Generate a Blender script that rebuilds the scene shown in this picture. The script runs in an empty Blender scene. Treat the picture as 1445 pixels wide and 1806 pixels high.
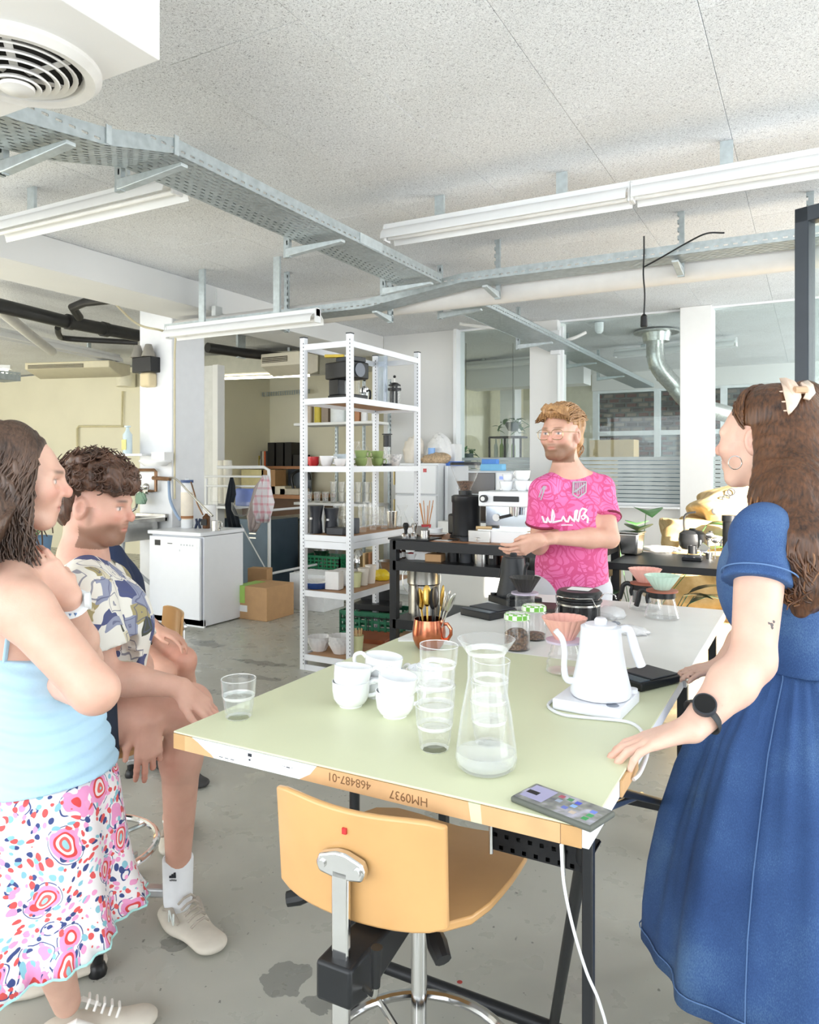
import bpy, bmesh, math, random
import numpy as np
from mathutils import Vector, Matrix, Euler
random.seed(7); np.random.seed(7)
S = bpy.context.scene
COL = S.collection
PI = math.pi
# ---------------------------------------------------------------- camera (world axes = room axes: X along the table front, Y along its length)
A = math.radians(28.4); FPX = 1320.0; CX = 722.5; HY = 820.0; HC = 1.45
cd = bpy.data.cameras.new('camera'); cam = bpy.data.objects.new('camera', cd); COL.objects.link(cam)
cam.location = (0, 0, HC); cam.rotation_euler = (PI/2, 0, A)
cd.sensor_fit = 'HORIZONTAL'; cd.sensor_width = 36.0; cd.lens = FPX/1445*36
cd.shift_y = -(903-HY)/1445; cd.clip_start = .02; cd.clip_end = 200
S.camera = cam
S.view_settings.view_transform = 'Standard'; S.view_settings.look = 'None'
S.view_settings.gamma = 1; S.view_settings.use_curve_mapping = False
S.view_settings.exposure = 0.35
# ---------------------------------------------------------------- world, sun, daylight at the windows
w = bpy.data.worlds.new('world'); S.world = w; w.use_nodes = True
bgn = w.node_tree.nodes['Background']; bgn.inputs[0].default_value = (.83, .92, 1, 1); bgn.inputs[1].default_value = 1.6
def sunlight():
    l = bpy.data.lights.new('sun', 'SUN'); l.energy = 30; l.angle = .009; l.color = (1, .93, .82)
    o = bpy.data.objects.new('sun', l); COL.objects.link(o); o.location = (8, 2, 6)
    o.rotation_euler = Vector((-.62, .62, -.26)).to_track_quat('-Z', 'Y').to_euler()
sunlight()
def area(name, loc, d, sx, sy, e, col=(1, 1, 1)):
    l = bpy.data.lights.new(name, 'AREA'); l.shape = 'RECTANGLE'; l.size = sx; l.size_y = sy; l.energy = e; l.color = col
    o = bpy.data.objects.new(name, l); COL.objects.link(o); o.location = loc
    o.rotation_euler = Vector(d).to_track_quat('-Z', 'Z').to_euler()
area('daylight_rear_window', (-2.5, -2.72, 1.75), (0, 1, .5), 9.5, 2.1, 215, (.93, .97, 1))  # aimed upward to brighten the ceiling
area('daylight_side_window', (2.62, 1.6, 1.8), (-1, 0, 0), 5.6, 1.9, 105, (.94, .975, 1))
area('kitchen_fill_light', (-11.5, -2.72, 1.75), (0, 1, .1), 7, 2.1, 140, (1, .99, .95))  # added fill at an unseen opening, brightens the kitchen side
area('daylight_side_window_far', (2.62, 6.2, 1.8), (-1, 0, 0), 2.8, 1.9, 110, (1, .99, .98))
area('daylight_office_window', (2.55, 11.5, 1.8), (-1, 0, 0), 5.0, 1.9, 170, (1, 1, 1))

# ---------------------------------------------------------------- pixel -> place
cA, sA = math.cos(A), math.sin(A)
def PD(x, y, d):
    X = (x-CX)*d/FPX
    return Vector((X*cA-d*sA, X*sA+d*cA, HC-(y-HY)*d/FPX))
def PZ(x, y, z): return PD(x, y, FPX*(HC-z)/(y-HY))
def PU(x, y, u):
    r = (x-CX)/FPX; return PD(x, y, u/(r*sA+cA))
def PV(x, y, v):
    r = (x-CX)/FPX; return PD(x, y, v/(r*cA-sA))
def CAM(X, d, z=0): return Vector((X*cA-d*sA, X*sA+d*cA, z))      # camera-frame direction -> room
# ---------------------------------------------------------------- materials
def hx(h):
    h = h.lstrip('#'); c = [int(h[i:i+2], 16)/255 for i in (0, 2, 4)]
    return tuple((x/12.92 if x <= .04045 else ((x+.055)/1.055)**2.4) for x in c)
def newmat(name):
    m = bpy.data.materials.new(name); m.use_nodes = True
    nt = m.node_tree; return m, nt, nt.nodes['Principled BSDF']
def N(nt, t, **k):
    n = nt.nodes.new('ShaderNode'+t)
    for a, b in k.items():
        if a.startswith('i_'):
            key = a[2:]
            n.inputs[int(key) if key.isdigit() else key.replace('_', ' ')].default_value = b
        else: setattr(n, a, b)
    return n
def L(nt, a, b): nt.links.new(a, b)
def coords(nt, kind='Object', scale=(1, 1, 1), rot=(0, 0, 0)):
    tc = N(nt, 'TexCoord'); mp = N(nt, 'Mapping'); mp.inputs['Scale'].default_value = scale; mp.inputs['Rotation'].default_value = rot
    L(nt, tc.outputs[kind], mp.inputs[0]); return mp.outputs[0]
def ramp(nt, src, stops, interp='LINEAR'):
    r = N(nt, 'ValToRGB'); r.color_ramp.interpolation = interp
    e = r.color_ramp.elements
    while len(e) < len(stops): e.new(.5)
    for i, (p, c) in enumerate(stops):
        e[i].position = p; e[i].color = (*c, 1) if len(c) == 3 else c
    L(nt, src, r.inputs[0]); return r.outputs[0]
def mixc(nt, f, a, b, mode='MIX'):
    n = N(nt, 'Mix', data_type='RGBA', blend_type=mode)
    for s, i in ((f, 0), (a, 6), (b, 7)):
        if hasattr(s, 'links'): L(nt, s, n.inputs[i])
        elif i == 0: n.inputs[0].default_value = s
        else: n.inputs[i].default_value = (*s, 1)
    return n.outputs[2]
def math_(nt, op, a, b=None):
    n = N(nt, 'Math', operation=op)
    for i, s in enumerate((a, b)):
        if s is None: continue
        if hasattr(s, 'links'): L(nt, s, n.inputs[i])
        else: n.inputs[i].default_value = s
    return n.outputs[0]
def bumpn(nt, bs, h, strength=.3, dist=.01):
    b = N(nt, 'Bump'); b.inputs['Strength'].default_value = strength; b.inputs['Distance'].default_value = dist
    L(nt, h, b.inputs['Height']); L(nt, b.outputs[0], bs.inputs['Normal'])
MC = {}
def M(name, col, rough=.5, metal=0, var=.05, scale=12, bump=0, bscale=90, coat=0, trans=0, ior=1.45, sss=0):
    if name in MC: return MC[name]
    m, nt, bs = newmat(name); c = hx(col) if isinstance(col, str) else col
    nz = N(nt, 'TexNoise'); nz.inputs['Scale'].default_value = scale; nz.inputs['Detail'].default_value = 4
    L(nt, coords(nt), nz.inputs[0])
    a = tuple(min(1, x*(1-var)) for x in c); b = tuple(min(1, x*(1+var)) for x in c)
    L(nt, ramp(nt, nz.outputs[0], [(.3, a), (.7, b)]), bs.inputs['Base Color'])
    bs.inputs['Roughness'].default_value = rough; bs.inputs['Metallic'].default_value = metal
    bs.inputs['Coat Weight'].default_value = coat; bs.inputs['Transmission Weight'].default_value = trans; bs.inputs['IOR'].default_value = ior
    if bump:
        n2 = N(nt, 'TexNoise'); n2.inputs['Scale'].default_value = bscale; n2.inputs['Detail'].default_value = 3
        L(nt, coords(nt), n2.inputs[0]); bumpn(nt, bs, n2.outputs[0], bump, .004)
    MC[name] = m; return m
def thin_glass(name, tint='#f2f8f8', lo=.03, hi=.75, rough=.02, body=0.0, bodycol='#e6efee'):
    """thin clear wall: looks through, mirrors and is whitened at grazing angles"""
    if name in MC: return MC[name]
    m, nt, bs = newmat(name)
    tr = N(nt, 'BsdfTransparent'); tr.inputs[0].default_value = (*hx(tint), 1)
    gl = N(nt, 'BsdfGlossy'); gl.inputs['Roughness'].default_value = rough
    lw = N(nt, 'LayerWeight'); lw.inputs[0].default_value = .35
    f = N(nt, 'MapRange'); L(nt, lw.outputs['Facing'], f.inputs[0]); f.inputs[3].default_value = lo; f.inputs[4].default_value = hi
    p = math_(nt, 'POWER', lw.outputs['Facing'], 2.8); L(nt, p, f.inputs[0])
    de = N(nt, 'BsdfDiffuse'); de.inputs[0].default_value = (.9, .94, .94, 1); ge = N(nt, 'MixShader'); ge.inputs[0].default_value = .38; L(nt, gl.outputs[0], ge.inputs[1]); L(nt, de.outputs[0], ge.inputs[2])  # diffuse white at grazing angles imitates refracted window light
    mx = N(nt, 'MixShader'); L(nt, f.outputs[0], mx.inputs[0]); L(nt, tr.outputs[0], mx.inputs[1]); L(nt, ge.outputs[0], mx.inputs[2])
    out = mx.outputs[0]
    nz = N(nt, 'TexNoise'); nz.inputs['Scale'].default_value = 6; L(nt, coords(nt), nz.inputs[0])
    df = N(nt, 'BsdfDiffuse'); df.inputs[0].default_value = (*hx(bodycol), 1)
    m2 = N(nt, 'MixShader'); L(nt, math_(nt, 'MULTIPLY', math_(nt, 'ADD', nz.outputs[0], .5), body), m2.inputs[0]); L(nt, out, m2.inputs[1]); L(nt, df.outputs[0], m2.inputs[2])
    L(nt, m2.outputs[0], nt.nodes['Material Output'].inputs[0])
    MC[name] = m; return m
def emit(name, col, s):
    if name in MC: return MC[name]
    m, nt, bs = newmat(name); bs.inputs['Base Color'].default_value = (*hx(col), 1)
    bs.inputs['Emission Color'].default_value = (*hx(col), 1); bs.inputs['Emission Strength'].default_value = s
    MC[name] = m; return m
# ---------------------------------------------------------------- mesh builder
class MB:
    def __init__(s): s.v = []; s.f = []
    def add(s, vs, fs):
        o = len(s.v); s.v += [tuple(p) for p in vs]; s.f += [tuple(i+o for i in f) for f in fs]; return s
    def box(s, x0, x1, y0, y1, z0, z1):
        return s.add([(x, y, z) for x in (x0, x1) for y in (y0, y1) for z in (z0, z1)],
                     [(0, 1, 3, 2), (4, 6, 7, 5), (0, 4, 5, 1), (2, 3, 7, 6), (0, 2, 6, 4), (1, 5, 7, 3)])
    def obox(s, c, sz, R=None):
        R = R or Matrix.Identity(3); c = Vector(c)
        return s.add([c+R@Vector((x*sz[0]/2, y*sz[1]/2, z*sz[2]/2)) for x in (-1, 1) for y in (-1, 1) for z in (-1, 1)],
                     [(0, 1, 3, 2), (4, 6, 7, 5), (0, 4, 5, 1), (2, 3, 7, 6), (0, 2, 6, 4), (1, 5, 7, 3)])
    def hexa(s, p8): return s.add(p8, [(0, 1, 3, 2), (4, 6, 7, 5), (0, 4, 5, 1), (2, 3, 7, 6), (0, 2, 6, 4), (1, 5, 7, 3)])
    def bar(s, p0, p1, wx, wz, up=(0, 0, 1)):
        p0, p1 = Vector(p0), Vector(p1); d = (p1-p0); l = d.length; d.normalize(); u = Vector(up)
        if abs(d.dot(u)) > .98: u = Vector((0, 1, 0))
        x = d.cross(u).normalized(); z = x.cross(d)
        return s.obox((p0+p1)/2, (wx, l, wz), Matrix((x, d, z)).transposed())
    def tube(s, pts, r, n=8, closed=False, cap=True, flat=None):
        pts = [Vector(p) for p in pts]; k = len(pts); rs = r if isinstance(r, (list, tuple)) else [r]*k
        vs = []; prev = None
        for i, p in enumerate(pts):
            a = pts[(i-1) % k] if (closed or i > 0) else p; b = pts[(i+1) % k] if (closed or i < k-1) else p
            t = (b-a).normalized() if (b-a).length > 1e-9 else Vector((0, 0, 1))
            if prev is None:
                h = Vector((0, 0, 1)) if abs(t.z) < .9 else Vector((1, 0, 0)); x = t.cross(h).normalized()
            else:
                x = prev-t*prev.dot(t); x = x.normalized() if x.length > 1e-6 else t.orthogonal().normalized()
            prev = x; y = t.cross(x)
            for j in range(n):
                q = 2*PI*j/n; yy = math.sin(q)*(flat or 1)
                vs.append(p+(x*math.cos(q)+y*yy)*rs[i])
        fs = []
        for i in range(k if closed else k-1):
            for j in range(n):
                a0 = i*n+j; b0 = i*n+(j+1) % n; a1 = ((i+1) % k)*n+j; b1 = ((i+1) % k)*n+(j+1) % n
                fs.append((a0, a1, b1, b0))
        if cap and not closed: fs += [tuple(range(n)), tuple(range((k-1)*n, k*n))[::-1]]
        return s.add(vs, fs)
    def cyl(s, p0, p1, r0, r1=None, n=16): return s.tube([p0, p1], [r0, r0 if r1 is None else r1], n)
    def lathe(s, prof, n=28, c=(0, 0, 0), fn=None, sx=1, sy=1):
        vs = []; fs = []; rows = []
        for (r, z) in prof:
            row = []
            if r < 1e-6: row = [len(vs)]*n; vs.append((c[0], c[1], c[2]+z))
            else:
                for j in range(n):
                    a = 2*PI*j/n; rr = r*(fn(a, z) if fn else 1)
                    row.append(len(vs)); vs.append((c[0]+rr*math.cos(a)*sx, c[1]+rr*math.sin(a)*sy, c[2]+z))
            rows.append(row)
        for i in range(len(rows)-1):
            for j in range(n):
                q = [rows[i][j], rows[i][(j+1) % n], rows[i+1][(j+1) % n], rows[i+1][j]]; o = []
                for t in q:
                    if t not in o: o.append(t)
                if len(o) >= 3: fs.append(tuple(o))
        return s.add(vs, fs)
    def prism(s, poly, a, b, axis='z'):
        n = len(poly)
        def m(p, t): return {'z': (p[0], p[1], t), 'y': (p[0], t, p[1]), 'x': (t, p[0], p[1])}[axis]
        vs = [m(p, a) for p in poly]+[m(p, b) for p in poly]
        return s.add(vs, [tuple(range(n))[::-1], tuple(range(n, 2*n))]+[(i, (i+1) % n, (i+1) % n+n, i+n) for i in range(n)])
    def sphere(s, c, r, n=12, sc=(1, 1, 1)):
        pr = [(math.sin(PI*i/n)*r, -math.cos(PI*i/n)*r) for i in range(n+1)]; m = MB(); m.lathe(pr, n*2)
        return s.add([(c[0]+p[0]*sc[0], c[1]+p[1]*sc[1], c[2]+p[2]*sc[2]) for p in m.v], m.f)
    def xf(s, mat): s.v = [tuple(mat@Vector(p)) for p in s.v]; return s
    def build(s, name, mat, parent=None, bev=0, ang=35, loc=None, rz=0, seg=2):
        me = bpy.data.meshes.new(name); me.from_pydata(s.v, [], s.f); me.validate()
        bm = bmesh.new(); bm.from_mesh(me); bmesh.ops.recalc_face_normals(bm, faces=bm.faces); bm.to_mesh(me); bm.free()
        me.polygons.foreach_set('use_smooth', [True]*len(me.polygons)); me.set_sharp_from_angle(angle=math.radians(ang))
        me.materials.append(mat)
        o = bpy.data.objects.new(name, me); COL.objects.link(o)
        if parent: o.parent = parent
        if loc is not None: o.location = loc
        if rz: o.rotation_euler = (0, 0, rz)
        if bev:
            b = o.modifiers.new('bevel', 'BEVEL'); b.width = bev; b.segments = seg; b.limit_method = 'ANGLE'; b.angle_limit = math.radians(40)
        return o
def tag(o, label, cat, group=None):
    o['label'] = label; o['category'] = cat
    if group: o['group'] = group
    return o
def thing(name, label, cat, loc=(0, 0, 0), rz=0, group=None):
    o = bpy.data.objects.new(name, None); COL.objects.link(o); o.location = loc; o.rotation_euler = (0, 0, rz)
    o.empty_display_size = .05
    return tag(o, label, cat, group)
def struct(o): o['kind'] = 'structure'; return o
def copy_tree(o, parent=None, loc=None, rz=None, label=None, group=None):
    c = o.copy(); COL.objects.link(c); c.parent = parent
    for ch in list(o.children): copy_tree(ch, c)
    if loc is not None: c.location = loc
    if rz is not None: c.rotation_euler = (0, 0, rz)
    if label: c['label'] = label
    if group: c['group'] = group
    return c
def arc(c, r, a0, a1, n, plane='xy'):
    out = []
    for i in range(n+1):
        a = a0+(a1-a0)*i/n; p, q = r*math.cos(a), r*math.sin(a)
        out.append(Vector(c)+Vector({'xy': (p, q, 0), 'xz': (p, 0, q), 'yz': (0, p, q)}[plane]))
    return out
def smooth_path(pts, n=6):
    """Catmull-Rom through pts"""
    P = [Vector(p) for p in pts]; P = [P[0]*2-P[1]]+P+[P[-1]*2-P[-2]]; out = []
    for i in range(1, len(P)-2):
        for j in range(n):
            t = j/n; a, b, c, d = P[i-1], P[i], P[i+1], P[i+2]
            out.append(.5*((2*b)+(c-a)*t+(2*a-5*b+4*c-d)*t*t+(3*b-a-3*c+d)*t**3))
    out.append(P[-2]); return out
def txt(body, size, mat, parent, loc, rot, name='lettering', ext=.0004, align='CENTER', sx=1):
    cu = bpy.data.curves.new(name, 'FONT'); cu.body = body; cu.size = size; cu.extrude = ext; cu.align_x = align; cu.align_y = 'CENTER'
    o = bpy.data.objects.new(name, cu); COL.objects.link(o)
    dg = bpy.context.evaluated_depsgraph_get(); me = bpy.data.meshes.new_from_object(o.evaluated_get(dg))
    bpy.data.objects.remove(o); o = bpy.data.objects.new(name, me); COL.objects.link(o); me.materials.append(mat)
    if parent: o.parent = parent
    o.location = loc; o.rotation_euler = rot; o.scale = (sx, 1, 1); return o
# ---------------------------------------------------------------- common materials
WHITE = M('white_paint', '#e9e9e6', .55, var=.02, scale=3)
WHITEGL = M('white_enamel', '#f1f3f5', .25, var=.015, scale=4)
PORC = M('white_porcelain', '#f4f6f8', .12, var=.01, coat=.4)
GALV = M('galvanised_steel', '#c3ccce', .42, .55, var=.10, scale=30)
STEEL = M('brushed_steel', '#c9c8c4', .26, 1, var=.06, scale=25)
CHROME = M('chrome', '#dcdcdc', .08, 1, var=.03)
BLACK = M('black_plastic', '#17181a', .38, var=.15)
BLKM = M('black_powder_coat', '#1b1d20', .42, var=.12)
DARK = M('dark_grey_plastic', '#34373c', .45, var=.1)
KRAFT = M('cardboard', '#c39b70', .75, var=.06, bump=.1)
PAPER = M('paper', '#efefee', .7, var=.03)
GLASS = thin_glass('clear_glass', '#ffffff', lo=.02, hi=.8, body=.008, bodycol='#ffffff')
PANE = thin_glass('window_glass', '#f8fcfb', lo=.03, hi=.35, body=.004)
cy = S.cycles
cy.max_bounces = 8; cy.diffuse_bounces = 4; cy.glossy_bounces = 3; cy.transmission_bounces = 6; cy.transparent_max_bounces = 24
cy.caustics_reflective = False; cy.caustics_refractive = False
# ================================================================ the room
CEIL = 3.05
def m_floor():
    m, nt, bs = newmat('worn_concrete'); co = coords(nt)
    n1 = N(nt, 'TexNoise'); n1.inputs['Scale'].default_value = 1.1; n1.inputs['Detail'].default_value = 6; L(nt, co, n1.inputs[0])
    base = ramp(nt, n1.outputs[0], [(.3, hx('#a3a39a')), (.55, hx('#b3b3aa')), (.75, hx('#bfbfb7'))])
    n2 = N(nt, 'TexNoise'); n2.inputs['Scale'].default_value = 3.1; n2.inputs['Detail'].default_value = 5; n2.inputs['Roughness'].default_value = .62; L(nt, co, n2.inputs[0])
    st = ramp(nt, n2.outputs[0], [(.625, (0, 0, 0)), (.645, (1, 1, 1))])
    n4 = N(nt, 'TexNoise'); n4.inputs['Scale'].default_value = .7; L(nt, co, n4.inputs[0])
    st = math_(nt, 'MULTIPLY', st, ramp(nt, n4.outputs[0], [(.42, (0, 0, 0)), (.55, (1, 1, 1))]))
    c = mixc(nt, math_(nt, 'MULTIPLY', st, .75), base, hx('#6f6f6a'))
    n3 = N(nt, 'TexNoise'); n3.inputs['Scale'].default_value = 38; n3.inputs['Detail'].default_value = 3; L(nt, co, n3.inputs[0])
    sp = ramp(nt, n3.outputs[0], [(.70, (0, 0, 0)), (.73, (1, 1, 1))])
    c = mixc(nt, math_(nt, 'MULTIPLY', sp, .7), c, hx('#4a4a46'))
    spx = N(nt, 'SeparateXYZ'); L(nt, co, spx.inputs[0]); n6 = N(nt, 'TexNoise'); n6.inputs['Scale'].default_value = 9; n6.inputs['Detail'].default_value = 5; L(nt, co, n6.inputs[0])
    for (px, py, rx, ry) in ((500, 1722, .10, .085), (312, 1666, .05, .04), (570, 1768, .06, .05), (365, 1135, .22, .10), (470, 1170, .25, .07), (455, 1195, .2, .05)):
        q = PZ(px, py, 0); dx = math_(nt, 'DIVIDE', math_(nt, 'SUBTRACT', spx.outputs[0], q.x), rx); dy = math_(nt, 'DIVIDE', math_(nt, 'SUBTRACT', spx.outputs[1], q.y), ry)
        r2 = math_(nt, 'SQRT', math_(nt, 'ADD', math_(nt, 'MULTIPLY', dx, dx), math_(nt, 'MULTIPLY', dy, dy))); e = math_(nt, 'ADD', r2, math_(nt, 'MULTIPLY', math_(nt, 'SUBTRACT', n6.outputs[0], .5), 2.6))
        c = mixc(nt, math_(nt, 'MULTIPLY', math_(nt, 'LESS_THAN', e, .8), .8), c, hx('#7b7c77'))
    q = PZ(811, 1732, 0); dx = math_(nt, 'SUBTRACT', spx.outputs[0], q.x); dy = math_(nt, 'SUBTRACT', spx.outputs[1], q.y); e = math_(nt, 'ADD', math_(nt, 'SQRT', math_(nt, 'ADD', math_(nt, 'MULTIPLY', dx, dx), math_(nt, 'MULTIPLY', dy, dy))), math_(nt, 'MULTIPLY', n6.outputs[0], .006)); c = mixc(nt, math_(nt, 'LESS_THAN', e, .010), c, hx('#a83a36'))
    L(nt, c, bs.inputs['Base Color'])
    n5 = N(nt, 'TexNoise'); n5.inputs['Scale'].default_value = 9; n5.inputs['Detail'].default_value = 4; L(nt, co, n5.inputs[0])
    L(nt, ramp(nt, n5.outputs[0], [(.3, (.22,)*3), (.7, (.42,)*3)]), bs.inputs['Roughness'])
    bumpn(nt, bs, n5.outputs[0], .08, .004); return m
FLOORM = m_floor()
PANELB = M('divider_blue', '#5f7080', .6)
def m_ceiling():
    m, nt, bs = newmat('wood_wool_board'); co = coords(nt)
    nz = N(nt, 'TexNoise'); nz.inputs['Scale'].default_value = 45; nz.inputs['Detail'].default_value = 2; L(nt, co, nz.inputs[0])
    mx = N(nt, 'Mix', data_type='VECTOR'); mx.inputs[0].default_value = .03; L(nt, co, mx.inputs[4]); L(nt, nz.outputs['Color'], mx.inputs[5])
    hs = []
    for i, (sc, r) in enumerate((((80, 380, 60), .5), ((380, 80, 60), .9), ((180, 300, 60), 2.2))):
        mp = N(nt, 'Mapping'); mp.inputs['Scale'].default_value = sc; mp.inputs['Rotation'].default_value = (0, 0, r); L(nt, mx.outputs[1], mp.inputs[0])
        t = N(nt, 'TexNoise'); t.inputs['Scale'].default_value = 1; t.inputs['Detail'].default_value = 1.5; L(nt, mp.outputs[0], t.inputs[0]); hs.append(t.outputs[0])
    h = math_(nt, 'MINIMUM', math_(nt, 'MAXIMUM', hs[0], hs[1]), math_(nt, 'ADD', hs[2], .12))
    c = ramp(nt, h, [(.40, hx('#96969a')), (.47, hx('#dfe1e4')), (.58, hx('#f8fafc'))])
    big = N(nt, 'TexNoise'); big.inputs['Scale'].default_value = 1.3; big.inputs['Detail'].default_value = 3; L(nt, co, big.inputs[0])
    c = mixc(nt, 1.0, c, ramp(nt, big.outputs[0], [(.3, (.90, .895, .885)), (.65, (1, 1, 1))]), 'MULTIPLY')
    L(nt, c, bs.inputs['Base Color']); bs.inputs['Roughness'].default_value = .9
    bumpn(nt, bs, h, .6, .004); return m
CEILM = m_ceiling()
WALLM = M('white_wall', '#e4e4e2', .7, var=.02, scale=2)
YELLOW = M('cream_wall', '#ebe6cf', .75, var=.03, scale=1.5)
struct(MB().box(-16, 3.2, -3.2, 17, -.12, 0).build('floor', FLOORM))
cl = struct(MB().box(-16, 3.2, -3.2, 17, CEIL+.03, CEIL+.2).build('ceiling', CEILM))
pm = MB().box(.001, .637, .001, 1.249, 0, .03)
first = None
for i in range(-13, 5):
    for j in range(-1, 11):
        x = -.354+i*.638; y = .31+j*1.25+(.62 if i % 2 else 0)
        if first is None: first = pm.build('ceiling_panel', CEILM, cl, bev=.001, seg=1); o = first
        else: o = first.copy(); COL.objects.link(o)
        o.location = (x, y, CEIL+random.uniform(0, .0015))
struct(MB().box(-5.28, -4.72, -3, 8.05, 2.82, CEIL).build('beam_ceiling', WALLM, bev=.006))
bm_ = MB().box(-4.721, -4.7185, 2.78, 2.786, 2.82, CEIL).build('joint_line', M('joint_grey', '#9a9a96', .8), bpy.data.objects['beam_ceiling'])
MB().box(-5.28, -4.72, 2.78, 2.786, 2.8185, 2.82).build('joint_line', MC['joint_grey'], bpy.data.objects['beam_ceiling'])
struct(MB().box(-4.72, -3.74, 8.05, 8.2, 0, CEIL).build('wall_back', WALLM))
struct(MB().box(-3.74, -3.70, 8.0, 8.24, 0, CEIL).build('trim_1', WHITEGL))
struct(MB().box(-16, -8.9, 8.6, 8.8, 0, CEIL).build('wall_kitchen', YELLOW))
struct(MB().box(-9.0, -8.9, 8.8, 11, 0, CEIL).build('wall_return', YELLOW))
struct(MB().box(-9.0, -4.9, 11, 11.2, 0, CEIL).build('wall_store', YELLOW))
struct(MB().box(-16.1, -16, -3, 9, 0, CEIL).build('wall_left', YELLOW))
struct(MB().box(-4.9, -4.74, 8.2, 13.2, 0, CEIL).build('wall_side', M('office_cream', '#d5d0b4', .75)))
struct(MB().box(-5.88, -5.44, 5.25, 5.69, 0, CEIL).build('column_1', M('column_white', '#eceef2', .5, var=.02), bev=.008))
p = PU(375, 700, 6.6); q = PU(384, 700, 6.6)
struct(MB().box(p.x, q.x, 6.6, 6.72, 0, 2.62).build('trim_2', WHITE, bev=.004))
p0 = PU(360, 700, 6.66)
struct(MB().box(p0.x-.1, p.x, 6.64, 6.7, 0, 2.62).build('wall_stub', M('grey_wall', '#d9dad6', .7)))
struct(MB().box(-2.80, -2.48, 8.0, 8.34, 0, CEIL).build('column_2', WALLM, bev=.006))
struct(MB().box(-1.20, -.90, 8.0, 8.34, 0, CEIL).build('column_3', M('column_bright', '#f2f2f0', .5, var=.01), bev=.006))
# glazed partition at y = 8.1
struct(MB().box(-3.7, 3.0, 8.06, 8.18, 0, 1.02).build('wall_parapet', WALLM))
FROST = thin_glass('frosted_film', '#c9d3d2', lo=.25, hi=.5, rough=.5, body=.55, bodycol='#cfd8d8')
for i, (a, b) in enumerate(((-3.70, -2.80), (-2.48, -1.20), (-.90, 2.6))):
    wi = MB().box(a, b, 8.115, 8.125, 1.05, CEIL).build('window_%d' % (i+1), PANE); struct(wi)
    fr = MB().box(a, b, 8.08, 8.16, 1.02, 1.05).box(a, b, 8.09, 8.15, CEIL-.02, CEIL).build('window_frame', WHITEGL, wi)
    MB().box(a, b, 7.95, 8.10, 1.0, 1.02).build('window_sill', WHITEGL, wi, bev=.003)
    sm = None
    for k in range(11):
        if sm is None: sm = MB().box(a+.01, b-.01, 8.108, 8.113, 0, .036).build('frosted_stripe', FROST, wi); o = sm
        else: o = sm.copy(); COL.objects.link(o)
        o.location = (0, 0, 1.06+k*.044)
# unseen sides of the room: window walls behind and to the side of the camera
SOL = M('plain_wall', '#dcdad4', .8)
struct(MB().box(2.7, 2.9, -3, 8.1, 0, .85).box(2.7, 2.9, -3, 8.1, 2.82, CEIL).box(2.7, 2.9, 4.45, 4.75, .85, 2.82).box(2.7, 2.9, 7.7, 8.1, .85, 2.82).box(2.7, 2.9, -3, -1.3, .85, 2.82)
       .box(2.7, 2.9, 8.1, 17, 0, .85).box(2.7, 2.9, 8.1, 17, 2.78, CEIL).build('wall_right', SOL))
struct(MB().box(-16, 2.9, -3.1, -2.9, 0, .7).box(-16, 2.9, -3.1, -2.9, 2.85, CEIL).box(-16, -15, -3.1, -2.9, .7, 2.85).box(-8, -7.3, -3.1, -2.9, .7, 2.85).box(2.3, 2.9, -3.1, -2.9, .7, 2.85).build('wall_rear', SOL))
struct(MB().prism([(2.9, 1.25), (9, -4.85), (9, -9), (2.9, -9)], 3.06, 3.2).build('sun_blocker', SOL)); struct(MB().prism([(2.9, 3.0), (9, -3.1), (14, -3.1), (14, 17), (2.9, 17)], 3.06, 3.2).build('sun_blocker_far', SOL))  # unseen slabs added outside; the gap between them aims sun at the sacks
# office beyond the glass
struct(MB().box(-4.74, -3.45, 13.2, 13.35, 0, CEIL).build('wall_office', M('office_wall', '#cfccb8', .8)))
FRM = M('window_frame_white', '#e6eaec', .4)
wf = MB()
xs = [-3.4, -2.35, -1.3, -.25, .8, 1.9]
for x in xs: wf.box(x-.05, x+.05, 13.2, 13.3, .9, 2.75)
for z in (.9, 2.0, 2.75): wf.box(-3.45, 2.9, 13.21, 13.29, z-.04, z+.04)
wi = MB().box(-3.4, 2.7, 13.245, 13.25, .9, 2.75).build('window_4', PANE); struct(wi); wf.build('window_frame', FRM, wi)
struct(MB().box(-3.45, 2.9, 13.15, 13.35, 0, .9).box(-3.45, 2.9, 13.15, 13.35, 2.75, CEIL).build('wall_office_window', WALLM))
struct(MB().box(-4.74, -2.9, 10.6, 11.0, 2.62, CEIL).build('beam_office', WALLM))
struct(MB().box(-4.45, -4.2, 11.3, 11.6, 0, CEIL).build('column_office', WALLM))
p = PU(880, 760, 12.2)
struct(MB().box(p.x-.12, p.x+.12, 12.2, 12.4, 0, CEIL).build('column_office_slim', WALLM))
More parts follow.
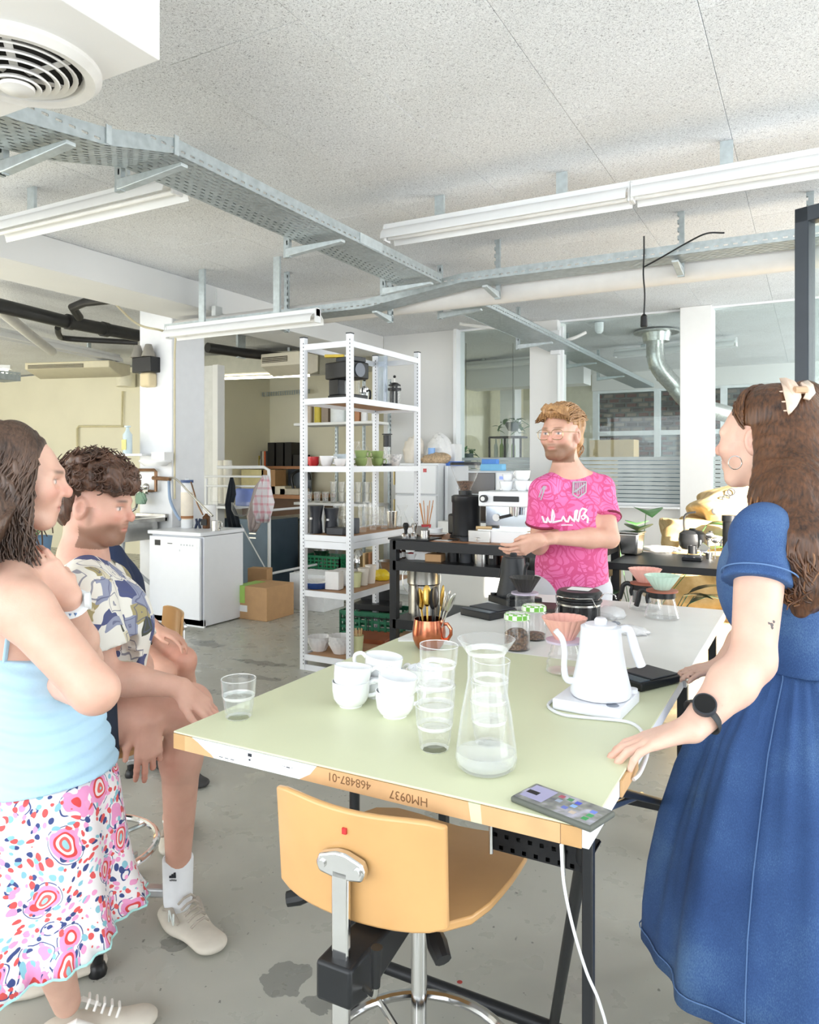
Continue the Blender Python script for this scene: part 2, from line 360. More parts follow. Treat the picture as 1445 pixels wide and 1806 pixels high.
# neighbouring facade with a lattice of bricks
nb = thing('neighbour_building', 'red brick lattice facade seen through the far office windows', 'building', (0, 16.6, 0))
MB().box(-6, 3.5, .02, .3, -1, 7).build('facade_wall', M('facade_grey', '#7d7874', .9), nb)
brm = [M('brick_red', '#7a4a40', .9, var=.2), M('brick_pale', '#9c8a7c', .9, var=.15), M('brick_dark', '#4a3834', .9, var=.2)]
bb = MB().box(0, .19, -.05, .02, 0, .065)
bo = [bb.build('brick', m_, nb) for m_ in brm]; used = [0, 0, 0]
cnt = 0
for r in range(20):
    for c in range(15):
        k = random.choice((0, 0, 1, 1, 2)); o = bo[k]
        if used[k]: o = bo[k].copy(); COL.objects.link(o)
        used[k] = 1
        o.location = (-4.95+c*.25+(.125 if r % 2 else 0), 0, 1.35+r*.105)
MB().box(-7, 3.5, -1.5, 0, 3.4, 3.6).build('shade_eaves', M('eaves_white', '#e8e8e8', .8), nb)  # out of view, deepened to keep the sun off the bricks

a = PU(1090, 806, 8.9); b = PU(1203, 806, 8.9)
o = MB().box(a.x, b.x, 8.9, 8.95, .6, a.z).build('desk_divider', M('divider_blue', '#5f7080', .6)); tag(o, 'blue grey desk divider behind the striped glass', 'divider')
MB().box(a.x, a.x+.04, 8.88, 8.97, 0, .62).build('foot', BLKM, o); MB().box(b.x-.04, b.x, 8.88, 8.97, 0, .62).build('foot', BLKM, o)
a = PU(1040, 806, 12.0); b = PU(1118, 775, 12.0)
tag(MB().box(a.x, b.x, 12.0, 12.4, 0, b.z).build('office_cabinet', M('pale_plywood', '#d8bf92', .6)), 'pale plywood cabinet in the office behind the glass', 'cabinet')
# metal rack and hanging plant behind the first pane
t = thing('display_rack', 'black frame rack of green bottles behind the glass', 'rack', (0, 0, 0)); a = PU(863, 808, 9.6); b = PU(918, 770, 9.6)
for x in (a.x, (a.x+b.x)/2, a.x+(b.x-a.x)*.78, b.x): MB().box(x-.012, x+.012, 9.6, 9.62, a.z, b.z).build('upright', BLKM, t)
for z in (a.z, b.z): MB().box(a.x, b.x, 9.6, 9.9, z-.015, z+.01).build('shelf', BLKM, t)
tag(MB().box(a.x-.1, b.x+.2, 9.55, 9.95, 0, a.z-.015).build('office_cabinet', WHITEGL), 'white low cabinet under the black bottle rack', 'cabinet')
for k in range(4):
    p = (a.x+.06+k*.085, 9.7, a.z+.01); o = MB().lathe([(0, 0), (.028, 0), (.028, .16), (.01, .2), (.01, .26), (0, .26)], 14).build('bottle', M('bottle_green' if k % 2 else 'bottle_clear', '#9fb870' if k % 2 else '#dfe6dc', .2), loc=p)
    tag(o, ['clear bottle at the outer end of the office rack', 'green bottle second along the office rack', 'clear bottle third along the office rack', 'green bottle by the office rack post'][k], 'bottle', 'bottles in the office rack')
# ================================================================ ceiling services
def m_slots(name, al, ac, pal=.052, dal=.5, pac=.03, dac=.26, off=True, oac=0):
    """galvanised sheet punched with slots (real holes)"""
    m, nt, bs = newmat(name); tc = N(nt, 'TexCoord'); sp = N(nt, 'SeparateXYZ'); L(nt, tc.outputs['Object'], sp.inputs[0])
    a = math_(nt, 'DIVIDE', sp.outputs[al], pal); c = math_(nt, 'DIVIDE', math_(nt, 'ADD', sp.outputs[ac], -oac), pac)
    if off: a = math_(nt, 'ADD', a, math_(nt, 'MULTIPLY', math_(nt, 'FLOOR', c), .5))
    h = math_(nt, 'MULTIPLY', math_(nt, 'LESS_THAN', math_(nt, 'FRACT', a), dal), math_(nt, 'LESS_THAN', math_(nt, 'FRACT', c), dac))
    nz = N(nt, 'TexNoise'); nz.inputs['Scale'].default_value = 26; L(nt, tc.outputs['Object'], nz.inputs[0])
    L(nt, ramp(nt, nz.outputs[0], [(.3, hx('#aab3b5')), (.7, hx('#bec7c9'))]), bs.inputs['Base Color'])
    bs.inputs['Metallic'].default_value = .55; bs.inputs['Roughness'].default_value = .42
    tr = N(nt, 'BsdfTransparent'); mx = N(nt, 'MixShader'); L(nt, h, mx.inputs[0]); L(nt, bs.outputs[0], mx.inputs[1]); L(nt, tr.outputs[0], mx.inputs[2])
    L(nt, mx.outputs[0], nt.nodes['Material Output'].inputs[0]); return m
SL_Y = m_slots('slotted_steel_y', 1, 0); SL_X = m_slots('slotted_steel_x', 0, 1)
LIP_Y = m_slots('slotted_lip_y', 1, 2, .052, .5, .1, .09, False, .022); LIP_X = m_slots('slotted_lip_x', 0, 2, .052, .5, .1, .09, False, .035)
HANG = m_slots('punched_hanger', 2, 0, .05, .5, .04, .25, False)
def strip(m, P0, P1):
    """closed thin sheet between two polylines"""
    n = len(P0); vs = list(P0)+list(P1)
    return m.add(vs, [(i, i+1, n+i+1, n+i) for i in range(n-1)])
def tray(name, label, axis, c, path, w, h=.06):
    """path: list of (along, z of the bottom); c: centre across"""
    t = thing(name, label, 'cable tray')
    def p(a, ac, z): return (ac, a, z) if axis == 'y' else (a, ac, z)
    def sheet(nm, P0, P1, mat):
        o = strip(MB(), P0, P1).build(nm, mat, t, ang=2); o.data.polygons.foreach_set('use_smooth', [False]*len(o.data.polygons)); s = o.modifiers.new('thick', 'SOLIDIFY'); s.thickness = .0025; return o
    sheet('tray_floor', [p(a, c-w/2, z) for a, z in path], [p(a, c+w/2, z) for a, z in path], SL_Y if axis == 'y' else SL_X)
    for s in (-1, 1):
        m = LIP_Y if axis == 'y' else LIP_X
        sheet('side_rail', [p(a, c+s*w/2, z-.002) for a, z in path], [p(a, c+s*w/2, z+h) for a, z in path], m)
        sheet('rolled_edge', [p(a, c+s*w/2, z+h) for a, z in path], [p(a, c+s*(w/2-.012), z+h) for a, z in path], GALV)
    return t, p
def hanger(t, x, y, z0, z1, arm):
    MB().box(x-.02, x+.02, y-.012, y+.012, z0, z1).build('hanger_post', HANG, t)
    m = MB(); ax, ay = arm; L_ = math.hypot(ax, ay)
    q = [(0, 0), (L_, 0), (L_, -.015), (.03, -.045), (0, -.045)]
    m.prism(q, -.02, .02, 'y'); a = math.atan2(ay, ax)
    m.xf(Matrix.Translation((x, y, z0+.05))@Matrix.Rotation(a, 4, 'Z')); m.build('bracket_arm', GALV, t, bev=.003)
t, p = tray('cable_tray', 'long galvanised cable tray with a kink running overhead into the room', 'y', -2.42,
            [(1.0, 2.52), (1.54, 2.57), (1.88, 2.62), (2.21, 2.71), (4.66, 2.71)], .30)
for y, z in ((1.72, 2.58), (2.25, 2.69), (3.42, 2.69), (4.5, 2.69)): hanger(t, -2.64, y, z-.06, z+.17, (.38, 0))
for y in (1.88, 2.21): MB().box(-2.268, -2.262, y-.012, y+.012, 2.62 if y < 2 else 2.70, 2.69 if y < 2 else 2.78).build('joint_plate', GALV, t)
MB().box(-2.268, -2.264, 3.6, 3.85, 2.712, 2.77).build('joint_plate', GALV, t)
t, p = tray('cable_tray', 'galvanised cable tray running crosswise under the other tray, stepped in the middle', 'x', 4.84,
            [(-5.0, 2.62), (-2.95, 2.62), (-2.15, 2.72), (.9, 2.72)], .20)
for x, z in ((-3.85, 2.62), (-2.86, 2.61), (-1.98, 2.70), (-.74, 2.71), (-.02, 2.71)): hanger(t, x, 4.98, z-.07, CEIL, (0, -.24))
t, p = tray('cable_tray', 'galvanised cable tray above the partition columns leading into the office', 'y', -2.42, [(5.25, 2.70), (12.5, 2.70)], .30)
for y in (5.4, 7.2, 8.9, 10.4): hanger(t, -2.64, y, 2.62, CEIL, (.36, 0))
tag(MB().tube([(-5.2, 5.10, 2.705), (-2, 5.10, 2.71), (1.2, 5.10, 2.72)], .088, 24).build('ventilation_pipe', M('pipe_white', '#dedcd8', .45, var=.03)),
    'thick white round ventilation pipe crossing below the ceiling', 'pipe')
BAT = M('batten_white', '#eeefef', .35, var=.015)
def batten(label, p0, p1, dark=False):
    p0, p1 = Vector(p0), Vector(p1); d = (p1-p0); Ln = d.length; t = thing('fluorescent_lamp', label, 'ceiling lamp', p0, math.atan2(d.y, d.x))
    MB().box(0, Ln, -.028, .028, .055, .115).build('housing', BAT, t, bev=.004)
    for s in (-1, 1):
        q = [(s*.028, .075), (s*.055, .068), (s*.078, .045), (s*.088, .008), (s*.092, .008), (s*.083, .048), (s*.058, .074), (s*.028, .082)]
        MB().prism(q, .012, Ln-.012, 'x').build('reflector', BAT, t)
    for x in (0, Ln-.012): MB().prism([(-.035, .01), (.035, .01), (.035, .10), (.02, .118), (-.02, .118), (-.035, .10)], x, x+.012, 'x').build('end_cap', BAT, t)
    MB().cyl((.02, 0, .03), (Ln-.02, 0, .03), .013, n=10).build('tube', M('lamp_tube', '#f6f6f4', .3), t)
    for x in (.25*Ln, .75*Ln): MB().box(x-.03, x+.03, -.01, .01, .11, max(.13, CEIL-p0.z)).build('ceiling_clip', GALV, t)
    return t
batten('white fluorescent batten lamp over the table, close to the ceiling', (-2.33, 4.0, 2.815), (-.842, 4.0, 2.815))
batten('white fluorescent batten continuing the lamp row by the dark door frame', (-.84, 4.0, 2.815), (1.0, 4.0, 2.815))
batten('white fluorescent batten lamp beside the kinked cable tray', (-4.35, 2.76, 2.80), (-2.82, 2.76, 2.80))
batten('low white fluorescent batten lamp hanging under the crosswise tray near the column', (-4.79, 4.58, 2.50), (-3.25, 4.58, 2.50))
batten('white fluorescent batten lamp in the kitchen beyond the beam', PZ(-40, 588, 2.86), PZ(208, 640, 2.86))
batten('white fluorescent batten lamp above the far office glass', PZ(800, 655, 2.9), PZ(1030, 634, 2.9))
batten('white fluorescent batten lamp seen past the bright column', PZ(1085, 632, 2.9), PZ(1300, 612, 2.9))
# air outlet box
t = thing('air_outlet_box', 'white ceiling air box with a round louvred outlet', 'air vent', (0, 0, 0))
MB().box(-4.2, -1.494, -.6, 1.402, 2.5, CEIL).build('casing', M('box_white', '#ebe9e6', .5, var=.02, scale=2), t, bev=.004)
vc = PZ(30, 112, 2.5); vc = Vector((vc.x, vc.y, 2.5))
VW = M('outlet_white', '#dedbd6', .4, var=.06)
MB().lathe([(.155, .0), (.165, -.022), (.19, -.028), (.207, -.012), (.207, .0)], 48, vc).build('outer_ring', VW, t)
MB().lathe([(0, -.006), (.157, -.006)], 32, vc).build('shaft', M('vent_shade', '#24221f', .9), t)  # flat dark disc stands in for the shaded inside of the outlet
for i, r in enumerate((.134, .112, .09, .068, .046)):
    z = -.018-.010*i; MB().lathe([(r, z), (r+.012, z-.006), (r+.014, z-.002), (r+.004, z+.008), (r, z)], 40, vc).build('louvre_ring', VW, t)
MB().lathe([(0, -.078), (.02, -.077), (.026, -.074), (.042, -.070), (.044, -.062), (.03, -.05), (0, -.05)], 28, vc).build('hub', VW, t)
m = MB()
for k in range(6):
    a = k*PI/3+.3; u = Vector((math.cos(a), math.sin(a), 0)); m.bar(vc+u*.03+Vector((0, 0, -.03)), vc+u*.15+Vector((0, 0, -.012)), .02, .003)
m.build('vane', VW, t)
# hanging lamp socket and loose cable
pc = PU(1138, 470, 4.75)
t = thing('pendant_socket', 'black pendant lamp socket dangling on a cable from the tray', 'pendant', (pc.x, 4.72, 2.30))
MB().lathe([(0, .075), (.008, .075), (.02, .06), (.022, .0), (.018, -.005), (0, -.005)], 16).build('socket', BLACK, t)
MB().tube(smooth_path([(0, 0, .07), (.004, 0, .2), (-.004, 0, .32), (.0, 0, .45), (.002, -.01, .55)], 5), .005, 6).build('cable', BLACK, t)
MB().tube(smooth_path([(.0, -.01, .36), (.10, -.02, .40), (.25, -.02, .47), (.36, -.02, .51), (.45, .05, .52)], 6), .005, 6).build('cable', BLACK, t)
# pipes beyond the beam
PB = M('black_pipe', '#2b2a29', .35, var=.2, scale=8)
t = thing('drain_pipe', 'thick black drain pipe under the kitchen ceiling', 'pipe')
MB().tube([PZ(-30, 532, 2.84), PZ(110, 566, 2.84), PZ(243, 592, 2.84)], .065, 16).build('pipe_run', PB, t)
MB().tube([PZ(140, 560, 2.86), PZ(128, 542, 2.92), PZ(150, 533, 2.95), PZ(200, 528, 2.95)], .04, 12).build('branch', PB, t)
for x, y in ((118, 567), (180, 580)):
    a = PZ(x, y, 2.84); b = PZ(x+9, y+2, 2.84); MB().cyl(a, b, .076, n=16).build('collar', PB, t)
tag(MB().tube(smooth_path([PZ(102, 578, 2.84), PZ(104, 590, 2.80), PZ(118, 597, 2.79), PZ(200, 602, 2.79), PZ(243, 604, 2.79)], 4), .03, 10).build('waste_pipe', PB), 'thin black elbow pipe below the drain pipe', 'pipe')
o = tag(MB().tube([PZ(366, 613, 2.84), PZ(425, 622, 2.84), PZ(500, 630, 2.86)], .06, 14).build('drain_pipe', PB), 'black pipe end behind the white column', 'pipe')
c_ = PZ(425, 622, 2.84); MB().box(c_.x-.015, c_.x+.015, c_.y-.07, c_.y+.07, c_.z-.07, CEIL+.01).build('pipe_strap', GALV, o)
tag(MB().tube([PZ(-20, 530, 2.85), PZ(50, 588, 2.80), PZ(92, 620, 2.76)], .05, 14).build('plastic_pipe', M('pvc_white', '#cfcdc8', .4)), 'slanting white plastic pipe with open lower end', 'pipe')
# wall mounted coolers
def cooler(label, a, b, dz, dy, col):
    t = thing('air_conditioner', label, 'air conditioner', ((a.x+b.x)/2, (a.y+b.y)/2, a.z), math.atan2(b.y-a.y, b.x-a.x)); w_ = (b-a).length
    m_ = M('aircon_'+col[1:], col, .45, var=.03)
    MB().prism([(-dy/2, dz), (dy/2, dz), (dy/2, .05), (dy*.1, 0), (-dy/2, .1)], -w_/2, w_/2, 'x').build('casing', m_, t, bev=.01)
    MB().box(-w_*.46, w_*.2, -dy/2-.006, -dy/2+.004, dz*.55, dz*.82).build('air_slot', M('slot_dark', '#5a5346', .7), t)
    for k in range(3): MB().box(-w_*.46, w_*.2, -dy/2-.012, -dy/2-.004, dz*(.58+.08*k), dz*(.60+.08*k)).build('slat', m_, t)
    return t
cooler('beige flat ceiling cooler on the cream kitchen wall', PZ(66, 668, 2.66), PZ(212, 664, 2.66), .19, .5, '#d8d0b4')
cooler('beige wall cooler behind the white shelf rack', PU(478, 664, 7.6), PU(545, 660, 7.6), .26, .4, '#e3dcc8')
a = PU(384, 668, 8.2); b = PU(545, 662, 8.2)
t = thing('strip_light', 'lit strip lamp under the grey duct in the store', 'ceiling lamp', (0, 0, 0))
MB().bar(a+Vector((-.1, 0, .17)), b+Vector((0, 0, .17)), .5, .26).build('duct', M('duct_grey', '#b5b5a8', .5, .3), t)
MB().bar(a, b, .04, .03).build('tube', emit('strip_glow', '#fff6dc', 9), t)
for q_ in (.2, .8): c_ = a.lerp(b, q_); MB().box(c_.x-.02, c_.x+.02, c_.y-.02, c_.y+.02, c_.z+.25, CEIL+.02).build('hanger', GALV, t)
t = thing('strip_light', 'lit strip lamp at the edge of the cream kitchen', 'ceiling lamp')
MB().bar(PZ(-60, 652, 2.75), PZ(14, 655, 2.75), .05, .05).build('tube', emit('strip_glow', '#fff6dc', 9), t)
MB().bar(PZ(-60, 646, 2.80), PZ(20, 648, 2.80), .12, .05).build('housing', BAT, t); c_ = PZ(-20, 647, 2.80); MB().box(c_.x-.02, c_.x+.02, c_.y-.02, c_.y+.02, 2.8, CEIL+.01).build('hanger', GALV, t)
tr_ = tag(MB().bar(PU(380, 702, 10.8), PU(545, 690, 10.8), .06, .07).build('wall_rail', SL_X), 'perforated metal rail along the cream store wall', 'rail')
t, p = tray('cable_tray', 'short galvanised tray in the kitchen by the cream wall', 'y', PZ(10, 672, 2.45).x, [(PZ(10, 672, 2.45).y-2, 2.45), (PZ(38, 672, 2.45).y, 2.45)], .3, .1)
# silver spiral duct in the office
t = thing('spiral_duct', 'silver round duct elbow dropping from a ceiling flange', 'duct')
DU = M('duct_foil', '#c9cac6', .3, .9, var=.15, scale=40, bump=.2, bscale=60)
fc = PZ(1158, 588, CEIL-.04); MB().lathe([(0, .02), (.26, .02), (.26, 0), (.17, 0), (.15, -.10), (.0, -.10)], 32, fc).build('flange', DU, t)
dd = 9.1
pts = smooth_path([PD(1157, 590, dd), PD(1156, 625, dd), PD(1164, 650, dd), PD(1190, 680, dd), PD(1222, 712, dd), PD(1300, 735, dd+.3)], 6)
MB().tube(pts, .105, 20).build('duct_run', DU, t)
for i in (6, 10, 14, 19, 24): MB().tube([pts[i], pts[i]+(pts[i+1]-pts[i]).normalized()*.02], .112, 20).build('seam_ring', DU, t)
tag(MB().lathe([(0, .05), (.05, .05), (.05, 0), (.045, -.05), (.02, -.075), (0, -.075)], 18, PZ(1057, 577, CEIL-.06)).build('ceiling_sensor', WHITEGL), 'small white cylindrical sensor on the ceiling', 'sensor')
# boxes and conduits on columns
t = thing('junction_box', 'pale junction box on the beam beside the crosswise tray', 'junction box', PV(379, 550, -4.70))
MB().box(-.0, .05, -.045, .045, -.045, .045).build('body', M('box_grey', '#d9dbd8', .5), t, bev=.006)
MB().tube([(.02, 0, .04), (.02, 0, .20)], .006, 6).build('conduit', MC['box_grey'], t)
tag(MB().tube(smooth_path([PV(188, 520, -5.3), PV(240, 570, -5.35), PV(285, 583, -5.2), PU(308, 592, 5.2), PU(308, 640, 5.2), PU(308, 880, 5.2)], 6), .010, 7).build('cable_bundle', M('cable_cream', '#cfc6a8', .5)), 'cream cable bundle curving down the white column', 'cable')
c5 = PU(262, 640, 5.22)
t = thing('signal_horn', 'old grey twin horn with black box on the column', 'horn', (c5.x, 5.22, c5.z))
for s in (-1, 1): MB().lathe([(0, .17), (.03, .17), (.065, .06), (.067, .05), (0, .05)], 18, (s*.075-.02, -.05, 0)).build('horn', M('horn_grey', '#8e8a82', .5, var=.15), t)
MB().box(-.13, .13, -.09, .03, -.10, .05).build('body', BLACK, t, bev=.008)
MB().box(-.05, .09, -.07, .03, -.24, -.10).build('bell_box', M('bell_beige', '#d8c8a4', .5), t, bev=.02)
t = thing('junction_box', 'white power box and conduit on the partition column', 'junction box', PU(983, 600, 7.99))
MB().box(-.06, .05, -.06, .0, -.16, .10).build('body', WHITEGL, t, bev=.004)
MB().box(.05, .08, -.05, 0, -1.45, .14).build('conduit', WHITEGL, t)
MB().tube(smooth_path([(-.9, -.6, .16), (-.65, -.5, .12), (-.4, -.3, .10), (-.2, -.15, -.02), (.0, -.08, -.04), (.2, -.05, .0), (.32, 0, .06)], 6), .018, 8).build('cable', WHITE, t)
# open steel door leaf near the camera
DK = M('dark_steel_frame', '#3a3f45', .4, .3)
a = PD(1408, 372, 2.5); dr = CAM(.6, -.8).normalized()
t = thing('door_1', 'dark steel framed glass door standing open', 'door', (a.x, a.y, 0), math.atan2(dr.y, dr.x)); struct(t); del t['category']
ht = a.z
MB().box(0, .045, -.025, .025, .01, ht).box(.75, .8, -.025, .025, .01, ht).box(0, .8, -.025, .025, ht-.05, ht).box(0, .8, -.025, .025, .01, .09).build('door_frame', DK, t, bev=.003)
MB().box(.045, .75, -.004, .004, .09, ht-.05).build('door_glass', PANE, t)
# ================================================================ worktable
TZ = .89
GREEN = M('green_linoleum', '#d6dab8', .42, var=.025, scale=2.5)
TAN = M('particle_edge', '#cfa678', .7, var=.07, scale=18)
WEDGE = M('white_edge_foil', '#e9ebf1', .5, var=.03)
t = thing('worktable', 'pale green linoleum worktable with worn tan and white edges on black trestle', 'table', (0, 0, 0))
MB().box(-1.187, -.305, 1.150, 2.108, TZ-.004, TZ).build('tabletop', GREEN, t, bev=.001, seg=1)
MB().box(-1.185, -.307, 1.153, 2.108, TZ-.036, TZ-.0041).build('core_board', WEDGE, t)
def edge_poly(pts, mat, nm): return MB().prism(pts, 1.1502, 1.1535, 'y').build(nm, mat, t)
z0, z1 = TZ-.0365, TZ-.005
edge_poly([(-1.187, z0), (-1.155, z0), (-1.155, z1), (-1.187, z1)], M('tan_dark', '#c39a68', .7, var=.07), 'edge_strip')
edge_poly([(-1.155, z0), (-1.075, z0), (-1.082, z0+.006), (-1.10, z0+.014), (-1.118, z0+.024), (-1.135, z1), (-1.155, z1)], TAN, 'edge_strip')
edge_poly([(-1.075, z0), (-.860, z0), (-.835, z0+.014), (-.820, z1), (-1.135, z1), (-1.118, z0+.024), (-1.10, z0+.014), (-1.082, z0+.006)], WEDGE, 'edge_foil')
edge_poly([(-.860, z0), (-.505, z0), (-.51, z1), (-.820, z1), (-.835, z0+.014)], TAN, 'edge_strip')
edge_poly([(-.505, z0), (-.485, z0), (-.488, z1), (-.51, z1)], M('worn_green', '#cfd0ae', .6), 'edge_chip')
edge_poly([(-.485, z0), (-.352, z0), (-.352, z1), (-.488, z1)], TAN, 'edge_strip')
edge_poly([(-.351, z0), (-.318, z0), (-.318, z1), (-.351, z1)], MC['tan_dark'], 'edge_strip')
INK = M('stamp_ink', '#7d5a3a', .8); INKB = M('ink_black', '#2a2c33', .8)
txt('468487-01', .022, INK, t, (-.748, 1.1498, TZ-.017), (PI/2, PI, 0), ext=.0001)
txt('HM0937', .022, INK, t, (-.624, 1.1498, TZ-.022), (PI/2, PI, 0), ext=.0001)
MB().box(-.985, -.976, 1.1494, 1.151, TZ-.016, TZ-.010).build('print_mark', INKB, t)
MB().box(-.983, -.979, 1.1494, 1.151, TZ-.024, TZ-.021).build('print_mark', INKB, t)
for x in (-1.06, -1.045, -1.03): MB().box(x, x+.009, 1.1494, 1.151, TZ-.031, TZ-.030).build('print_mark', INKB, t)
for x in (-.87, -.86, -.85): MB().box(x-.03, x-.022, 1.1494, 1.151, TZ-.02+.002*random.random(), TZ-.0185).build('print_mark', INKB, t)
MB().box(-.3062, -.302, 1.36, 1.50, TZ-.036, TZ-.006).build('edge_strip', TAN, t)
FRM_ = BLKM
def rod(t, *pts, r=.0125, nm='frame_tube', mat=None): return MB().tube(pts, r, 12).build(nm, mat or FRM_, t)
MB().box(-.345, -.326, 1.247, 1.266, 0, TZ-.036).build('leg', FRM_, t, bev=.003)
rod(t, (-1.10, 1.72, 0), (-1.10, 1.72, TZ-.036), nm='leg', r=.014)
rod(t, (-1.10, 1.74, .10), (-.50, 1.74, .10), r=.016); rod(t, (-.55, 1.74, .10), (-.33, 1.23, TZ-.04), r=.012)
rod(t, PV(1085, 1394, -.34), PV(1180, 1418, -.34), r=.009)
rod(t, PV(1072, 1425, -.345), PV(1105, 1412, -.345), PV(1132, 1402, -.345), r=.007, mat=STEEL, nm='strut')
rod(t, (-.36, 1.70, .03), (-.34, 1.26, .03), r=.012)
MB().box(-.52, -.35, 1.28, 1.30, TZ-.14, TZ-.036).box(-.52, -.35, 1.28, 1.40, TZ-.145, TZ-.14).build('cable_basket', m_slots('black_mesh', 0, 2, .022, .35, .022, .35), t)
MC['black_mesh'] = 1
rod(t, (-.52, 1.275, TZ-.15), (-.52, 1.275, TZ-.04), r=.004, mat=CHROME, nm='basket_clip'); rod(t, (-.385, 1.275, TZ-.155), (-.385, 1.275, TZ-.04), r=.004, mat=CHROME, nm='basket_clip')
bk = [o for o in t.children if o.name.startswith('cable_basket')][0]; bk.data.materials[0].node_tree.nodes['Principled BSDF'].inputs['Base Color'].links[0].from_node.color_ramp.elements[0].color = (.01, .01, .012, 1)
bk.data.materials[0].node_tree.nodes['Principled BSDF'].inputs['Base Color'].links[0].from_node.color_ramp.elements[1].color = (.02, .02, .022, 1)
WT = M('white_laminate', '#e6e6e3', .35, var=.015)
t = thing('worktable', 'white laminate worktable joined behind the green one', 'table')
MB().box(-1.187, -.300, 2.110, 3.12, TZ-.036, TZ).build('tabletop', WT, t, bev=.002)
for x, y in ((-1.12, 2.32), (-.34, 2.32), (-1.12, 3.05), (-.34, 3.05)): MB().box(x-.014, x+.014, y-.014, y+.014, 0, TZ-.036).build('leg', FRM_, t)
MB().box(-1.12, -.36, 3.03, 3.05, .1, .13).build('crossbar', FRM_, t)
# charging cable from the phone corner, kettle flex at the table side
WC = M('white_cable', '#dfe0e4', .5)
tag(MB().tube(smooth_path([PD(990, 1490, 1.16), PD(995, 1560, 1.17), PD(1012, 1640, 1.19), PD(1035, 1715, 1.22), PD(1058, 1770, 1.24), PD(1075, 1850, 1.26), PD(1090, 2080, 1.28)], 6), .0026, 8).build('power_cable', WC), 'white cable hanging from under the table corner to the floor', 'cable')
# ---------------------------------------------------------------- things on the table
def at(x, y): p = PZ(x, y, TZ); return Vector((p.x, p.y, TZ))
def facet(n, amp, z0, z1):
    def f(a, z):
        if not z0 <= z <= z1: return 1
        q = (a % (2*PI/n))-PI/n; return math.cos(PI/n)/math.cos(q)*.5+.5+amp*0
    return f
def tumbler_mesh():
    m = MB(); o = [(0, 0), (.024, 0), (.0285, .004), (.0315, .022), (.0345, .046), (.0362, .052), (.0382, .0865), (.0385, .088)]
    i = [(.0372, .088), (.0370, .0865), (.0348, .052), (.0328, .044), (.0295, .022), (.026, .012), (0, .011)]
    return m.lathe(o+i, 40, fn=lambda a, z: (1-.05*(1-abs(math.cos(a*5)))*(1 if z < .047 else 0)))
TUM = tumbler_mesh()
def glass_edges(o, bands):
    o.data.materials.append(GEDGE)
    for p in o.data.polygons:
        z = p.center.z
        if any(a <= z <= b for a, b in bands): p.material_index = 1
GEDGE = thin_glass('glass_edge', '#ffffff', lo=.16, hi=.9, body=.30, bodycol='#ffffff')  # whitened bands on rims and bases imitate glints in thick glass
TB = ((-.001, .005), (.0455, .0525), (.0868, .09))
GL = thin_glass('tumbler_glass', '#ffffff', lo=.03, hi=1.0, body=.012, bodycol='#ffffff')
WATER = thin_glass('still_water', '#fbfdfd', lo=.03, hi=.6, body=.006, bodycol='#ffffff')
g0 = at(421, 1266)
t = thing('drinking_glass', 'tumbler half full of water standing alone at the table corner', 'glass', g0)
glass_edges(TUM.build('glass_wall', GL, t), TB)
MB().lathe([(0, .0125), (.0255, .0125), (.029, .022), (.032, .044), (.0335, .05), (0, .05)], 40, fn=lambda a, z: (1-.05*(1-abs(math.cos(a*5)))*(1 if z < .047 else 0))).build('water', WATER, t)
lv = ['lowest', 'second lowest', 'second highest', 'topmost']
s1 = at(767, 1322); gm = None
for i in range(4):
    a = (0, .012, -.015, .03)[i]
    if gm is None: gm = TUM.build('drinking_glass', GL); glass_edges(gm, TB); o = gm
    else: o = gm.copy(); COL.objects.link(o)
    o.location = s1+Vector((.002*i, 0, .040*i)); o.rotation_euler = (a, a*.7, i*.4)
    tag(o, lv[i]+' tumbler of the tall stack next to the white cups', 'glass', 'tumblers stacked by the cups')
s2 = at(863, 1312)
for i in range(3):
    o = gm.copy(); COL.objects.link(o); o.location = s2+Vector((0, .001*i, .041*i)); o.rotation_euler = (.02*i, -.01*i, i)
    tag(o, ['lowest', 'middle', 'topmost'][i]+' tumbler of the stack behind the carafe', 'glass', 'tumblers stacked behind the carafe')
cf = at(858, 1356)
t = thing('carafe', 'glass carafe with flared collar and a little water', 'carafe', cf)
po = [(0, .0), (.044, .001), (.053, .008), (.0565, .022), (.055, .04), (.047, .10), (.0375, .150), (.0345, .165), (.0345, .212), (.040, .220), (.0535, .240)]
pi_ = [(.0515, .240), (.0385, .222), (.0328, .213), (.0328, .166), (.0358, .151), (.0452, .10), (.0532, .04), (.0545, .022), (.051, .012), (.043, .006), (0, .006)]
MB().lathe(po+pi_, 56).build('glass_wall', thin_glass('carafe_glass', '#ffffff', lo=.03, hi=1.0, body=.012, bodycol='#ffffff'), t)
glass_edges([c for c in t.children][0], ((-.001, .003), (.2125, .2215), (.2385, .2415)))
MB().lathe([(0, .0065), (.043, .0065), (.0505, .0122), (.0541, .022), (.0535, .034), (0, .034)], 48).build('water', thin_glass('carafe_water', '#ffffff', lo=.10, hi=.8, body=.22, bodycol='#f4f8f4'), t)
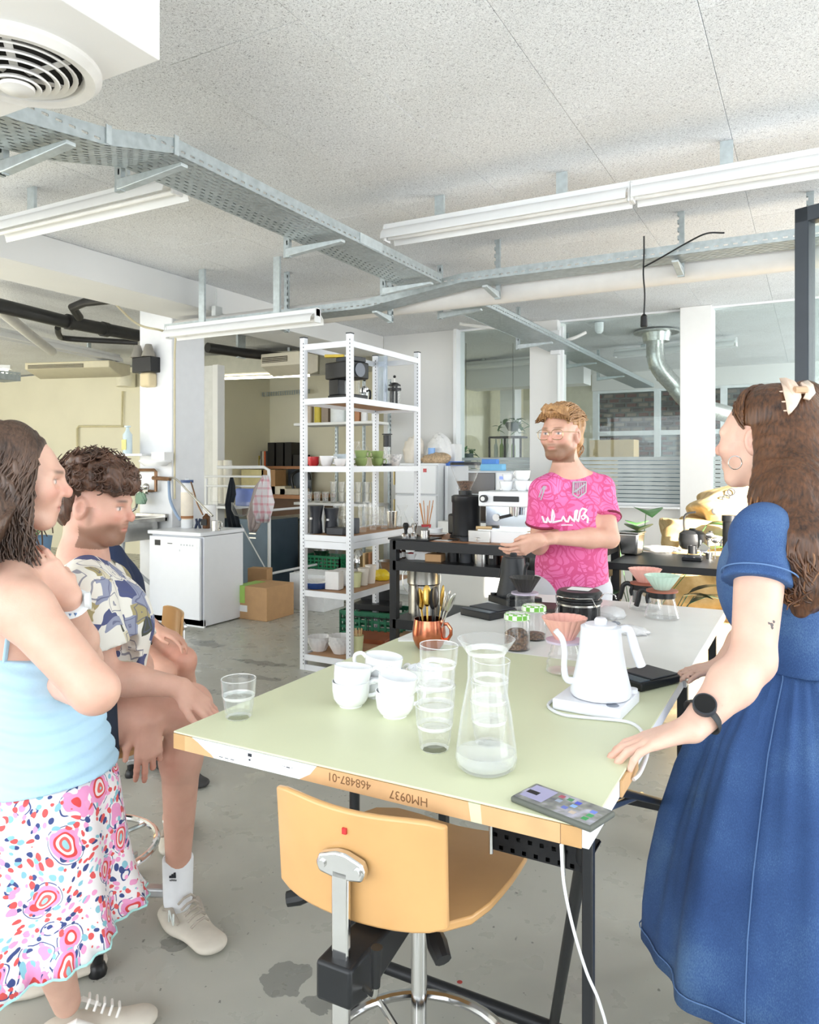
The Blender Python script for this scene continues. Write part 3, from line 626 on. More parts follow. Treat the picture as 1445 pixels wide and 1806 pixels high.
# cups
def cup_parts(t, r=.044, h=.058, mat=PORC):
    o = [(0, 0), (r*.62, 0), (r*.64, .004), (r*.80, .009), (r*.93, .020), (r*.985, .038), (r, h)]
    i = [(r*.955, h), (r*.94, .038), (r*.88, .022), (r*.7, .012), (0, .010)]
    MB().lathe(o+i, 40).build('bowl', mat, t)
    MB().tube(smooth_path([(r*.96, 0, h*.80), (r*1.25, 0, h*.93), (r*1.60, 0, h*.80), (r*1.55, 0, h*.5), (r*1.2, 0, h*.36), (r*.88, 0, h*.36)], 5), .0048, 8).build('handle', mat, t)
def cup(label, loc, rz, tilt=(0, 0), r=.044, h=.058, group='white cups on the green table'):
    t = thing('coffee_cup', label, 'cup', loc, rz, group); t.rotation_euler = (tilt[0], tilt[1], rz); cup_parts(t, r, h); return t
c1 = at(619, 1244); c2 = at(697, 1262); c3 = at(668, 1228); c4 = at(750, 1218)
cup('lower white cup of the left-hand pair, handle towards the copper mug', c1, .75)
cup('tilted white cup resting in another cup nearest the lone tumbler', c1+Vector((-.001, 0, .034)), .80, (-.05, .12))
cup('lower white cup of the pair beside the tumbler stack', c2, .9)
cup('tilted white cup on top of the pair beside the tumbler stack', c2+Vector((0, 0, .034)), 2.4, (.10, -.10))
cup('lower white cup hidden at the back of the cup cluster', c3, 2.6)
cup('tall tilted white cup at the back of the cup cluster', c3+Vector((.003, .008, .036)), 3.4, (.02, -.12), .046, .062)
cup('white cup standing behind the tumbler stack', c4, 2.9)
# sugar sticks
t = thing('sugar_packet', 'red white and blue sugar packet between the cups', 'packet', at(711, 1184), .1)
for k, c in enumerate(('#d8402f', '#efe9e4', '#3f7fc4', '#efe9e4', '#d8402f')): MB().box(-.03+k*.012, -.018+k*.012, -.012, .012, .001, .008).build('printed_band', M('sugar_'+c[1:], c, .5), t)
t = tag(MB().box(-.035, .035, -.012, .012, 0, .004).build('sugar_packet', PAPER, loc=at(722, 1130), rz=.5), 'flat white paper packet left of the copper mug', 'packet')
tag(MB().box(-.03, .03, -.015, .015, 0, .006).build('sugar_packet', PAPER, loc=at(772, 1166), rz=-.2), 'white paper packet lying in front of the copper mug', 'packet')
# copper mug with utensils
mg = at(757, 1143)
COP = M('copper', '#c8795c', .22, 1, var=.18, scale=30)
t = thing('copper_mug', 'copper mug holding spoons on the green table', 'mug', mg)
MB().lathe([(0, 0), (.034, 0), (.042, .010), (.050, .03), (.0515, .05), (.048, .075), (.046, .09), (.0445, .09), (.0465, .075), (.05, .05), (.048, .03), (.04, .012), (0, .006)], 36).build('cup_wall', COP, t)
ha = .15
MB().tube([Vector((q[0], 0, q[1])) for q in ((.045, .078), (.062, .080), (.074, .066), (.074, .050), (.064, .034), (.047, .030))], .0055, 8).build('handle', COP, t)
BRASS = M('brass', '#c9a556', .25, 1); DST = M('dark_steel', '#5a5653', .3, .9); WOODS = M('pale_wood', '#d9b98a', .6)
def spoon(label, ang, tilt, ln, mat, rod_, kind='spoon'):
    t = thing('spoon' if kind == 'spoon' else kind, label, 'utensil', mg+Vector((math.cos(ang)*.022, math.sin(ang)*.022, .012)), ang, 'utensils in the copper mug')
    t.rotation_euler = (0, tilt, ang)
    hl = ln*.62; MB().bar((0, 0, 0), (0, 0, hl+.02), .006, .003, up=(1, 0, 0)).build('shaft', mat if rod_ else DST, t, bev=.001)
    if kind == 'brush': MB().lathe([(.0, 0), (.009, 0), (.011, .03), (.006, .05), (0, .05)], 10, (0, 0, hl)).build('head', mat, t)
    else: MB().sphere((0, 0, hl+.035), .02, 8, (.3, .75, 1.7)).build('bowl', mat, t)
sp = [('pale brass spoon leaning out of the copper mug, outermost by the cups', 2.6, .22, BRASS, 1), ('brass long spoon behind the pale one in the copper mug', 2.2, .14, BRASS, 1),
      ('dark steel spoon in the copper mug beside the brass pair', 3.4, .10, DST, 1), ('thin black measuring spoon at the middle of the copper mug', 1.6, .06, BLACK, 1),
      ('broad dark cupping spoon standing highest in the copper mug', 1.2, .03, DST, 1), ('golden spoon in the copper mug towards the handle', .5, .12, BRASS, 1),
      ('steel spoon in the copper mug behind the golden one', .8, .16, STEEL, 1), ('shiny steel spoon leaning over the copper mug handle', .1, .26, STEEL, 1), ('grey steel spoon leaning farthest over the mug handle', -.2, .42, STEEL, 1)]
for i, (lb, a, tl, mt, r_) in enumerate(sp): spoon(lb, a, tl, .16+.012*(i % 3), mt, r_)
# bean jars
LID = None
def m_gingham():
    m, nt, bs = newmat('gingham_lid'); co = coords(nt, scale=(75, 75, 75)); ck = N(nt, 'TexChecker'); ck.inputs['Scale'].default_value = 1
    ck.inputs[1].default_value = (*hx('#7cc04e'), 1); ck.inputs[2].default_value = (*hx('#eef4ea'), 1); L(nt, co, ck.inputs[0]); L(nt, ck.outputs[0], bs.inputs['Base Color'])
    bs.inputs['Roughness'].default_value = .35; return m
GING = m_gingham()
def m_beans():
    m, nt, bs = newmat('coffee_beans'); co = coords(nt); v = N(nt, 'TexVoronoi'); v.inputs['Scale'].default_value = 120; L(nt, co, v.inputs[0])
    L(nt, ramp(nt, v.outputs['Distance'], [(0, hx('#8b6a4c')), (.5, hx('#6b4a33')), (.8, hx('#33241b'))]), bs.inputs['Base Color']); bumpn(nt, bs, v.outputs['Distance'], 1, .004); bs.inputs['Roughness'].default_value = .4
    return m
BEANM = m_beans()
def jar(label, loc, fill):
    t = thing('bean_jar', label, 'jar', loc)
    MB().lathe([(0, 0), (.036, 0), (.039, .004), (.039, .085), (.035, .092), (.035, .1), (.0335, .1), (.0335, .092), (.0375, .084), (.0375, .005), (0, .004)], 32).build('glass_wall', GL, t)
    MB().lathe([(0, .0045), (.0365, .0045), (.0368, fill*.8), (.02, fill), (0, fill*1.05)], 28, fn=lambda a, z: 1-.02*math.sin(9*a)).build('coffee_beans', BEANM, t)
    MB().lathe([(0, .11), (.034, .11), (.039, .105), (.0395, .092), (.0375, .092), (0, .098)], 32).build('lid', GING, t)
    MB().box(-.026, .024, -.012, .012, .1105, .1112).build('paper_label', PAPER, t)
jar('jar two thirds full of coffee beans, green checked lid', at(912, 1145), .062)
jar('jar with few coffee beans behind the fuller one', at(942, 1127), .022)
# scales
def scale_(label, loc, rz, w_, d_, h_):
    t = thing('coffee_scale', label, 'scale', loc, rz)
    MB().box(-w_/2, w_/2, -d_/2, d_/2, 0, h_).build('body', BLACK, t, bev=.004)
    MB().box(-w_/2+.004, w_/2-.004, -d_/2+.045, d_/2-.004, h_, h_+.004).build('weighing_plate', DARK, t, bev=.002)
    MB().box(-w_/2+.006, w_/2-.006, -d_/2+.004, -d_/2+.04, h_, h_+.0015).build('display', M('display_dark', '#3c4654', .15), t); return t
scale_('flat black coffee scale at the edge of the white table', at(862, 1085), -.35, .15, .15, .026)
scale_('black coffee scale beside the white kettle', at(1137, 1204), -.5, .105, .15, .022)
# electric kettles
def kettle(label, loc, rz, mat, matb, base=True, lift=.028, s=1.0, br=0):
    t = thing('gooseneck_kettle', label, 'kettle', loc, rz)
    B = lift if base else 0
    o = [(0, 0), (.066, 0), (.0695, .006), (.069, .016), (.064, .035), (.056, .07), (.0495, .11), (.046, .145), (.0455, .158), (.042, .160), (0, .160)]
    MB().lathe([(r*s, z*s+B) for r, z in o], 44).build('pot', mat, t)
    MB().lathe([(0, .164), (.036, .164), (.036, .160), (0, .160)], 32, (0, 0, B+(s-1)*.16)).build('lid', mat, t)
    MB().lathe([(0, .178), (.011, .178), (.015, .173), (.014, .164), (0, .164)], 20, (0, 0, B+(s-1)*.16)).build('lid_knob', mat, t)
    MB().tube(smooth_path([(-.052*s, 0, .030*s+B), (-.078*s, 0, .034*s+B), (-.084*s, 0, .062*s+B), (-.083*s, 0, .10*s+B), (-.089*s, 0, .128*s+B), (-.104*s, 0, .147*s+B)], 6), [.0085]*6+[.0075]*6+[.0068]*19, 12).build('spout', mat, t)
    hp = smooth_path([(.040*s, 0, .150*s+B), (.062*s, 0, .153*s+B), (.070*s, 0, .135*s+B), (.080*s, 0, .10*s+B), (.092*s, 0, .068*s+B)], 6)
    MB().tube(hp, [.010+.0035*min(1, i/14) for i in range(len(hp))], 12, flat=.8).build('handle', mat, t)
    if base:
        MB().box(-.088, .068, -.08, .08, .0, .026).build('power_base', matb, t, bev=.003, rz=br)
        MB().lathe([(0, 0), (.013, 0), (.013, .009), (0, .009)], 20, (.055, .062, .026)).build('dial', matb, t, rz=br)
        MB().lathe([(0, 0), (.014, 0), (.014, .0006), (0, .0006)], 24, (.045, -.058, .026)).build('display', M('grey_display', '#6d7684', .3), t, rz=br)
    return t
KW = M('matte_white', '#e6e8ee', .38, var=.01)
kb = at(1060, 1246)
kettle('white gooseneck kettle standing on its square power base', kb, .42, KW, KW, br=-.48)
tag(MB().tube(smooth_path([at(1000, 1232)+Vector((0, 0, .006)), at(975, 1238)+Vector((0, 0, .004)), at(968, 1250)+Vector((0, 0, .004)), at(995, 1264)+Vector((0, 0, .004)), at(1050, 1270)+Vector((0, 0, .004)), at(1105, 1276)+Vector((0, 0, .004)),
        at(1128, 1288)+Vector((0, 0, .004)), at(1140, 1310)+Vector((0, 0, .004)), PD(1142, 1330, 1.46), PD(1130, 1362, 1.42), PD(1118, 1375, 1.40)], 6), .0036, 8).build('kettle_flex', WC), 'white kettle flex looping over the table edge', 'cable')
kettle('matte black gooseneck kettle at the far end of the white table', at(906, 1062), 2.5, M('matte_black', '#26282b', .45, var=.1), BLACK, lift=.024, s=1.0)
# drippers and servers
def flute(n, amp): return lambda a, z: 1+amp*math.sin(n*a)*min(1, z/.02)
def dripper(t, z, mat, r0=.026, r1=.058, h=.058):
    MB().lathe([(r0, z), (r1, z+h), (r1-.003, z+h), (r0-.003, z+.002)], 100, fn=lambda a, zz: 1+.07*abs(math.sin(10*a))*max(0, (zz-z)/h)).build('dripper', mat, t)
PINK = M('pink_ceramic', '#eeb4a6', .4, var=.03); MINT = M('mint_ceramic', '#c3dccb', .35, var=.03); BLKC = M('black_ceramic', '#3a3836', .5)
LILAC = M('lilac_resin', '#c9bdd0', .3, var=.02); WOODR = M('red_brown_wood', '#9c5a45', .45, var=.12)
def ring(t, z, mat, r0=.024, r1=.05): MB().lathe([(r0, z), (r1, z), (r1, z+.006), (r0, z+.008)], 40).build('dripper_holder', mat, t)
sv = at(996, 1186)
t = thing('pour_over_set', 'pink fluted dripper with lilac holder on a ribbed glass server', 'coffee server', sv)
MB().lathe([(0, 0), (.044, 0), (.050, .006), (.047, .02), (.049, .028), (.043, .038), (.044, .046), (.038, .056), (.038, .064), (.034, .074), (.034, .082), (.0325, .082), (.0325, .074), (.0365, .064), (.0365, .056), (.042, .046), (.041, .038), (.047, .028), (.045, .02), (.048, .006), (0, .004)], 44).build('glass_server', GL, t)
ring(t, .083, LILAC); dripper(t, .091, PINK)
t = thing('pour_over_set', 'black fluted dripper with lilac holder on a handled glass server', 'coffee server', at(926, 1078))
MB().lathe([(0, 0), (.036, 0), (.037, .003), (.037, .066), (.0355, .066), (.0355, .005), (0, .004)], 36).build('glass_server', GL, t)
MB().tube(smooth_path([(-.034, -.012, .062), (-.058, -.02, .060), (-.060, -.021, .035), (-.058, -.02, .012), (-.036, -.013, .01)], 6), .005, 8).build('handle', GL, t)
ring(t, .067, LILAC, .024, .052); dripper(t, .075, BLKC, .026, .057, .055)
def range_server(label, loc, cer, rz):
    t = thing('pour_over_set', label, 'coffee server', loc, rz)
    MB().lathe([(0, 0), (.058, 0), (.062, .006), (.060, .016), (.050, .05), (.044, .074), (.044, .09), (.0425, .09), (.0425, .074), (.0485, .05), (.058, .016), (.059, .007), (0, .004)], 40, fn=lambda a, z: 1+.012*math.cos(16*a)).build('glass_server', GL, t)
    MB().lathe([(.044, .076), (.0475, .076), (.0475, .096), (.044, .096)], 36).build('collar', BLACK, t)
    MB().tube(smooth_path([(-.044, 0, .088), (-.066, 0, .096), (-.082, 0, .086), (-.088, 0, .060), (-.096, 0, .034)], 6), .0095, 10).build('handle', BLACK, t)
    MB().tube(smooth_path([(-.043, -.01, .088), (-.050, -.01, .07), (-.046, -.01, .052)], 5), .0085, 10).build('grip', BLACK, t)
    ring(t, .097, WOODR, .022, .056); dripper(t, .105, cer, .028, .060, .052); return t
range_server('mint fluted dripper with wooden ring on a black-handled glass server', at(1168, 1090), MINT, -.15)
range_server('pink fluted dripper with wooden ring on a black-handled glass server', at(1138, 1074), PINK, .1)
# canister
cn = at(1022, 1104)
t = thing('canister', 'black lidded coffee canister with wire clamp', 'canister', cn)
MB().lathe([(0, 0), (.068, 0), (.072, .004), (.072, .075), (0, .075)], 40).build('body', M('smoked_jar', '#1d1c1e', .12), t)
MB().lathe([(.0725, .075), (.074, .076), (.074, .082), (.0725, .083)], 40).build('band', STEEL, t)
MB().lathe([(0, .083), (.074, .083), (.078, .088), (.078, .094), (.073, .097), (.073, .102), (.078, .105), (.078, .118), (.07, .126), (0, .128)], 40).build('lid', BLACK, t)
MB().box(-.035, .04, -.03, .03, .1285, .130).build('paper_label', PAPER, t)
MB().tube([(-.066, -.045, .075), (-.068, -.05, .108), (-.03, -.078, .108), (.02, -.082, .108), (.06, -.058, .108), (.07, -.04, .076)], .002, 6).build('wire_clamp', CHROME, t)
MB().tube(smooth_path([(.07, -.02, .1), (.09, 0, .12), (.115, .02, .115), (.12, .03, .1)], 5), .002, 6).build('wire_clamp', CHROME, t)
# plastic bags
def m_film(name, tint):
    return thin_glass(name, tint, lo=.25, hi=.8, rough=.25, body=.5, bodycol='#f2f2f4')
FILM = m_film('plastic_film', '#ffffff')
def crumple(name, label, loc, sx, sy, sz, mat, seed, cat='bag', n=18, amp=.25):
    rng = np.random.RandomState(seed); m = MB(); m.sphere((0, 0, 0), 1, n)
    ph = rng.rand(8, 4)*6.28; fr = rng.uniform(2, 7, (8, 3)); vs = []
    for v in m.v:
        d = sum(math.sin(fr[k][0]*v[0]+fr[k][1]*v[1]+fr[k][2]*v[2]+ph[k][0]) for k in range(8))/8
        q = 1+amp*abs(d)*1.6-amp*.5; z = max(v[2]*q, -.55)+.55
        vs.append((v[0]*q*sx, v[1]*q*sy, z*sz/1.55))
    m.v = vs; return tag(m.build(name, mat, loc=loc, ang=25), label, cat)
crumple('plastic_bag', 'crumpled clear plastic bag beside the black canister', at(1078, 1090), .055, .05, .045, FILM, 3)
crumple('plastic_bag', 'crumpled clear bag with printed patch behind the white kettle', at(1112, 1118), .06, .04, .03, FILM, 5)
tag(crumple('paper_wrapper', 'grey printed wrapper piece on the clear bag', at(1085, 1112)+Vector((0, 0, .012)), .02, .018, .02, M('print_grey', '#8d929a', .5), 9), 'grey printed wrapper piece by the clear bag', 'wrapper')
tag(MB().box(-.11, .11, -.16, .16, 0, .002).build('paper_sheet', PAPER, loc=at(978, 1062), rz=.4), 'white paper sheet lying at the far end of the white table', 'paper')
tag(MB().box(-.05, .05, -.07, .07, 0, .014).build('notebook', M('dark_brown_cover', '#3a2f2c', .5), loc=at(952, 1075)+Vector((.01, .02, 0)), rz=.2, bev=.002), 'small dark notebook by the black dripper', 'notebook')
t = thing('scoop', 'dark wooden scoop handle beside the pink dripper', 'scoop', at(975, 1087), -.1)
MB().tube([(-.03, 0, .006), (.0, 0, .008), (.04, 0, .006)], [.003, .005, .009], 8).build('handle', M('dark_wood', '#5a4436', .5), t)
# phone
ph = at(991, 1428)
dv = (at(1062, 1456)-at(920, 1402)); t = thing('phone', 'mobile phone in a dark case with its screen lit at the table corner', 'phone', ph, math.atan2(dv.y, dv.x))
MB().box(-.0765, .0765, -.0375, .0375, 0, .0105).build('case', M('phone_case', '#5c5f58', .55), t, bev=.0045, seg=3)
def m_screen():
    m, nt, bs = newmat('phone_screen'); co = coords(nt, 'Object', (1, 1, 1)); n = N(nt, 'TexNoise'); n.inputs['Scale'].default_value = 38; L(nt, co, n.inputs[0])
    c = ramp(nt, n.outputs[0], [(.3, hx('#4a4c54')), (.55, hx('#7e7f7a')), (.75, hx('#a8a6b8'))]); L(nt, c, bs.inputs['Base Color']); L(nt, c, bs.inputs['Emission Color']); bs.inputs['Emission Strength'].default_value = .25; bs.inputs['Roughness'].default_value = .08
    return m
sc = MB().box(-.072, .072, -.033, .033, .0105, .0109).build('screen', m_screen(), t)
MB().box(-.068, -.025, -.022, .028, .0109, .0112).build('widget', M('widget_pale', '#a9a6c8', .2), sc, bev=.001)
MB().box(-.066, -.045, -.006, .006, .0113, .0115).build('camera_island', BLACK, sc)
for k, (x, y, c) in enumerate(((-.012, .020, '#b05a6a'), (.004, .020, '#4f8a5c'), (.02, .018, '#4a56c8'), (.02, .004, '#8fb4e8'), (.012, -.01, '#6a78c0'), (.03, -.016, '#c8b8a8'), (.055, -.02, '#3f9a58'), (.056, -.006, '#45a060'), (.054, .008, '#6d83d8'), (-.008, .004, '#9aa4b8'))):
    MB().box(x-.005, x+.005, y-.005, y+.005, .0109, .0112).build('app_icon', M('icon_'+c[1:], c, .2), sc, bev=.0015)
# ================================================================ helpers for the furnishings
def bx(name, label, cat, loc, size, mat, rz=0, bev=.004, group=None):
    o = MB().box(-size[0]/2, size[0]/2, -size[1]/2, size[1]/2, 0, size[2]).build(name, mat, loc=loc, rz=rz, bev=bev); return tag(o, label, cat, group)
def lt(name, label, cat, loc, prof, mat, n=28, group=None, fn=None, rz=0):
    return tag(MB().lathe(prof, n, fn=fn).build(name, mat, loc=loc, rz=rz), label, cat, group)
def pot(r, h, w_=.003, r0=None):
    r0 = r0 or r; return [(0, 0), (r0, 0), (r, h), (r-w_, h), (r0-w_, w_), (0, w_)]
def mug(name, label, loc, r, h, mat, rz, group, cat='cup', flare=.8):
    t = thing(name, label, cat, loc, rz, group)
    MB().lathe([(0, 0), (r*flare*.7, 0), (r*flare, h*.25), (r, h), (r*.94, h), (r*flare*.9, h*.28), (0, h*.1)], 24).build('bowl', mat, t)
    MB().tube(smooth_path([(r*.95, 0, h*.85), (r*1.4, 0, h*.85), (r*1.5, 0, h*.5), (r*1.2, 0, h*.25), (r*.9, 0, h*.3)], 4), r*.11, 7).build('handle', mat, t); return t
# ================================================================ white shelf rack
RX0, RX1, RY0, RY1 = -3.19, -2.80, 4.32, 5.31; LEV = (.11, .563, .957, 1.44, 1.915)
RW = M('rack_white', '#e6e9ee', .4, var=.015); CHIP = M('shelf_board', '#b48d6c', .7, var=.08)
t = thing('shelf_rack', 'tall white slotted steel rack with brown boards full of cups', 'shelf', (0, 0, 0))
for i, (x, y) in enumerate(((RX0, RY0), (RX1, RY0), (RX1, RY1), (RX0, RY1))):
    po_ = MB().box(x-.02, x+.02, y-.02, y+.02, 0, 2.35).build('post', RW, t, bev=.002)
    MB().box(x-.021, x+.021, y-.021, y+.021, 2.348, 2.356).build('post_cap', DARK, po_)
    h_ = MB(); sy = -1 if y < 5 else -1
    for k in range(88): h_.box(x+.009, x+.014, y-.0215, y-.019, .04+k*.026, .050+k*.026)
    o = h_.build('punched_holes', M('hole_dark', '#3b3d42', .8), po_); o['kind'] = 'stuff'
for z in LEV+(2.30,):
    if z < 2.2: MB().box(RX0+.02, RX1-.02, RY0+.0, RY1, z-.018, z-.003).build('shelf_board', CHIP, t)
    for a in ((RX0, RX1, RY0-.018, RY0-.004), (RX0, RX1, RY1+.004, RY1+.018), (RX0-.018, RX0-.004, RY0, RY1), (RX1+.004, RX1+.018, RY0, RY1)):
        MB().box(*a, z-.04, z+.002).build('shelf_beam', RW, t, bev=.001, seg=1)
MB().box(RX0, RX1, RY0-.016, RY0-.004, .0, .04).build('shelf_beam', RW, t)
MB().box(RX1+.004, RX1+.016, RY0, RY1, .87, .915).build('shelf_beam', RW, t); MB().box(RX0, RX1, RY0-.016, RY0-.004, .865, .915).build('shelf_beam', RW, t)
def rk(x, lev, v=-2.97, u=4.45):
    p = PV(x, 0, v)
    if p.y < 4.42: p = PU(x, 0, u)
    return Vector((p.x, min(p.y, 5.24), LEV[lev]))
# top level
t = thing('coffee_machine', 'black drip coffee machine on the top rack board', 'coffee machine', rk(603, 4)+Vector((0, .06, 0)), -.2)
MB().box(-.10, .13, -.09, .09, 0, .035).build('base', BLACK, t, bev=.006); MB().box(-.10, -.0, -.08, .08, .035, .15).build('column', BLACK, t, bev=.006)
MB().box(-.12, .13, -.10, .10, .15, .27).build('head', BLACK, t, bev=.01); MB().box(-.04, .13, -.07, .07, .27, .305).build('lid', DARK, t, bev=.006)
MB().lathe([(0, 0), (.05, 0), (.05, .008), (0, .008)], 28, (0, 0, 0)).xf(Matrix.Translation((.131, 0, .21))@Matrix.Rotation(PI/2, 4, 'Y')).build('dial', M('dial_grey', '#6d7179', .3, .5), t)
MB().lathe(pot(.055, .10), 24, (.06, 0, .036)).build('jug', GLASS, t)
def press(label, loc, r, h, rz, steel):
    t = thing('french_press', label, 'coffee press', loc, rz); fm = CHROME if steel else BLACK
    MB().lathe(pot(r, h), 24, (0, 0, .01)).build('beaker', GLASS, t)
    for z in (.0, h*.78): MB().lathe([(r+.001, z), (r+.004, z), (r+.004, z+.02), (r+.001, z+.02)], 24).build('band', fm, t)
    MB().box(r*.7, r+.006, -.008, .008, 0, h).build('frame_strut', fm, t); MB().box(-r-.006, -r*.85, -.008, .008, 0, h).build('frame_strut', fm, t)
    MB().lathe([(0, h+.03), (r*.5, h+.025), (r, h+.008), (r, h), (0, h)], 24).build('lid', fm, t)
    MB().cyl((0, 0, h+.02), (0, 0, h+.07), .003, n=6).build('plunger_rod', CHROME, t); MB().sphere((0, 0, h+.075), .012, 7).build('plunger_knob', BLACK, t)
    MB().tube(smooth_path([(r, 0, h*.85), (r+.045, 0, h*.85), (r+.055, 0, h*.5), (r+.04, 0, h*.18), (r, 0, h*.15)], 5), .008, 8).build('handle', BLACK, t)
press('small chrome french press beside the black coffee machine', rk(643, 4)+Vector((0, 0, 0)), .034, .10, -.5, True)
press('larger black framed french press at the rack end', rk(709, 4), .05, .17, 2.4, False)
lt('glass_tube', 'tall empty clear tube standing on the top rack board', 'tube', rk(687, 4, -3.08), [(0, 0), (.04, 0), (.04, .42), (.037, .42), (.037, .004), (0, .004)], thin_glass('acrylic', '#f4f8ff', lo=.1, hi=.6, body=.15))
bx('yellow_spatula', 'yellow plastic piece lying on the coffee machine', 'tool', rk(600, 4)+Vector((-.06, .02, .306)), (.14, .05, .02), M('spat_yellow', '#d8bb45', .5), .4)
# cup level
RED = M('red_enamel', '#c43438', .25); GRN = M('olive_glaze', '#8fa56a', .25, var=.08); BLUW = M('pale_blue_glaze', '#c4d2da', .2)
mug('mug', 'red enamel mug at the rack corner', rk(553, 3)+Vector((0, 0, 0)), .040, .07, RED, 3.5, 'cups on the rack', flare=1)
for lb, x, v, r, h, m_, rz, dz in (('wide white cup next to the red mug', 576, -2.97, .052, .075, PORC, .3, 0), ('white cup with saucer rim behind the rack post', 600, -2.97, .046, .055, PORC, 2.8, 0),
        ('pale blue bowl-cup in the back row of the rack', 588, -3.09, .055, .09, BLUW, 1, 0), ('white cup upside of the pale blue one', 607, -3.09, .044, .095, PORC, .2, 0)):
    p = rk(x, 3, v); p += Vector((0, .10 if v < -3.05 else 0, dz)); mug('coffee_cup', lb, p, r, h, m_, rz, 'cups on the rack')
for i, (x, dz, lb) in enumerate(((637, 0, 'lower green cup of the pair nearest the rack post'), (637, .056, 'upper green cup of the pair nearest the rack post'), (666, 0, 'lower green cup of the pair beside the plunger press'), (666, .056, 'upper green cup of the pair beside the plunger press'))):
    mug('green_cup', lb, rk(x, 3)+Vector((0, 0, dz)), .048, .062, GRN, 3.3 if (i < 2) == (dz == 0) else .2, 'green cups on the rack', flare=.85)
t = thing('plunger_press', 'slim clear plunger coffee press with black sleeve', 'coffee press', rk(683, 3, -2.9))
MB().lathe(pot(.028, .20), 20).build('tube', GLASS, t); MB().lathe([(0, .24), (.03, .24), (.03, .15), (.0, .15)], 20).build('sleeve', BLACK, t)
MB().lathe([(0, .25), (.04, .25), (.04, .243), (0, .243)], 20).build('flange', BLACK, t); MB().lathe([(0, .02), (.034, .02), (.034, 0), (0, 0)], 20).build('cap', DARK, t)
lt('bowl', 'small plain white bowl at the rack end', 'bowl', rk(703, 3), [(0, 0), (.03, 0), (.035, .005), (.055, .075), (.052, .075), (.032, .008), (0, .008)], PORC)
lt('bowl', 'wide white bowl with blue floral print at the rack end', 'bowl', rk(722, 3), [(0, 0), (.03, 0), (.035, .005), (.068, .095), (.064, .095), (.032, .008), (0, .008)], M('floral_china', '#dfe6ea', .2, var=.35, scale=40))
lt('glass_carafe', 'clear glass jug behind the green cups', 'carafe', rk(628, 3, -3.1), [(0, 0), (.05, 0), (.05, .12), (.03, .15), (.03, .19), (.028, .19), (.028, .15), (.047, .12), (.047, .004), (0, .004)], GLASS)
lt('glass_carafe', 'clear glass jug with lid behind the wide cup', 'carafe', rk(608, 3, -3.12)+Vector((0, .25, 0)), [(0, 0), (.05, 0), (.05, .14), (.03, .17), (.03, .2), (0, .21)], GLASS)
# glass level
def grinder_small(label, loc, s):
    t = thing('coffee_grinder', label, 'grinder', loc)
    MB().lathe([(0, 0), (.055*s, 0), (.05*s, .08*s), (.045*s, .10*s), (.06*s, .19*s), (.06*s, .2*s), (0, .2*s)], 20).build('body', M('navy_black', '#23262d', .4), t); MB().box(-.008, .008, -.056*s, -.045*s, .1*s, .115*s).build('badge', PAPER, t)
grinder_small('tapered dark electric grinder at the rack corner', rk(556, 2), 1); grinder_small('second smaller dark grinder behind the rack post', rk(573, 2)+Vector((.01, .07, 0)), .9)
bx('dark_box', 'low dark grey box on the glasses board', 'box', rk(597, 2), (.14, .10, .05), DARK); bx('dark_box', 'upright dark grey box between the stacked tumblers', 'box', rk(622, 2, -2.93), (.09, .05, .11), M('slate', '#55595f', .6))
tg = MB().lathe([(0, 0), (.024, 0), (.03, .05), (.032, .056), (.036, .10), (.034, .10), (.03, .056), (.028, .05), (.022, .008), (0, .008)], 20)
first = None
ords = ['lowest', 'middle', 'topmost']
for cxp, v, nst, nm in ((596, -3.06, 3, 'stack behind the low dark box'), (612, -3.10, 3, 'stack hidden by the rack post'), (640, -2.93, 3, 'stack by the upright dark box'), (658, -2.95, 3, 'stack in the middle of the board'), (664, -3.08, 2, 'back stack in the middle of the board'), (678, -2.92, 2, 'stack before the steel beaker'), (680, -3.1, 2, 'far back stack by the steel beaker'), (648, -3.12, 3, 'back stack behind the dark box')):
    for k in range(nst):
        if first is None: first = tg.build('drinking_glass', GL); o = first
        else: o = first.copy(); COL.objects.link(o)
        p = rk(cxp, 2, v, 4.52); o.location = p+Vector((0, 0, .052*k)); tag(o, (ords[k] if nst == 3 else ('lower', 'upper')[k])+' tumbler of the rack '+nm, 'glass', 'tumblers on the rack')
lt('steel_beaker', 'steel beaker on the rack glasses board', 'beaker', rk(692, 2, -2.9), pot(.045, .13, .002, .035), STEEL)
lt('glass_dripper', 'glass flask coffee maker at the end of the board', 'carafe', rk(722, 2, -2.9), [(0, 0), (.06, 0), (.065, .01), (.02, .10), (.018, .12), (.045, .17), (.043, .17), (.015, .12), (.06, .01), (0, .006)], GLASS)
lt('glass_dripper', 'small glass cup near the flask on the rack', 'glass', rk(708, 2, -2.95), pot(.04, .08), GLASS)
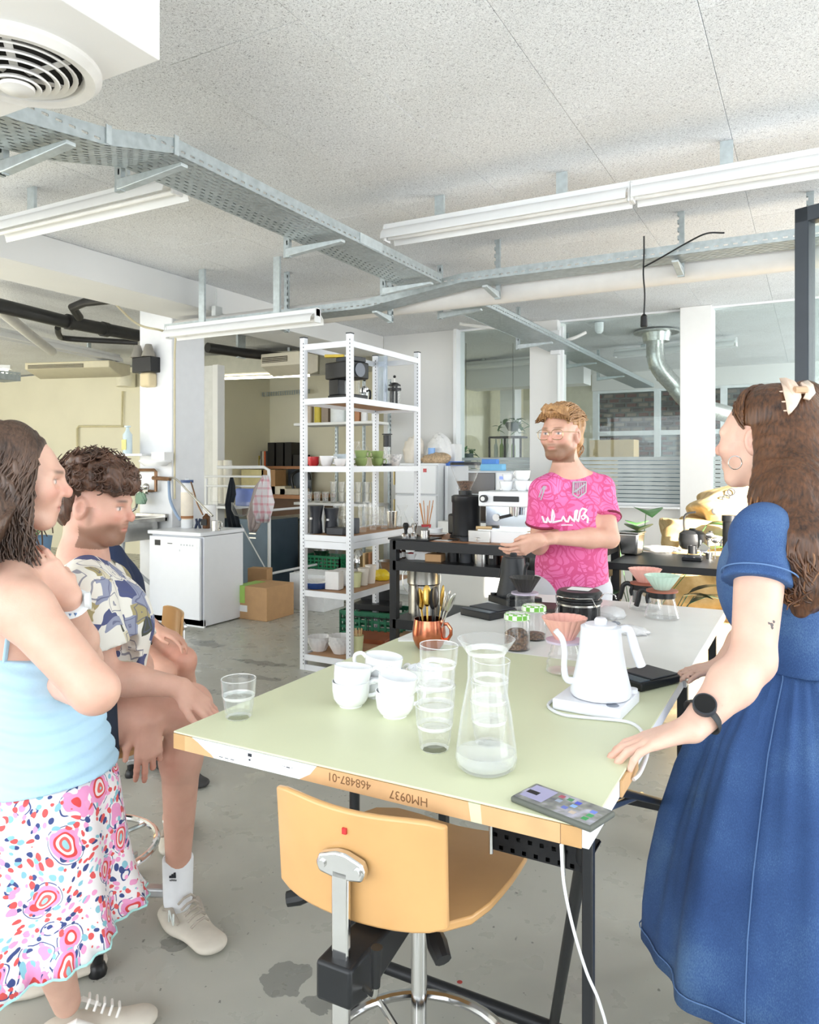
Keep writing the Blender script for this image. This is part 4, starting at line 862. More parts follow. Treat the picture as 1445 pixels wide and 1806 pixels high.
# cup and box level
t = thing('baking_dish', 'white scalloped dish with a blue outside', 'dish', rk(560, 1))
MB().lathe([(0, 0), (.085, 0), (.115, .045), (.112, .045), (.082, .006), (0, .006)], 60, fn=lambda a, z: 1+.03*math.sin(18*a)*(z/.045), sx=1).build('dish', M('navy_glaze', '#31508f', .25), t)
MB().lathe([(0, .008), (.082, .008), (.113, .0455), (.117, .048), (.113, .05), (0, .012)], 60, fn=lambda a, z: 1+.03*math.sin(18*a)*(z/.045)).build('inside', PORC, t)
bx('white_box', 'white carton with embossed ring on the rack', 'box', rk(590, 1), (.11, .08, .13), PAPER, .1); bx('white_box', 'white ridged tub behind the blue dish', 'box', rk(580, 1)+Vector((.02, .18, 0)), (.16, .14, .12), WHITEGL, .1, .02)
for i, (x, c, h) in enumerate(((628, '#dfe3b0', .10), (641, '#eee8de', .12), (654, '#eee8de', .13))):
    lt('paper_cup', ['pale green paper cup on the rack', 'cream paper cup stack between two others', 'cream paper cup stack beside the yellow pouch'][i], 'cup', rk(x, 1, -2.93), [(0, 0), (.032, 0), (.042, h), (.044, h), (.044, h+.006), (.0, h+.006)], M('pcup'+str(i), c, .6), group='paper cups on the rack')
crumple('yellow_pouch', 'bright yellow pouch lying on the rack', rk(674, 1, -2.93), .07, .05, .09, M('pouch_yellow', '#e3c82f', .35), 11, 'pouch')
lt('sieve', 'small metal sieve leaning behind the yellow pouch', 'sieve', rk(672, 1, -3.0)+Vector((0, .12, .03)), [(.0, .0), (.05, .02), (.09, .09), (.087, .09), (.05, .024), (0, .004)], STEEL)
# bottom level
def filters(label, loc, rz, n):
    t = thing('filter_stack', label, 'paper filters', loc, rz)
    for k in range(n): MB().lathe([(.05, .0), (.085, .07), (.083, .07), (.048, .002)], 40, (0, 0, .008*k), fn=lambda a, z: 1+.05*math.sin(16*a+k)*(z/.07)).build('paper_filter', M('filter_white', '#f0efee', .8), t)
    MB().lathe([(0, .0), (.05, .0)], 20).build('filter_base', MC['filter_white'], t); return t
filters('stack of fluted white paper filters near the rack corner', rk(563, 0), 0, 5); filters('taller stack of fluted white paper filters beside the other', rk(598, 0)+Vector((.0, .02, 0)), .1, 8)
t = thing('stirrer_cup', 'paper cup of wooden stirrers on the lowest rack board', 'cup', rk(631, 0, -2.88))
MB().lathe(pot(.045, .12, .002, .034), 20).build('paper_cup', MC['pcup0'], t)
for k in range(12): a = k*2.4; MB().bar((.012*math.cos(a), .012*math.sin(a), .01), (.034*math.cos(a), .034*math.sin(a), .165), .006, .002).build('stirrer', WOODS, t)
# ================================================================ black bench
BXL, BXR, BY0, BY1, BZ = -2.42, -1.12, 4.27, 4.85, .96
OAK = M('bench_oak', '#a8754f', .5, var=.12, scale=9)
t = thing('coffee_bench', 'black steel frame bench with oak top carrying the espresso machine', 'bench')
for x in (BXL, BXR):
    for y in (BY0, BY1): MB().box(x-.025, x+.025, y-.025, y+.025, 0, BZ).build('leg', BLKM, t, bev=.003)
for z in (BZ-.06, .765, .385):
    for a in ((BXL, BXR, BY0-.025, BY0+.015), (BXL, BXR, BY1-.015, BY1+.025), (BXL-.02, BXL+.02, BY0, BY1), (BXR-.02, BXR+.02, BY0, BY1)): MB().box(*a, z, z+.06).build('rail', BLKM, t)
MB().box(BXL+.02, BXR-.02, BY0+.015, BY1-.015, BZ-.02, BZ+.002).build('top_board', OAK, t)
MB().box(BXL+.02, BXR-.02, BY0+.015, BY1-.015, .80, .825).build('shelf', BLKM, t); MB().box(BXL+.02, BXR-.02, BY0+.015, BY1-.015, .43, .445).build('shelf', BLKM, t)
def bn(x, z, u=4.45): p = PU(x, 0, u); return Vector((p.x, u, z))
bt = BZ+.002
bx('rubber_mat', 'black rubber tamping mat on the bench end', 'mat', bn(732, BZ, 4.36), (.30, .2, .012), BLACK, 0, .003)
def tamper(label, loc, hm):
    t = thing('tamper', label, 'tamper', loc); MB().lathe([(0, 0), (.029, 0), (.029, .02), (.012, .03), (0, .03)], 20).build('base', CHROME, t)
    MB().lathe([(0, .03), (.012, .03), (.011, .045), (.02, .07), (.02, .085), (.012, .095), (0, .096)], 18).build('handle', hm, t)
tamper('coffee tamper with black handle on the rubber mat', bn(716, bt+.011, 4.34), BLACK); tamper('steel handled tamper on the rubber mat', bn(731, bt+.011, 4.36), CHROME)
t = thing('stick_bowl', 'grey bowl holding steel spoons on the bench', 'bowl', bn(742, bt, 4.62))
MB().lathe([(0, 0), (.03, 0), (.06, .06), (.058, .06), (.028, .004), (0, .004)], 24).build('bowl', M('stone_grey', '#a7a5a0', .5), t)
for k in range(5): MB().bar((0, 0, .01), (-.05-.012*k, .02*k-.03, .12), .006, .002).build('spoon', STEEL, t)
t = thing('stirrer_cup', 'red banded cup of bamboo sticks on the bench', 'cup', bn(752, bt, 4.68))
MB().lathe(pot(.035, .07, .003, .03), 20).build('cup', M('cup_red', '#c9434a', .4), t)
for k in range(9): a = k*2.4; MB().cyl((.01*math.cos(a), .01*math.sin(a), .02), (.05*math.cos(a), .05*math.sin(a), .20+.02*(k % 3)), .003, n=6).build('stick', M('bamboo', '#c88f5e', .6), t)
lt('steel_cup', 'short steel dosing cup on the bench mat', 'cup', bn(750, bt+.011, 4.34), pot(.03, .05, .002), STEEL)
lt('saucer_stack', 'white saucer on the bench behind the dosing cup', 'saucer', bn(770, bt, 4.62), [(0, 0), (.04, 0), (.075, .016), (.074, .02), (.04, .006), (0, .006)], PORC)
lt('saucer_stack', 'shallow white dish behind the saucer', 'dish', bn(768, bt+.021, 4.63), [(0, 0), (.05, 0), (.052, .03), (.05, .03), (.048, .004), (0, .004)], PORC)
bx('paper_note', 'white paper slip on the oak bench top', 'paper', bn(778, bt, 4.36), (.16, .06, .0015), PAPER, -.1, 0)
# grinder
gp = bn(821, bt, 4.60)
t = thing('coffee_grinder', 'big black coffee grinder with clear cone hopper of beans', 'grinder', gp, -.42)
GB = M('grinder_black', '#1c1d20', .35, var=.1)
MB().lathe([(0, 0), (.105, 0), (.105, .02), (.09, .025), (0, .025)], 32).build('foot', BLACK, t)
MB().box(-.09, .06, -.085, .085, .025, .20).build('front_body', GB, t, bev=.02, seg=3); MB().lathe([(0, .025), (.095, .025), (.095, .29), (.10, .30), (.10, .345), (.085, .355), (0, .355)], 36, (.01, 0, 0)).build('motor_body', GB, t)
MB().box(-.115, -.085, -.04, .04, .13, .185).build('portafilter_fork', CHROME, t, bev=.004); MB().box(-.117, -.112, -.028, .028, .14, .175).build('fork_plate', BLACK, t)
for a in (-.5, .35): MB().sphere((-.095*math.cos(a)+.01, -.095*math.sin(a), .26), .012, 8).build('button', CHROME, t)
MB().lathe([(0, 0), (.016, 0), (.016, .004), (0, .004)], 20).xf(Matrix.Translation((-.092, -.03, .06))@Matrix.Rotation(-PI/2, 4, 'Y')).build('badge', PAPER, t)
MB().lathe([(0, .355), (.045, .355), (.045, .39), (0, .39)], 24).build('neck', BLACK, t)
MB().lathe([(.036, .39), (.04, .41), (.075, .50), (.098, .585), (.1, .61), (.098, .61), (.096, .585), (.073, .50), (.038, .41), (.034, .39)], 36).build('hopper', GLASS, t)
MB().lathe([(0, .392), (.034, .392), (.038, .41), (.06, .468), (0, .472)], 28).build('coffee_beans', BEANM, t); MB().lathe([(0, .625), (.1, .625), (.103, .618), (.103, .6), (0, .6)], 36).build('hopper_lid', BLACK, t)
MB().box(-.045, -.038, -.03, .01, .40, .415).build('price_tag', PAPER, t); t.scale = (1, 1, .81)
# knock drawer + brush, espresso machine
t = thing('knock_box', 'low steel knock drawer with wooden brush handle on top', 'knock box', bn(853, bt, 4.42)); MB().box(-.075, .075, -.07, .1, 0, .075).build('drawer', STEEL, t, bev=.003)
MB().cyl((-.05, 0, .085), (.05, .02, .085), .012, n=10).build('brush_handle', WOODS, t)
t = thing('espresso_machine', 'white lever-panel espresso machine with chrome front', 'espresso machine', bn(905, bt, 4.56))
MB().box(-.17, .17, -.20, .2, .0, .075).build('drip_base', WHITEGL, t, bev=.006); MB().box(-.165, .17, -.06, .2, .075, .23).build('back_body', M('mirror_panel', '#c5ccd6', .12, .9), t, bev=.004)
MB().box(-.175, .18, -.16, .2, .225, .32).build('head', WHITEGL, t, bev=.008); MB().box(-.07, .10, -.168, -.158, .258, .292).build('display_panel', BLACK, t, bev=.004)
MB().cyl((-.13, -.19, .275), (-.13, -.158, .275), .024, n=20).build('steam_knob', BLACK, t); MB().cyl((-.13, -.194, .275), (-.13, -.189, .275), .014, n=20).build('knob_cap', WHITE, t)
MB().cyl((-.09, -.068, .15), (-.09, -.06, .15), .024, n=20).build('pressure_gauge', PAPER, t); MB().box(-.165, .165, -.19, -.06, .075, .082).build('drip_tray', STEEL, t)
MB().lathe([(0, .17), (.03, .17), (.035, .226), (0, .226)], 20, (.05, -.11, 0)).build('group_head', CHROME, t); MB().tube([(.04, -.11, .175), (-.01, -.20, .16)], .010, 8).build('portafilter', BLACK, t)
MB().cyl((-.10, -.203, .038), (-.10, -.2, .038), .018, n=20).build('round_logo', M('logo_pink', '#d9b4b0', .5), t)
for i, (x, z, r, lb) in enumerate(((894, .321, .048, 'lower white cup on the espresso machine beside the grinder'), (896, .382, .036, 'small cup stacked on the espresso machine beside the grinder'), (922, .321, .052, 'large lower cup on the espresso machine by the pink shirt'), (922, .387, .052, 'large upper cup on the espresso machine by the pink shirt'), (940, .321, .05, 'cup on the espresso machine half hidden by the pink shirt'))):
    mug('coffee_cup', lb, bn(x, bt+z, 4.6), r, r*1.25, PORC, .3+i*.8, 'cups on the espresso machine', flare=.85)
# bench shelf things
for i, x in enumerate((704.5, 711.5)):
    t = thing('dropper_bottle', ['amber dropper bottle nearest the bench leg', 'amber dropper bottle next to the paper bowl'][i], 'bottle', bn(x, .825, 4.34+.06*i), 0, 'dropper bottles')
    MB().lathe([(0, 0), (.017, 0), (.017, .05), (.008, .06), (.008, .066), (0, .066)], 16).build('bottle', M('amber', '#3a2417', .15), t); MB().lathe([(.0172, .008), (.0176, .008), (.0176, .042), (.0172, .042)], 16).build('paper_label', PAPER, t)
    MB().lathe([(0, .066), (.010, .066), (.010, .08), (.006, .085), (.006, .10), (0, .105)], 12).build('dropper', BLACK, t)
t = thing('candy_bowl', 'small paper bowl of red wrapped sweets on the bench shelf', 'bowl', bn(728, .825, 4.38)); MB().lathe([(0, 0), (.035, 0), (.05, .04), (.048, .04), (.033, .004), (0, .004)], 24, fn=lambda a, z: 1+.03*math.sin(14*a)).build('paper_bowl', PAPER, t)
for k in range(5): MB().sphere((.02*math.cos(k*1.3), .02*math.sin(k*1.3), .035), .013, 6, (1.3, .8, .7)).build('sweet', M('sweet_red', '#b8323c', .3), t)
bx('carton', 'white carton on the bench shelf', 'box', bn(750, .825, 4.42), (.12, .12, .055), PAPER, .1); bx('carton', 'open kraft carton on the bench shelf', 'box', bn(768, .825, 4.36), (.11, .10, .05), KRAFT, .15)
lt('steel_cup', 'tiny steel cup standing on the white carton', 'cup', bn(761, .881, 4.42), pot(.02, .035, .002), STEEL); bx('dark_case', 'black case standing behind the cartons', 'case', bn(755, .825, 4.70), (.16, .1, .12), BLACK)
mm = (('black storage canister beside the kraft carton', 800, .04, .13, BLACK), ('ribbed black travel cup on the bench shelf', 823, .045, .15, DARK), ('tall mirror steel canister on the bench shelf', 849, .052, .16, STEEL), ('black mug with white emblem on the bench shelf', 871, .042, .11, BLACK), ('copper rimmed steel jug behind the black kettle', 898, .06, .12, COP), ('dark canister at the end of the bench shelf', 922, .045, .13, BLACK))
for i, (lb, x, r, h, m_) in enumerate(mm):
    t = thing('canister', lb, 'canister', bn(x, .825, 4.40), 0, 'canisters on the bench shelf'); MB().lathe(pot(r, h, .004, r*.92), 28).build('body', m_, t); MB().lathe([(0, h+.012), (r*.9, h+.012), (r*1.03, h+.004), (r*1.03, h-.004), (0, h-.004)], 28).build('lid', m_ if i != 3 else BLACK, t)
    if i == 3: 
        for s in (-1, 1): MB().box(s*.007-.005, s*.007+.005, -.0435, -.041, .04, .07).build('emblem', PAPER, t)
t = thing('milk_can', 'big lidded steel can on the lower bench shelf', 'can', bn(748, .445, 4.50))
MB().lathe([(0, 0), (.105, 0), (.105, .20), (.113, .21), (.113, .32), (.116, .325), (.116, .335), (.0, .335)], 40).build('body', STEEL, t); MB().lathe([(0, .36), (.05, .358), (.1, .345), (.118, .338), (0, .338)], 40).build('lid', STEEL, t)
MB().tube(smooth_path([(-.11, -.03, .30), (-.14, -.04, .26), (-.13, -.05, .18), (-.108, -.03, .14)], 4), .004, 6).build('bail', STEEL, t)
for s in (-1, 1): MB().box(s*.115-.012, s*.115+.012, -.01, .01, .27, .33).build('latch', CHROME, t)
t = thing('plastic_tub', 'white tub of black portafilters on the floor behind the bench', 'tub', PU(798, 1085, 5.35)); t.location.z = 0
MB().prism([(-.17, 0), (.17, 0), (.2, .22), (.19, .22), (.16, .01), (-.16, .01), (-.19, .22), (-.2, .22)], -.13, .13, 'y').box(-.18, .18, -.132, -.125, .0, .22).box(-.18, .18, .125, .132, 0, .22).build('tub_wall', M('tub_white', '#dfe4ee', .4), t)
for k in range(3): MB().tube([(-.08+.09*k, -.05, .18), (-.02+.09*k, -.02, .22+.03*k), (.04+.09*k, .02, .27+.03*k)], .022, 10).build('portafilter_handle', BLACK, t)
p = PU(859, 1080, 5.6); lt('waste_bin', 'small black bin on the floor behind the bench', 'bin', (p.x, p.y, 0), pot(.11, .24, .004, .09), BLACK)
# floor things beside the rack
def crate(label, loc, w_, d_, h_, rz, col='#1f6b4c'):
    t = thing('crate', label, 'crate', loc, rz); m_ = M('crate_'+col[1:], col, .5, var=.1)
    MB().box(-w_/2, w_/2, -d_/2, d_/2, 0, .012).build('base', m_, t)
    for (a, b, n) in (((-w_/2, -d_/2), (w_/2, -d_/2), 9), ((w_/2, -d_/2), (w_/2, d_/2), 6), ((-w_/2, d_/2), (w_/2, d_/2), 9), ((-w_/2, -d_/2), (-w_/2, d_/2), 6)):
        a = Vector((*a, 0)); b = Vector((*b, 0)); m = MB()
        for k in range(n+1): q = a.lerp(b, k/n); m.box(q.x-.008, q.x+.008, q.y-.008, q.y+.008, 0, h_)
        for k in range(5): z = h_*(k+.5)/5; m.bar(a+Vector((0, 0, z)), b+Vector((0, 0, z)), .008, h_*.09)
        m.bar(a+Vector((0, 0, h_-.012)), b+Vector((0, 0, h_-.012)), .022, .024); m.build('side_grid', m_, t)
    return t
p = PZ(668, 1128, 0); cr = crate('green folding crate on the floor behind the rack', (p.x, p.y, 0), .52, .36, .26, .1)
bx('black_case', 'black open case lying across the green floor crate', 'case', (p.x, p.y-.02, .262), (.36, .22, .05), BLACK, .15); o = bx('laptop_screen', 'black panel leaning up on the green floor crate', 'panel', (p.x-.05, p.y+.1, .262), (.34, .02, .22), BLACK, .15)
p = PZ(632, 1156, 0); bx('wooden_box', 'red-brown wooden box on the floor under the rack', 'box', (p.x+.05, p.y+.1, 0), (.36, .26, .14), M('box_redwood', '#8a4a2a', .5, var=.15), .1)
t = thing('wire_basket', 'black wire basket on the floor beside the wooden box', 'basket', (p.x-.12, p.y+.45, 0), .1)
for z in (.01, .22):
    for a, b in (((-.2, -.13), (.2, -.13)), ((.2, -.13), (.2, .13)), ((.2, .13), (-.2, .13)), ((-.2, .13), (-.2, -.13))): MB().bar((*a, z), (*b, z), .008, .008).build('wire', BLACK, t)
for a in ((-.2, -.13), (.2, -.13), (.2, .13), (-.2, .13), (0, -.13), (0, .13)): MB().bar((*a, .01), (*a, .22), .006, .006).build('wire', BLACK, t)
# ================================================================ shelving, fridge and wall behind
def bk(x, y, u): return PU(x, y, u)
a = bk(536, 748, 7.4); b = bk(672, 748, 7.4)
t = thing('storage_shelving', 'white perforated wall shelving behind the rack', 'shelf')
for z in (a.z, bk(560, 885, 7.4).z, bk(560, 1005, 7.4).z): MB().box(a.x, b.x, 7.2, 7.6, z-.03, z).build('shelf_board', WHITE, t)
for x in (a.x+.35, b.x-.35, b.x): MB().box(x-.015, x+.015, 7.58, 7.61, 0, 2.45).build('upright', HANG, t)
zt = a.z
for i, (x, w_, h_, c, lb) in enumerate(((547, .09, .22, '#a89a88', 'steel drum tin on the back shelving'), (562, .10, .21, '#cdb83c', 'yellow and blue tin on the back shelving'), (577, .10, .26, '#8d7d6c', 'brown folded bag on the back shelving'), (598, .20, .28, '#dfe2e2', 'white plastic tub on the back shelving'), (623, .08, .2, '#aed0b4', 'mint container on the back shelving'), (633, .06, .25, '#b7815a', 'brown striped packet on the back shelving'), (643, .08, .28, '#e8e8e8', 'white jar on the back shelving'), (660, .06, .1, '#f0f0ee', 'small white cups on the back shelving'))):
    p = bk(x, 0, 7.36); m_ = M('tin_%d' % i, c, .4, .5 if i == 0 else 0)
    if i in (2, 5): bx('packet', lb, 'packet', (p.x, 7.36, zt), (w_, .1, h_), m_)
    else: lt('container', lb, 'container', (p.x, 7.36, zt), [(0, 0), (w_/2, 0), (w_/2, h_*.93), (w_*.46, h_*.95), (w_*.46, h_), (0, h_)], m_)
zt = bk(560, 885, 7.4).z
first = None
for r in range(3):
    for c in range(9):
        for k in range(1 if c < 3 else 2):
            if first is None: first = MB().lathe(pot(.042, .12, .004, .032), 14).build('drinking_glass', GL); o = first
            else: o = first.copy(); COL.objects.link(o)
            p = bk(545+c*14.5, 0, 7.28+r*.11); o.location = (p.x, 7.28+r*.11, zt+k*.125)
            tag(o, 'plain clear glass among the rows on the back shelving', 'glass', 'glass rows on the back shelving')
zt = bk(560, 1005, 7.4).z
p = bk(574, 0, 7.30); cr = crate('green crate on the back shelving seen through the rack', (p.x, 7.34, zt), .52, .26, .20, 0, '#2a8a5e')
lt('steel_bowl', 'steel bowl in the green crate behind the rack', 'bowl', (p.x-.08, 7.34, zt+.16), [(0, 0), (.05, 0), (.1, .09), (.098, .09), (.048, .004), (0, .004)], STEEL)
lt('glass_bowl', 'glass bowl in the green crate behind the rack', 'bowl', (p.x+.12, 7.34, zt+.15), [(0, 0), (.05, 0), (.1, .14), (.098, .14), (.048, .004), (0, .004)], GLASS)
p = bk(632, 0, 7.36); lt('steel_pot', 'shiny steel pot on the back shelving', 'pot', (p.x, 7.36, zt), [(0, 0), (.07, 0), (.09, .1), (.08, .22), (.03, .28), (0, .28)], CHROME); p = bk(648, 0, 7.32); bx('cutting_board', 'pale cutting board standing on the back shelving', 'board', (p.x, 7.34, zt), (.03, .2, .26), WOODS); p = bk(658, 0, 7.32); bx('cutting_board', 'darker cutting board behind the rack', 'board', (p.x, 7.34, zt), (.03, .2, .27), OAK)
# fridge
a = bk(697, 815, 7.30); b = bk(771, 815, 7.30)
t = thing('fridge_freezer', 'white fridge freezer standing behind the rack', 'fridge', (0, 0, 0))
FH = 1.47; sp_ = bk(720, 872, 7.3).z
MB().box(a.x, b.x, 7.33, 7.98, 0, FH).build('cabinet', WHITEGL, t, bev=.01)
for z0_, z1_ in ((.05, sp_-.006), (sp_+.006, FH-.02)):
    d_ = MB().box(a.x+.004, b.x-.004, 7.285, 7.33, z0_, z1_).build('door', WHITEGL, t, bev=.012); MB().box(a.x-.004, a.x+.004, 7.27, 7.30, z0_+.1, z1_-.05).build('handle', M('gold_trim', '#c9b37a', .3, .6), d_)
MB().box(b.x-.16, b.x-.12, 7.280, 7.286, FH-.1, FH-.06).build('magnet', RED, t)
c_ = bk(800, 0, 7.6)
tag(MB().box(b.x+.02, c_.x, 7.45, 8.02, 0, 1.44).build('white_cabinet', WHITEGL, bev=.006), 'plain tall white cabinet beside the fridge', 'cabinet')
p = bk(770, 0, 7.5); lt('blue_bottle', 'pale blue bottle on the fridge', 'bottle', (p.x-.06, 7.5, FH), pot(.04, .17, .004), M('blue_plastic', '#8ab4ec', .3)); bx('blue_tray', 'flat bright blue box beside the fridge top', 'box', (p.x+.15, 7.6, 1.44), (.22, .15, .05), M('blue_box', '#4f7fd8', .4))
crumple('grain_bag', 'clear bag of nuts on the fridge', Vector((a.x+.42, 7.5, FH)), .18, .1, .12, M('nut_tan', '#c3a98a', .6, var=.3, scale=60), 21); crumple('paper_bag', 'crumpled white paper bag on the fridge', Vector((a.x+.36, 7.7, FH)), .16, .12, .36, PAPER, 23)
crumple('cup_sleeve_pile', 'pale stacked cups in film on the fridge', Vector((a.x+.08, 7.6, FH)), .13, .12, .32, M('cream_stack', '#ece4d8', .6), 25, 'cups')
bx('white_carton', 'white carton on the fridge behind the nuts', 'box', (a.x+.4, 7.8, FH), (.3, .2, .22), PAPER)
# microwaves on a counter behind the grinder
bx('back_counter', 'white counter carrying the stacked microwaves', 'counter', (bk(868, 0, 7.2).x, 7.3, 0), (1.1, .5, .86), WHITE)
for i, (y0, lb) in enumerate(((.86, 'black fronted microwave below the silver one'), (1.135, 'silver microwave on top of the black one'))):
    p = bk(868, 0, 7.12); t = thing('microwave', lb, 'microwave', (p.x, 7.22, y0)); m_ = M('silver_plastic', '#d3d9df', .35) if i else DARK
    MB().box(-.24, .24, -.16, .18, 0, .255).build('casing', m_, t, bev=.006); MB().box(-.23, .06, -.172, -.16, .02, .235).build('door', M('oven_glass', '#2b211b', .1), t, bev=.003)
    MB().box(.075, .23, -.170, -.16, .02, .235).build('control_panel', WHITEGL if i else BLACK, t); MB().cyl((.15, -.185, .06), (.15, -.17, .06), .025, n=18).build('dial', CHROME, t)
    MB().box(.11, .19, -.174, -.169, .17, .2).build('clock', emit('clock_blue', '#6a7cf0', 1.2), t)
p = bk(870, 0, 7.2); bx('sponge_pack', 'light blue sponge pack on the silver microwave', 'sponges', (p.x, 7.2, 1.39), (.24, .12, .07), M('sponge_blue', '#86c4ea', .8)); bx('sponge_pack', 'deeper blue packet on the sponge pack', 'sponges', (p.x-.03, 7.2, 1.46), (.16, .09, .05), M('sponge_deep', '#5c93e0', .6))
# ================================================================ second black table and what stands on it
RZ_ = .88
t = thing('side_table', 'black topped side table in front of the coffee sacks', 'table')
MB().box(-1.06, .9, 4.40, 5.05, RZ_-.04, RZ_).build('tabletop', BLKM, t, bev=.003)
for x in (-1.02, .85):
    for y in (4.45, 5.0): MB().box(x-.02, x+.02, y-.02, y+.02, 0, RZ_-.04).build('leg', BLKM, t)
def sd(x, y): p = PZ(x, y, RZ_); return Vector((p.x, p.y, RZ_))
t = thing('steel_container', 'deep square steel container on the side table', 'container', sd(1114, 978), -.15)
MB().hexa([(sx*(.052 if z == 0 else .066), sy*(.052 if z == 0 else .066), z) for sx in (-1, 1) for sy in (-1, 1) for z in (0, .14)]).build('body', STEEL, t, bev=.012)
MB().box(-.072, .072, -.072, .072, .14, .148).build('rim', STEEL, t, bev=.003)
crumple('cloth', 'white cloth lying flat on the side table', sd(1165, 972), .14, .10, .035, M('cloth_white', '#ebe9e6', .8), 31, 'cloth', amp=.15)
t = thing('teapot', 'black iron teapot with upright handle on the side table', 'teapot', sd(1222, 968), .1)
IRON = M('black_iron', '#232426', .45, var=.15)
MB().lathe([(0, 0), (.07, 0), (.085, .02), (.092, .06), (.085, .105), (.06, .125), (0, .125)], 32).build('pot', IRON, t); MB().lathe([(0, .14), (.02, .14), (.024, .13), (.05, .125), (0, .12)], 24).build('lid', IRON, t)
MB().tube(smooth_path([(.08, 0, .06), (.11, 0, .09), (.115, 0, .125)], 4), .014, 10).build('spout', IRON, t); MB().tube(smooth_path([(-.05, 0, .10), (-.055, 0, .19), (-.04, 0, .235), (.02, 0, .25)], 5), .012, 8, flat=.6).build('handle', IRON, t)
scale_('small black scale in front of the iron teapot', sd(1222, 988), 0, .11, .10, .02); lt('steel_cup', 'small black cup on the teapot scale', 'cup', sd(1222, 984)+Vector((0, 0, .026)), pot(.028, .05, .003), BLACK)
lt('steel_cup', 'small steel measuring cup beside the teapot', 'cup', sd(1251, 986), pot(.024, .04, .002, .016), STEEL); lt('black_tumbler', 'tall black insulated tumbler behind the denim shoulder', 'tumbler', sd(1288, 978), [(0, 0), (.045, 0), (.045, .21), (.05, .212), (.05, .25), (0, .25)], BLACK)
for i, (x, y, lb) in enumerate(((1252, 960, 'steel round strainer spoon leaning beside the teapot'), (1262, 972, 'second strainer spoon closer to the tumbler'))):
    t = thing('strainer', lb, 'strainer', sd(x, 986)); MB().bar((0, 0, 0), (0, 0, .10+.03*(1-i)), .006, .004).build('stem', STEEL, t); MB().sphere((0, 0, .115+.03*(1-i)), .024, 8, (1, .4, .8)).build('bowl', STEEL, t)
t = thing('milk_frother', 'chrome frothing stand on the side table', 'frother', sd(1236, 984)); MB().cyl((0, 0, 0), (0, 0, .11), .006, n=8).build('stem', CHROME, t); MB().obox((.02, 0, .06), (.05, .02, .05), Matrix.Rotation(.6, 3, 'Y')).build('paddle', CHROME, t)
# coffee sacks
def m_jute():
    m, nt, bs = newmat('jute_sack'); co = coords(nt); n = N(nt, 'TexNoise'); n.inputs['Scale'].default_value = 9; n.inputs['Detail'].default_value = 5; L(nt, co, n.inputs[0])
    c = ramp(nt, n.outputs[0], [(.3, hx('#b3945f')), (.6, hx('#d8bf90')), (.8, hx('#e8d6ae'))]); L(nt, c, bs.inputs['Base Color']); bs.inputs['Roughness'].default_value = .85
    wv = N(nt, 'TexNoise'); wv.inputs['Scale'].default_value = 220; L(nt, co, wv.inputs[0]); bumpn(nt, bs, wv.outputs[0], .5, .004); return m
JUTE = m_jute()
def sack(label, c, sz, rz, seed, tilt=0):
    rng = np.random.RandomState(seed); m = MB(); m.sphere((0, 0, 0), 1, 20); ph = rng.rand(10)*6.28; fr = rng.uniform(1.5, 8, (10, 3)); vs = []
    for v in m.v:
        v = Vector(v); s = [math.copysign(abs(q)**.55, q) for q in v]
        d = sum(math.sin(fr[k].dot(np.array(v))+ph[k])*(.055 if fr[k].max() < 5 else .028) for k in range(10)); q = 1+d*.9
        vs.append((s[0]*sz[0]*q, s[1]*sz[1]*q, s[2]*sz[2]*q))
    for e in (-1, 1):
        pass
    m.v = vs; o = m.build('coffee_sack', JUTE, ang=60, loc=c); o.rotation_euler = (0, tilt, rz)
    return tag(o, label, 'sack', 'jute sacks piled by the window')
SK = [('lowest jute sack by the plant under the side table', (-.75, 5.75, .22), (.46, .36, .20), .15, 0), ('lowest jute sack deep in the pile under the side table', (.10, 5.75, .22), (.46, .38, .20), -.1, 0), ('second layer jute sack with slack folded side', (-.72, 5.85, .58), (.44, .34, .17), -.2, .04),
      ('second layer jute sack behind the denim dress', (.12, 5.9, .58), (.46, .36, .18), .1, -.03), ('third layer sunlit jute sack with printed letters', (-.66, 5.95, .90), (.36, .32, .15), .1, .06), ('third layer jute sack behind the black tumbler', (.05, 6.0, .92), (.40, .34, .16), -.15, 0),
      ('tilted jute sack high on the pile edge with dark print', (-.52, 6.1, 1.17), (.30, .30, .13), .3, -.35), ('topmost slanting jute sack glowing in the sun', (.02, 6.1, 1.24), (.42, .34, .16), -.1, -.12), ('far jute sack behind the pile by the parapet', (-.3, 6.8, .5), (.45, .35, .45), 0, 0)]
for i, (lb, c, sz, rz, tl) in enumerate(SK):
    o = sack(lb, c, sz, rz, 40+i, tl)
    if i == 4: txt('San  fu', .11, INKB, o, (-.02, -sz[1]*1.02, .0), (PI/2, 0, 0), name='printed_letters', ext=.002)
    if i == 6:
        for k in range(4): MB().lathe([(.020, 0), (.028, 0), (.028, .004), (.020, .004)], 16).xf(Matrix.Translation((-.2+k*.05, -.29+.01*k, .02+.03*k))@Matrix.Rotation(PI/2, 4, 'X')).build('printed_mark', INKB, o)
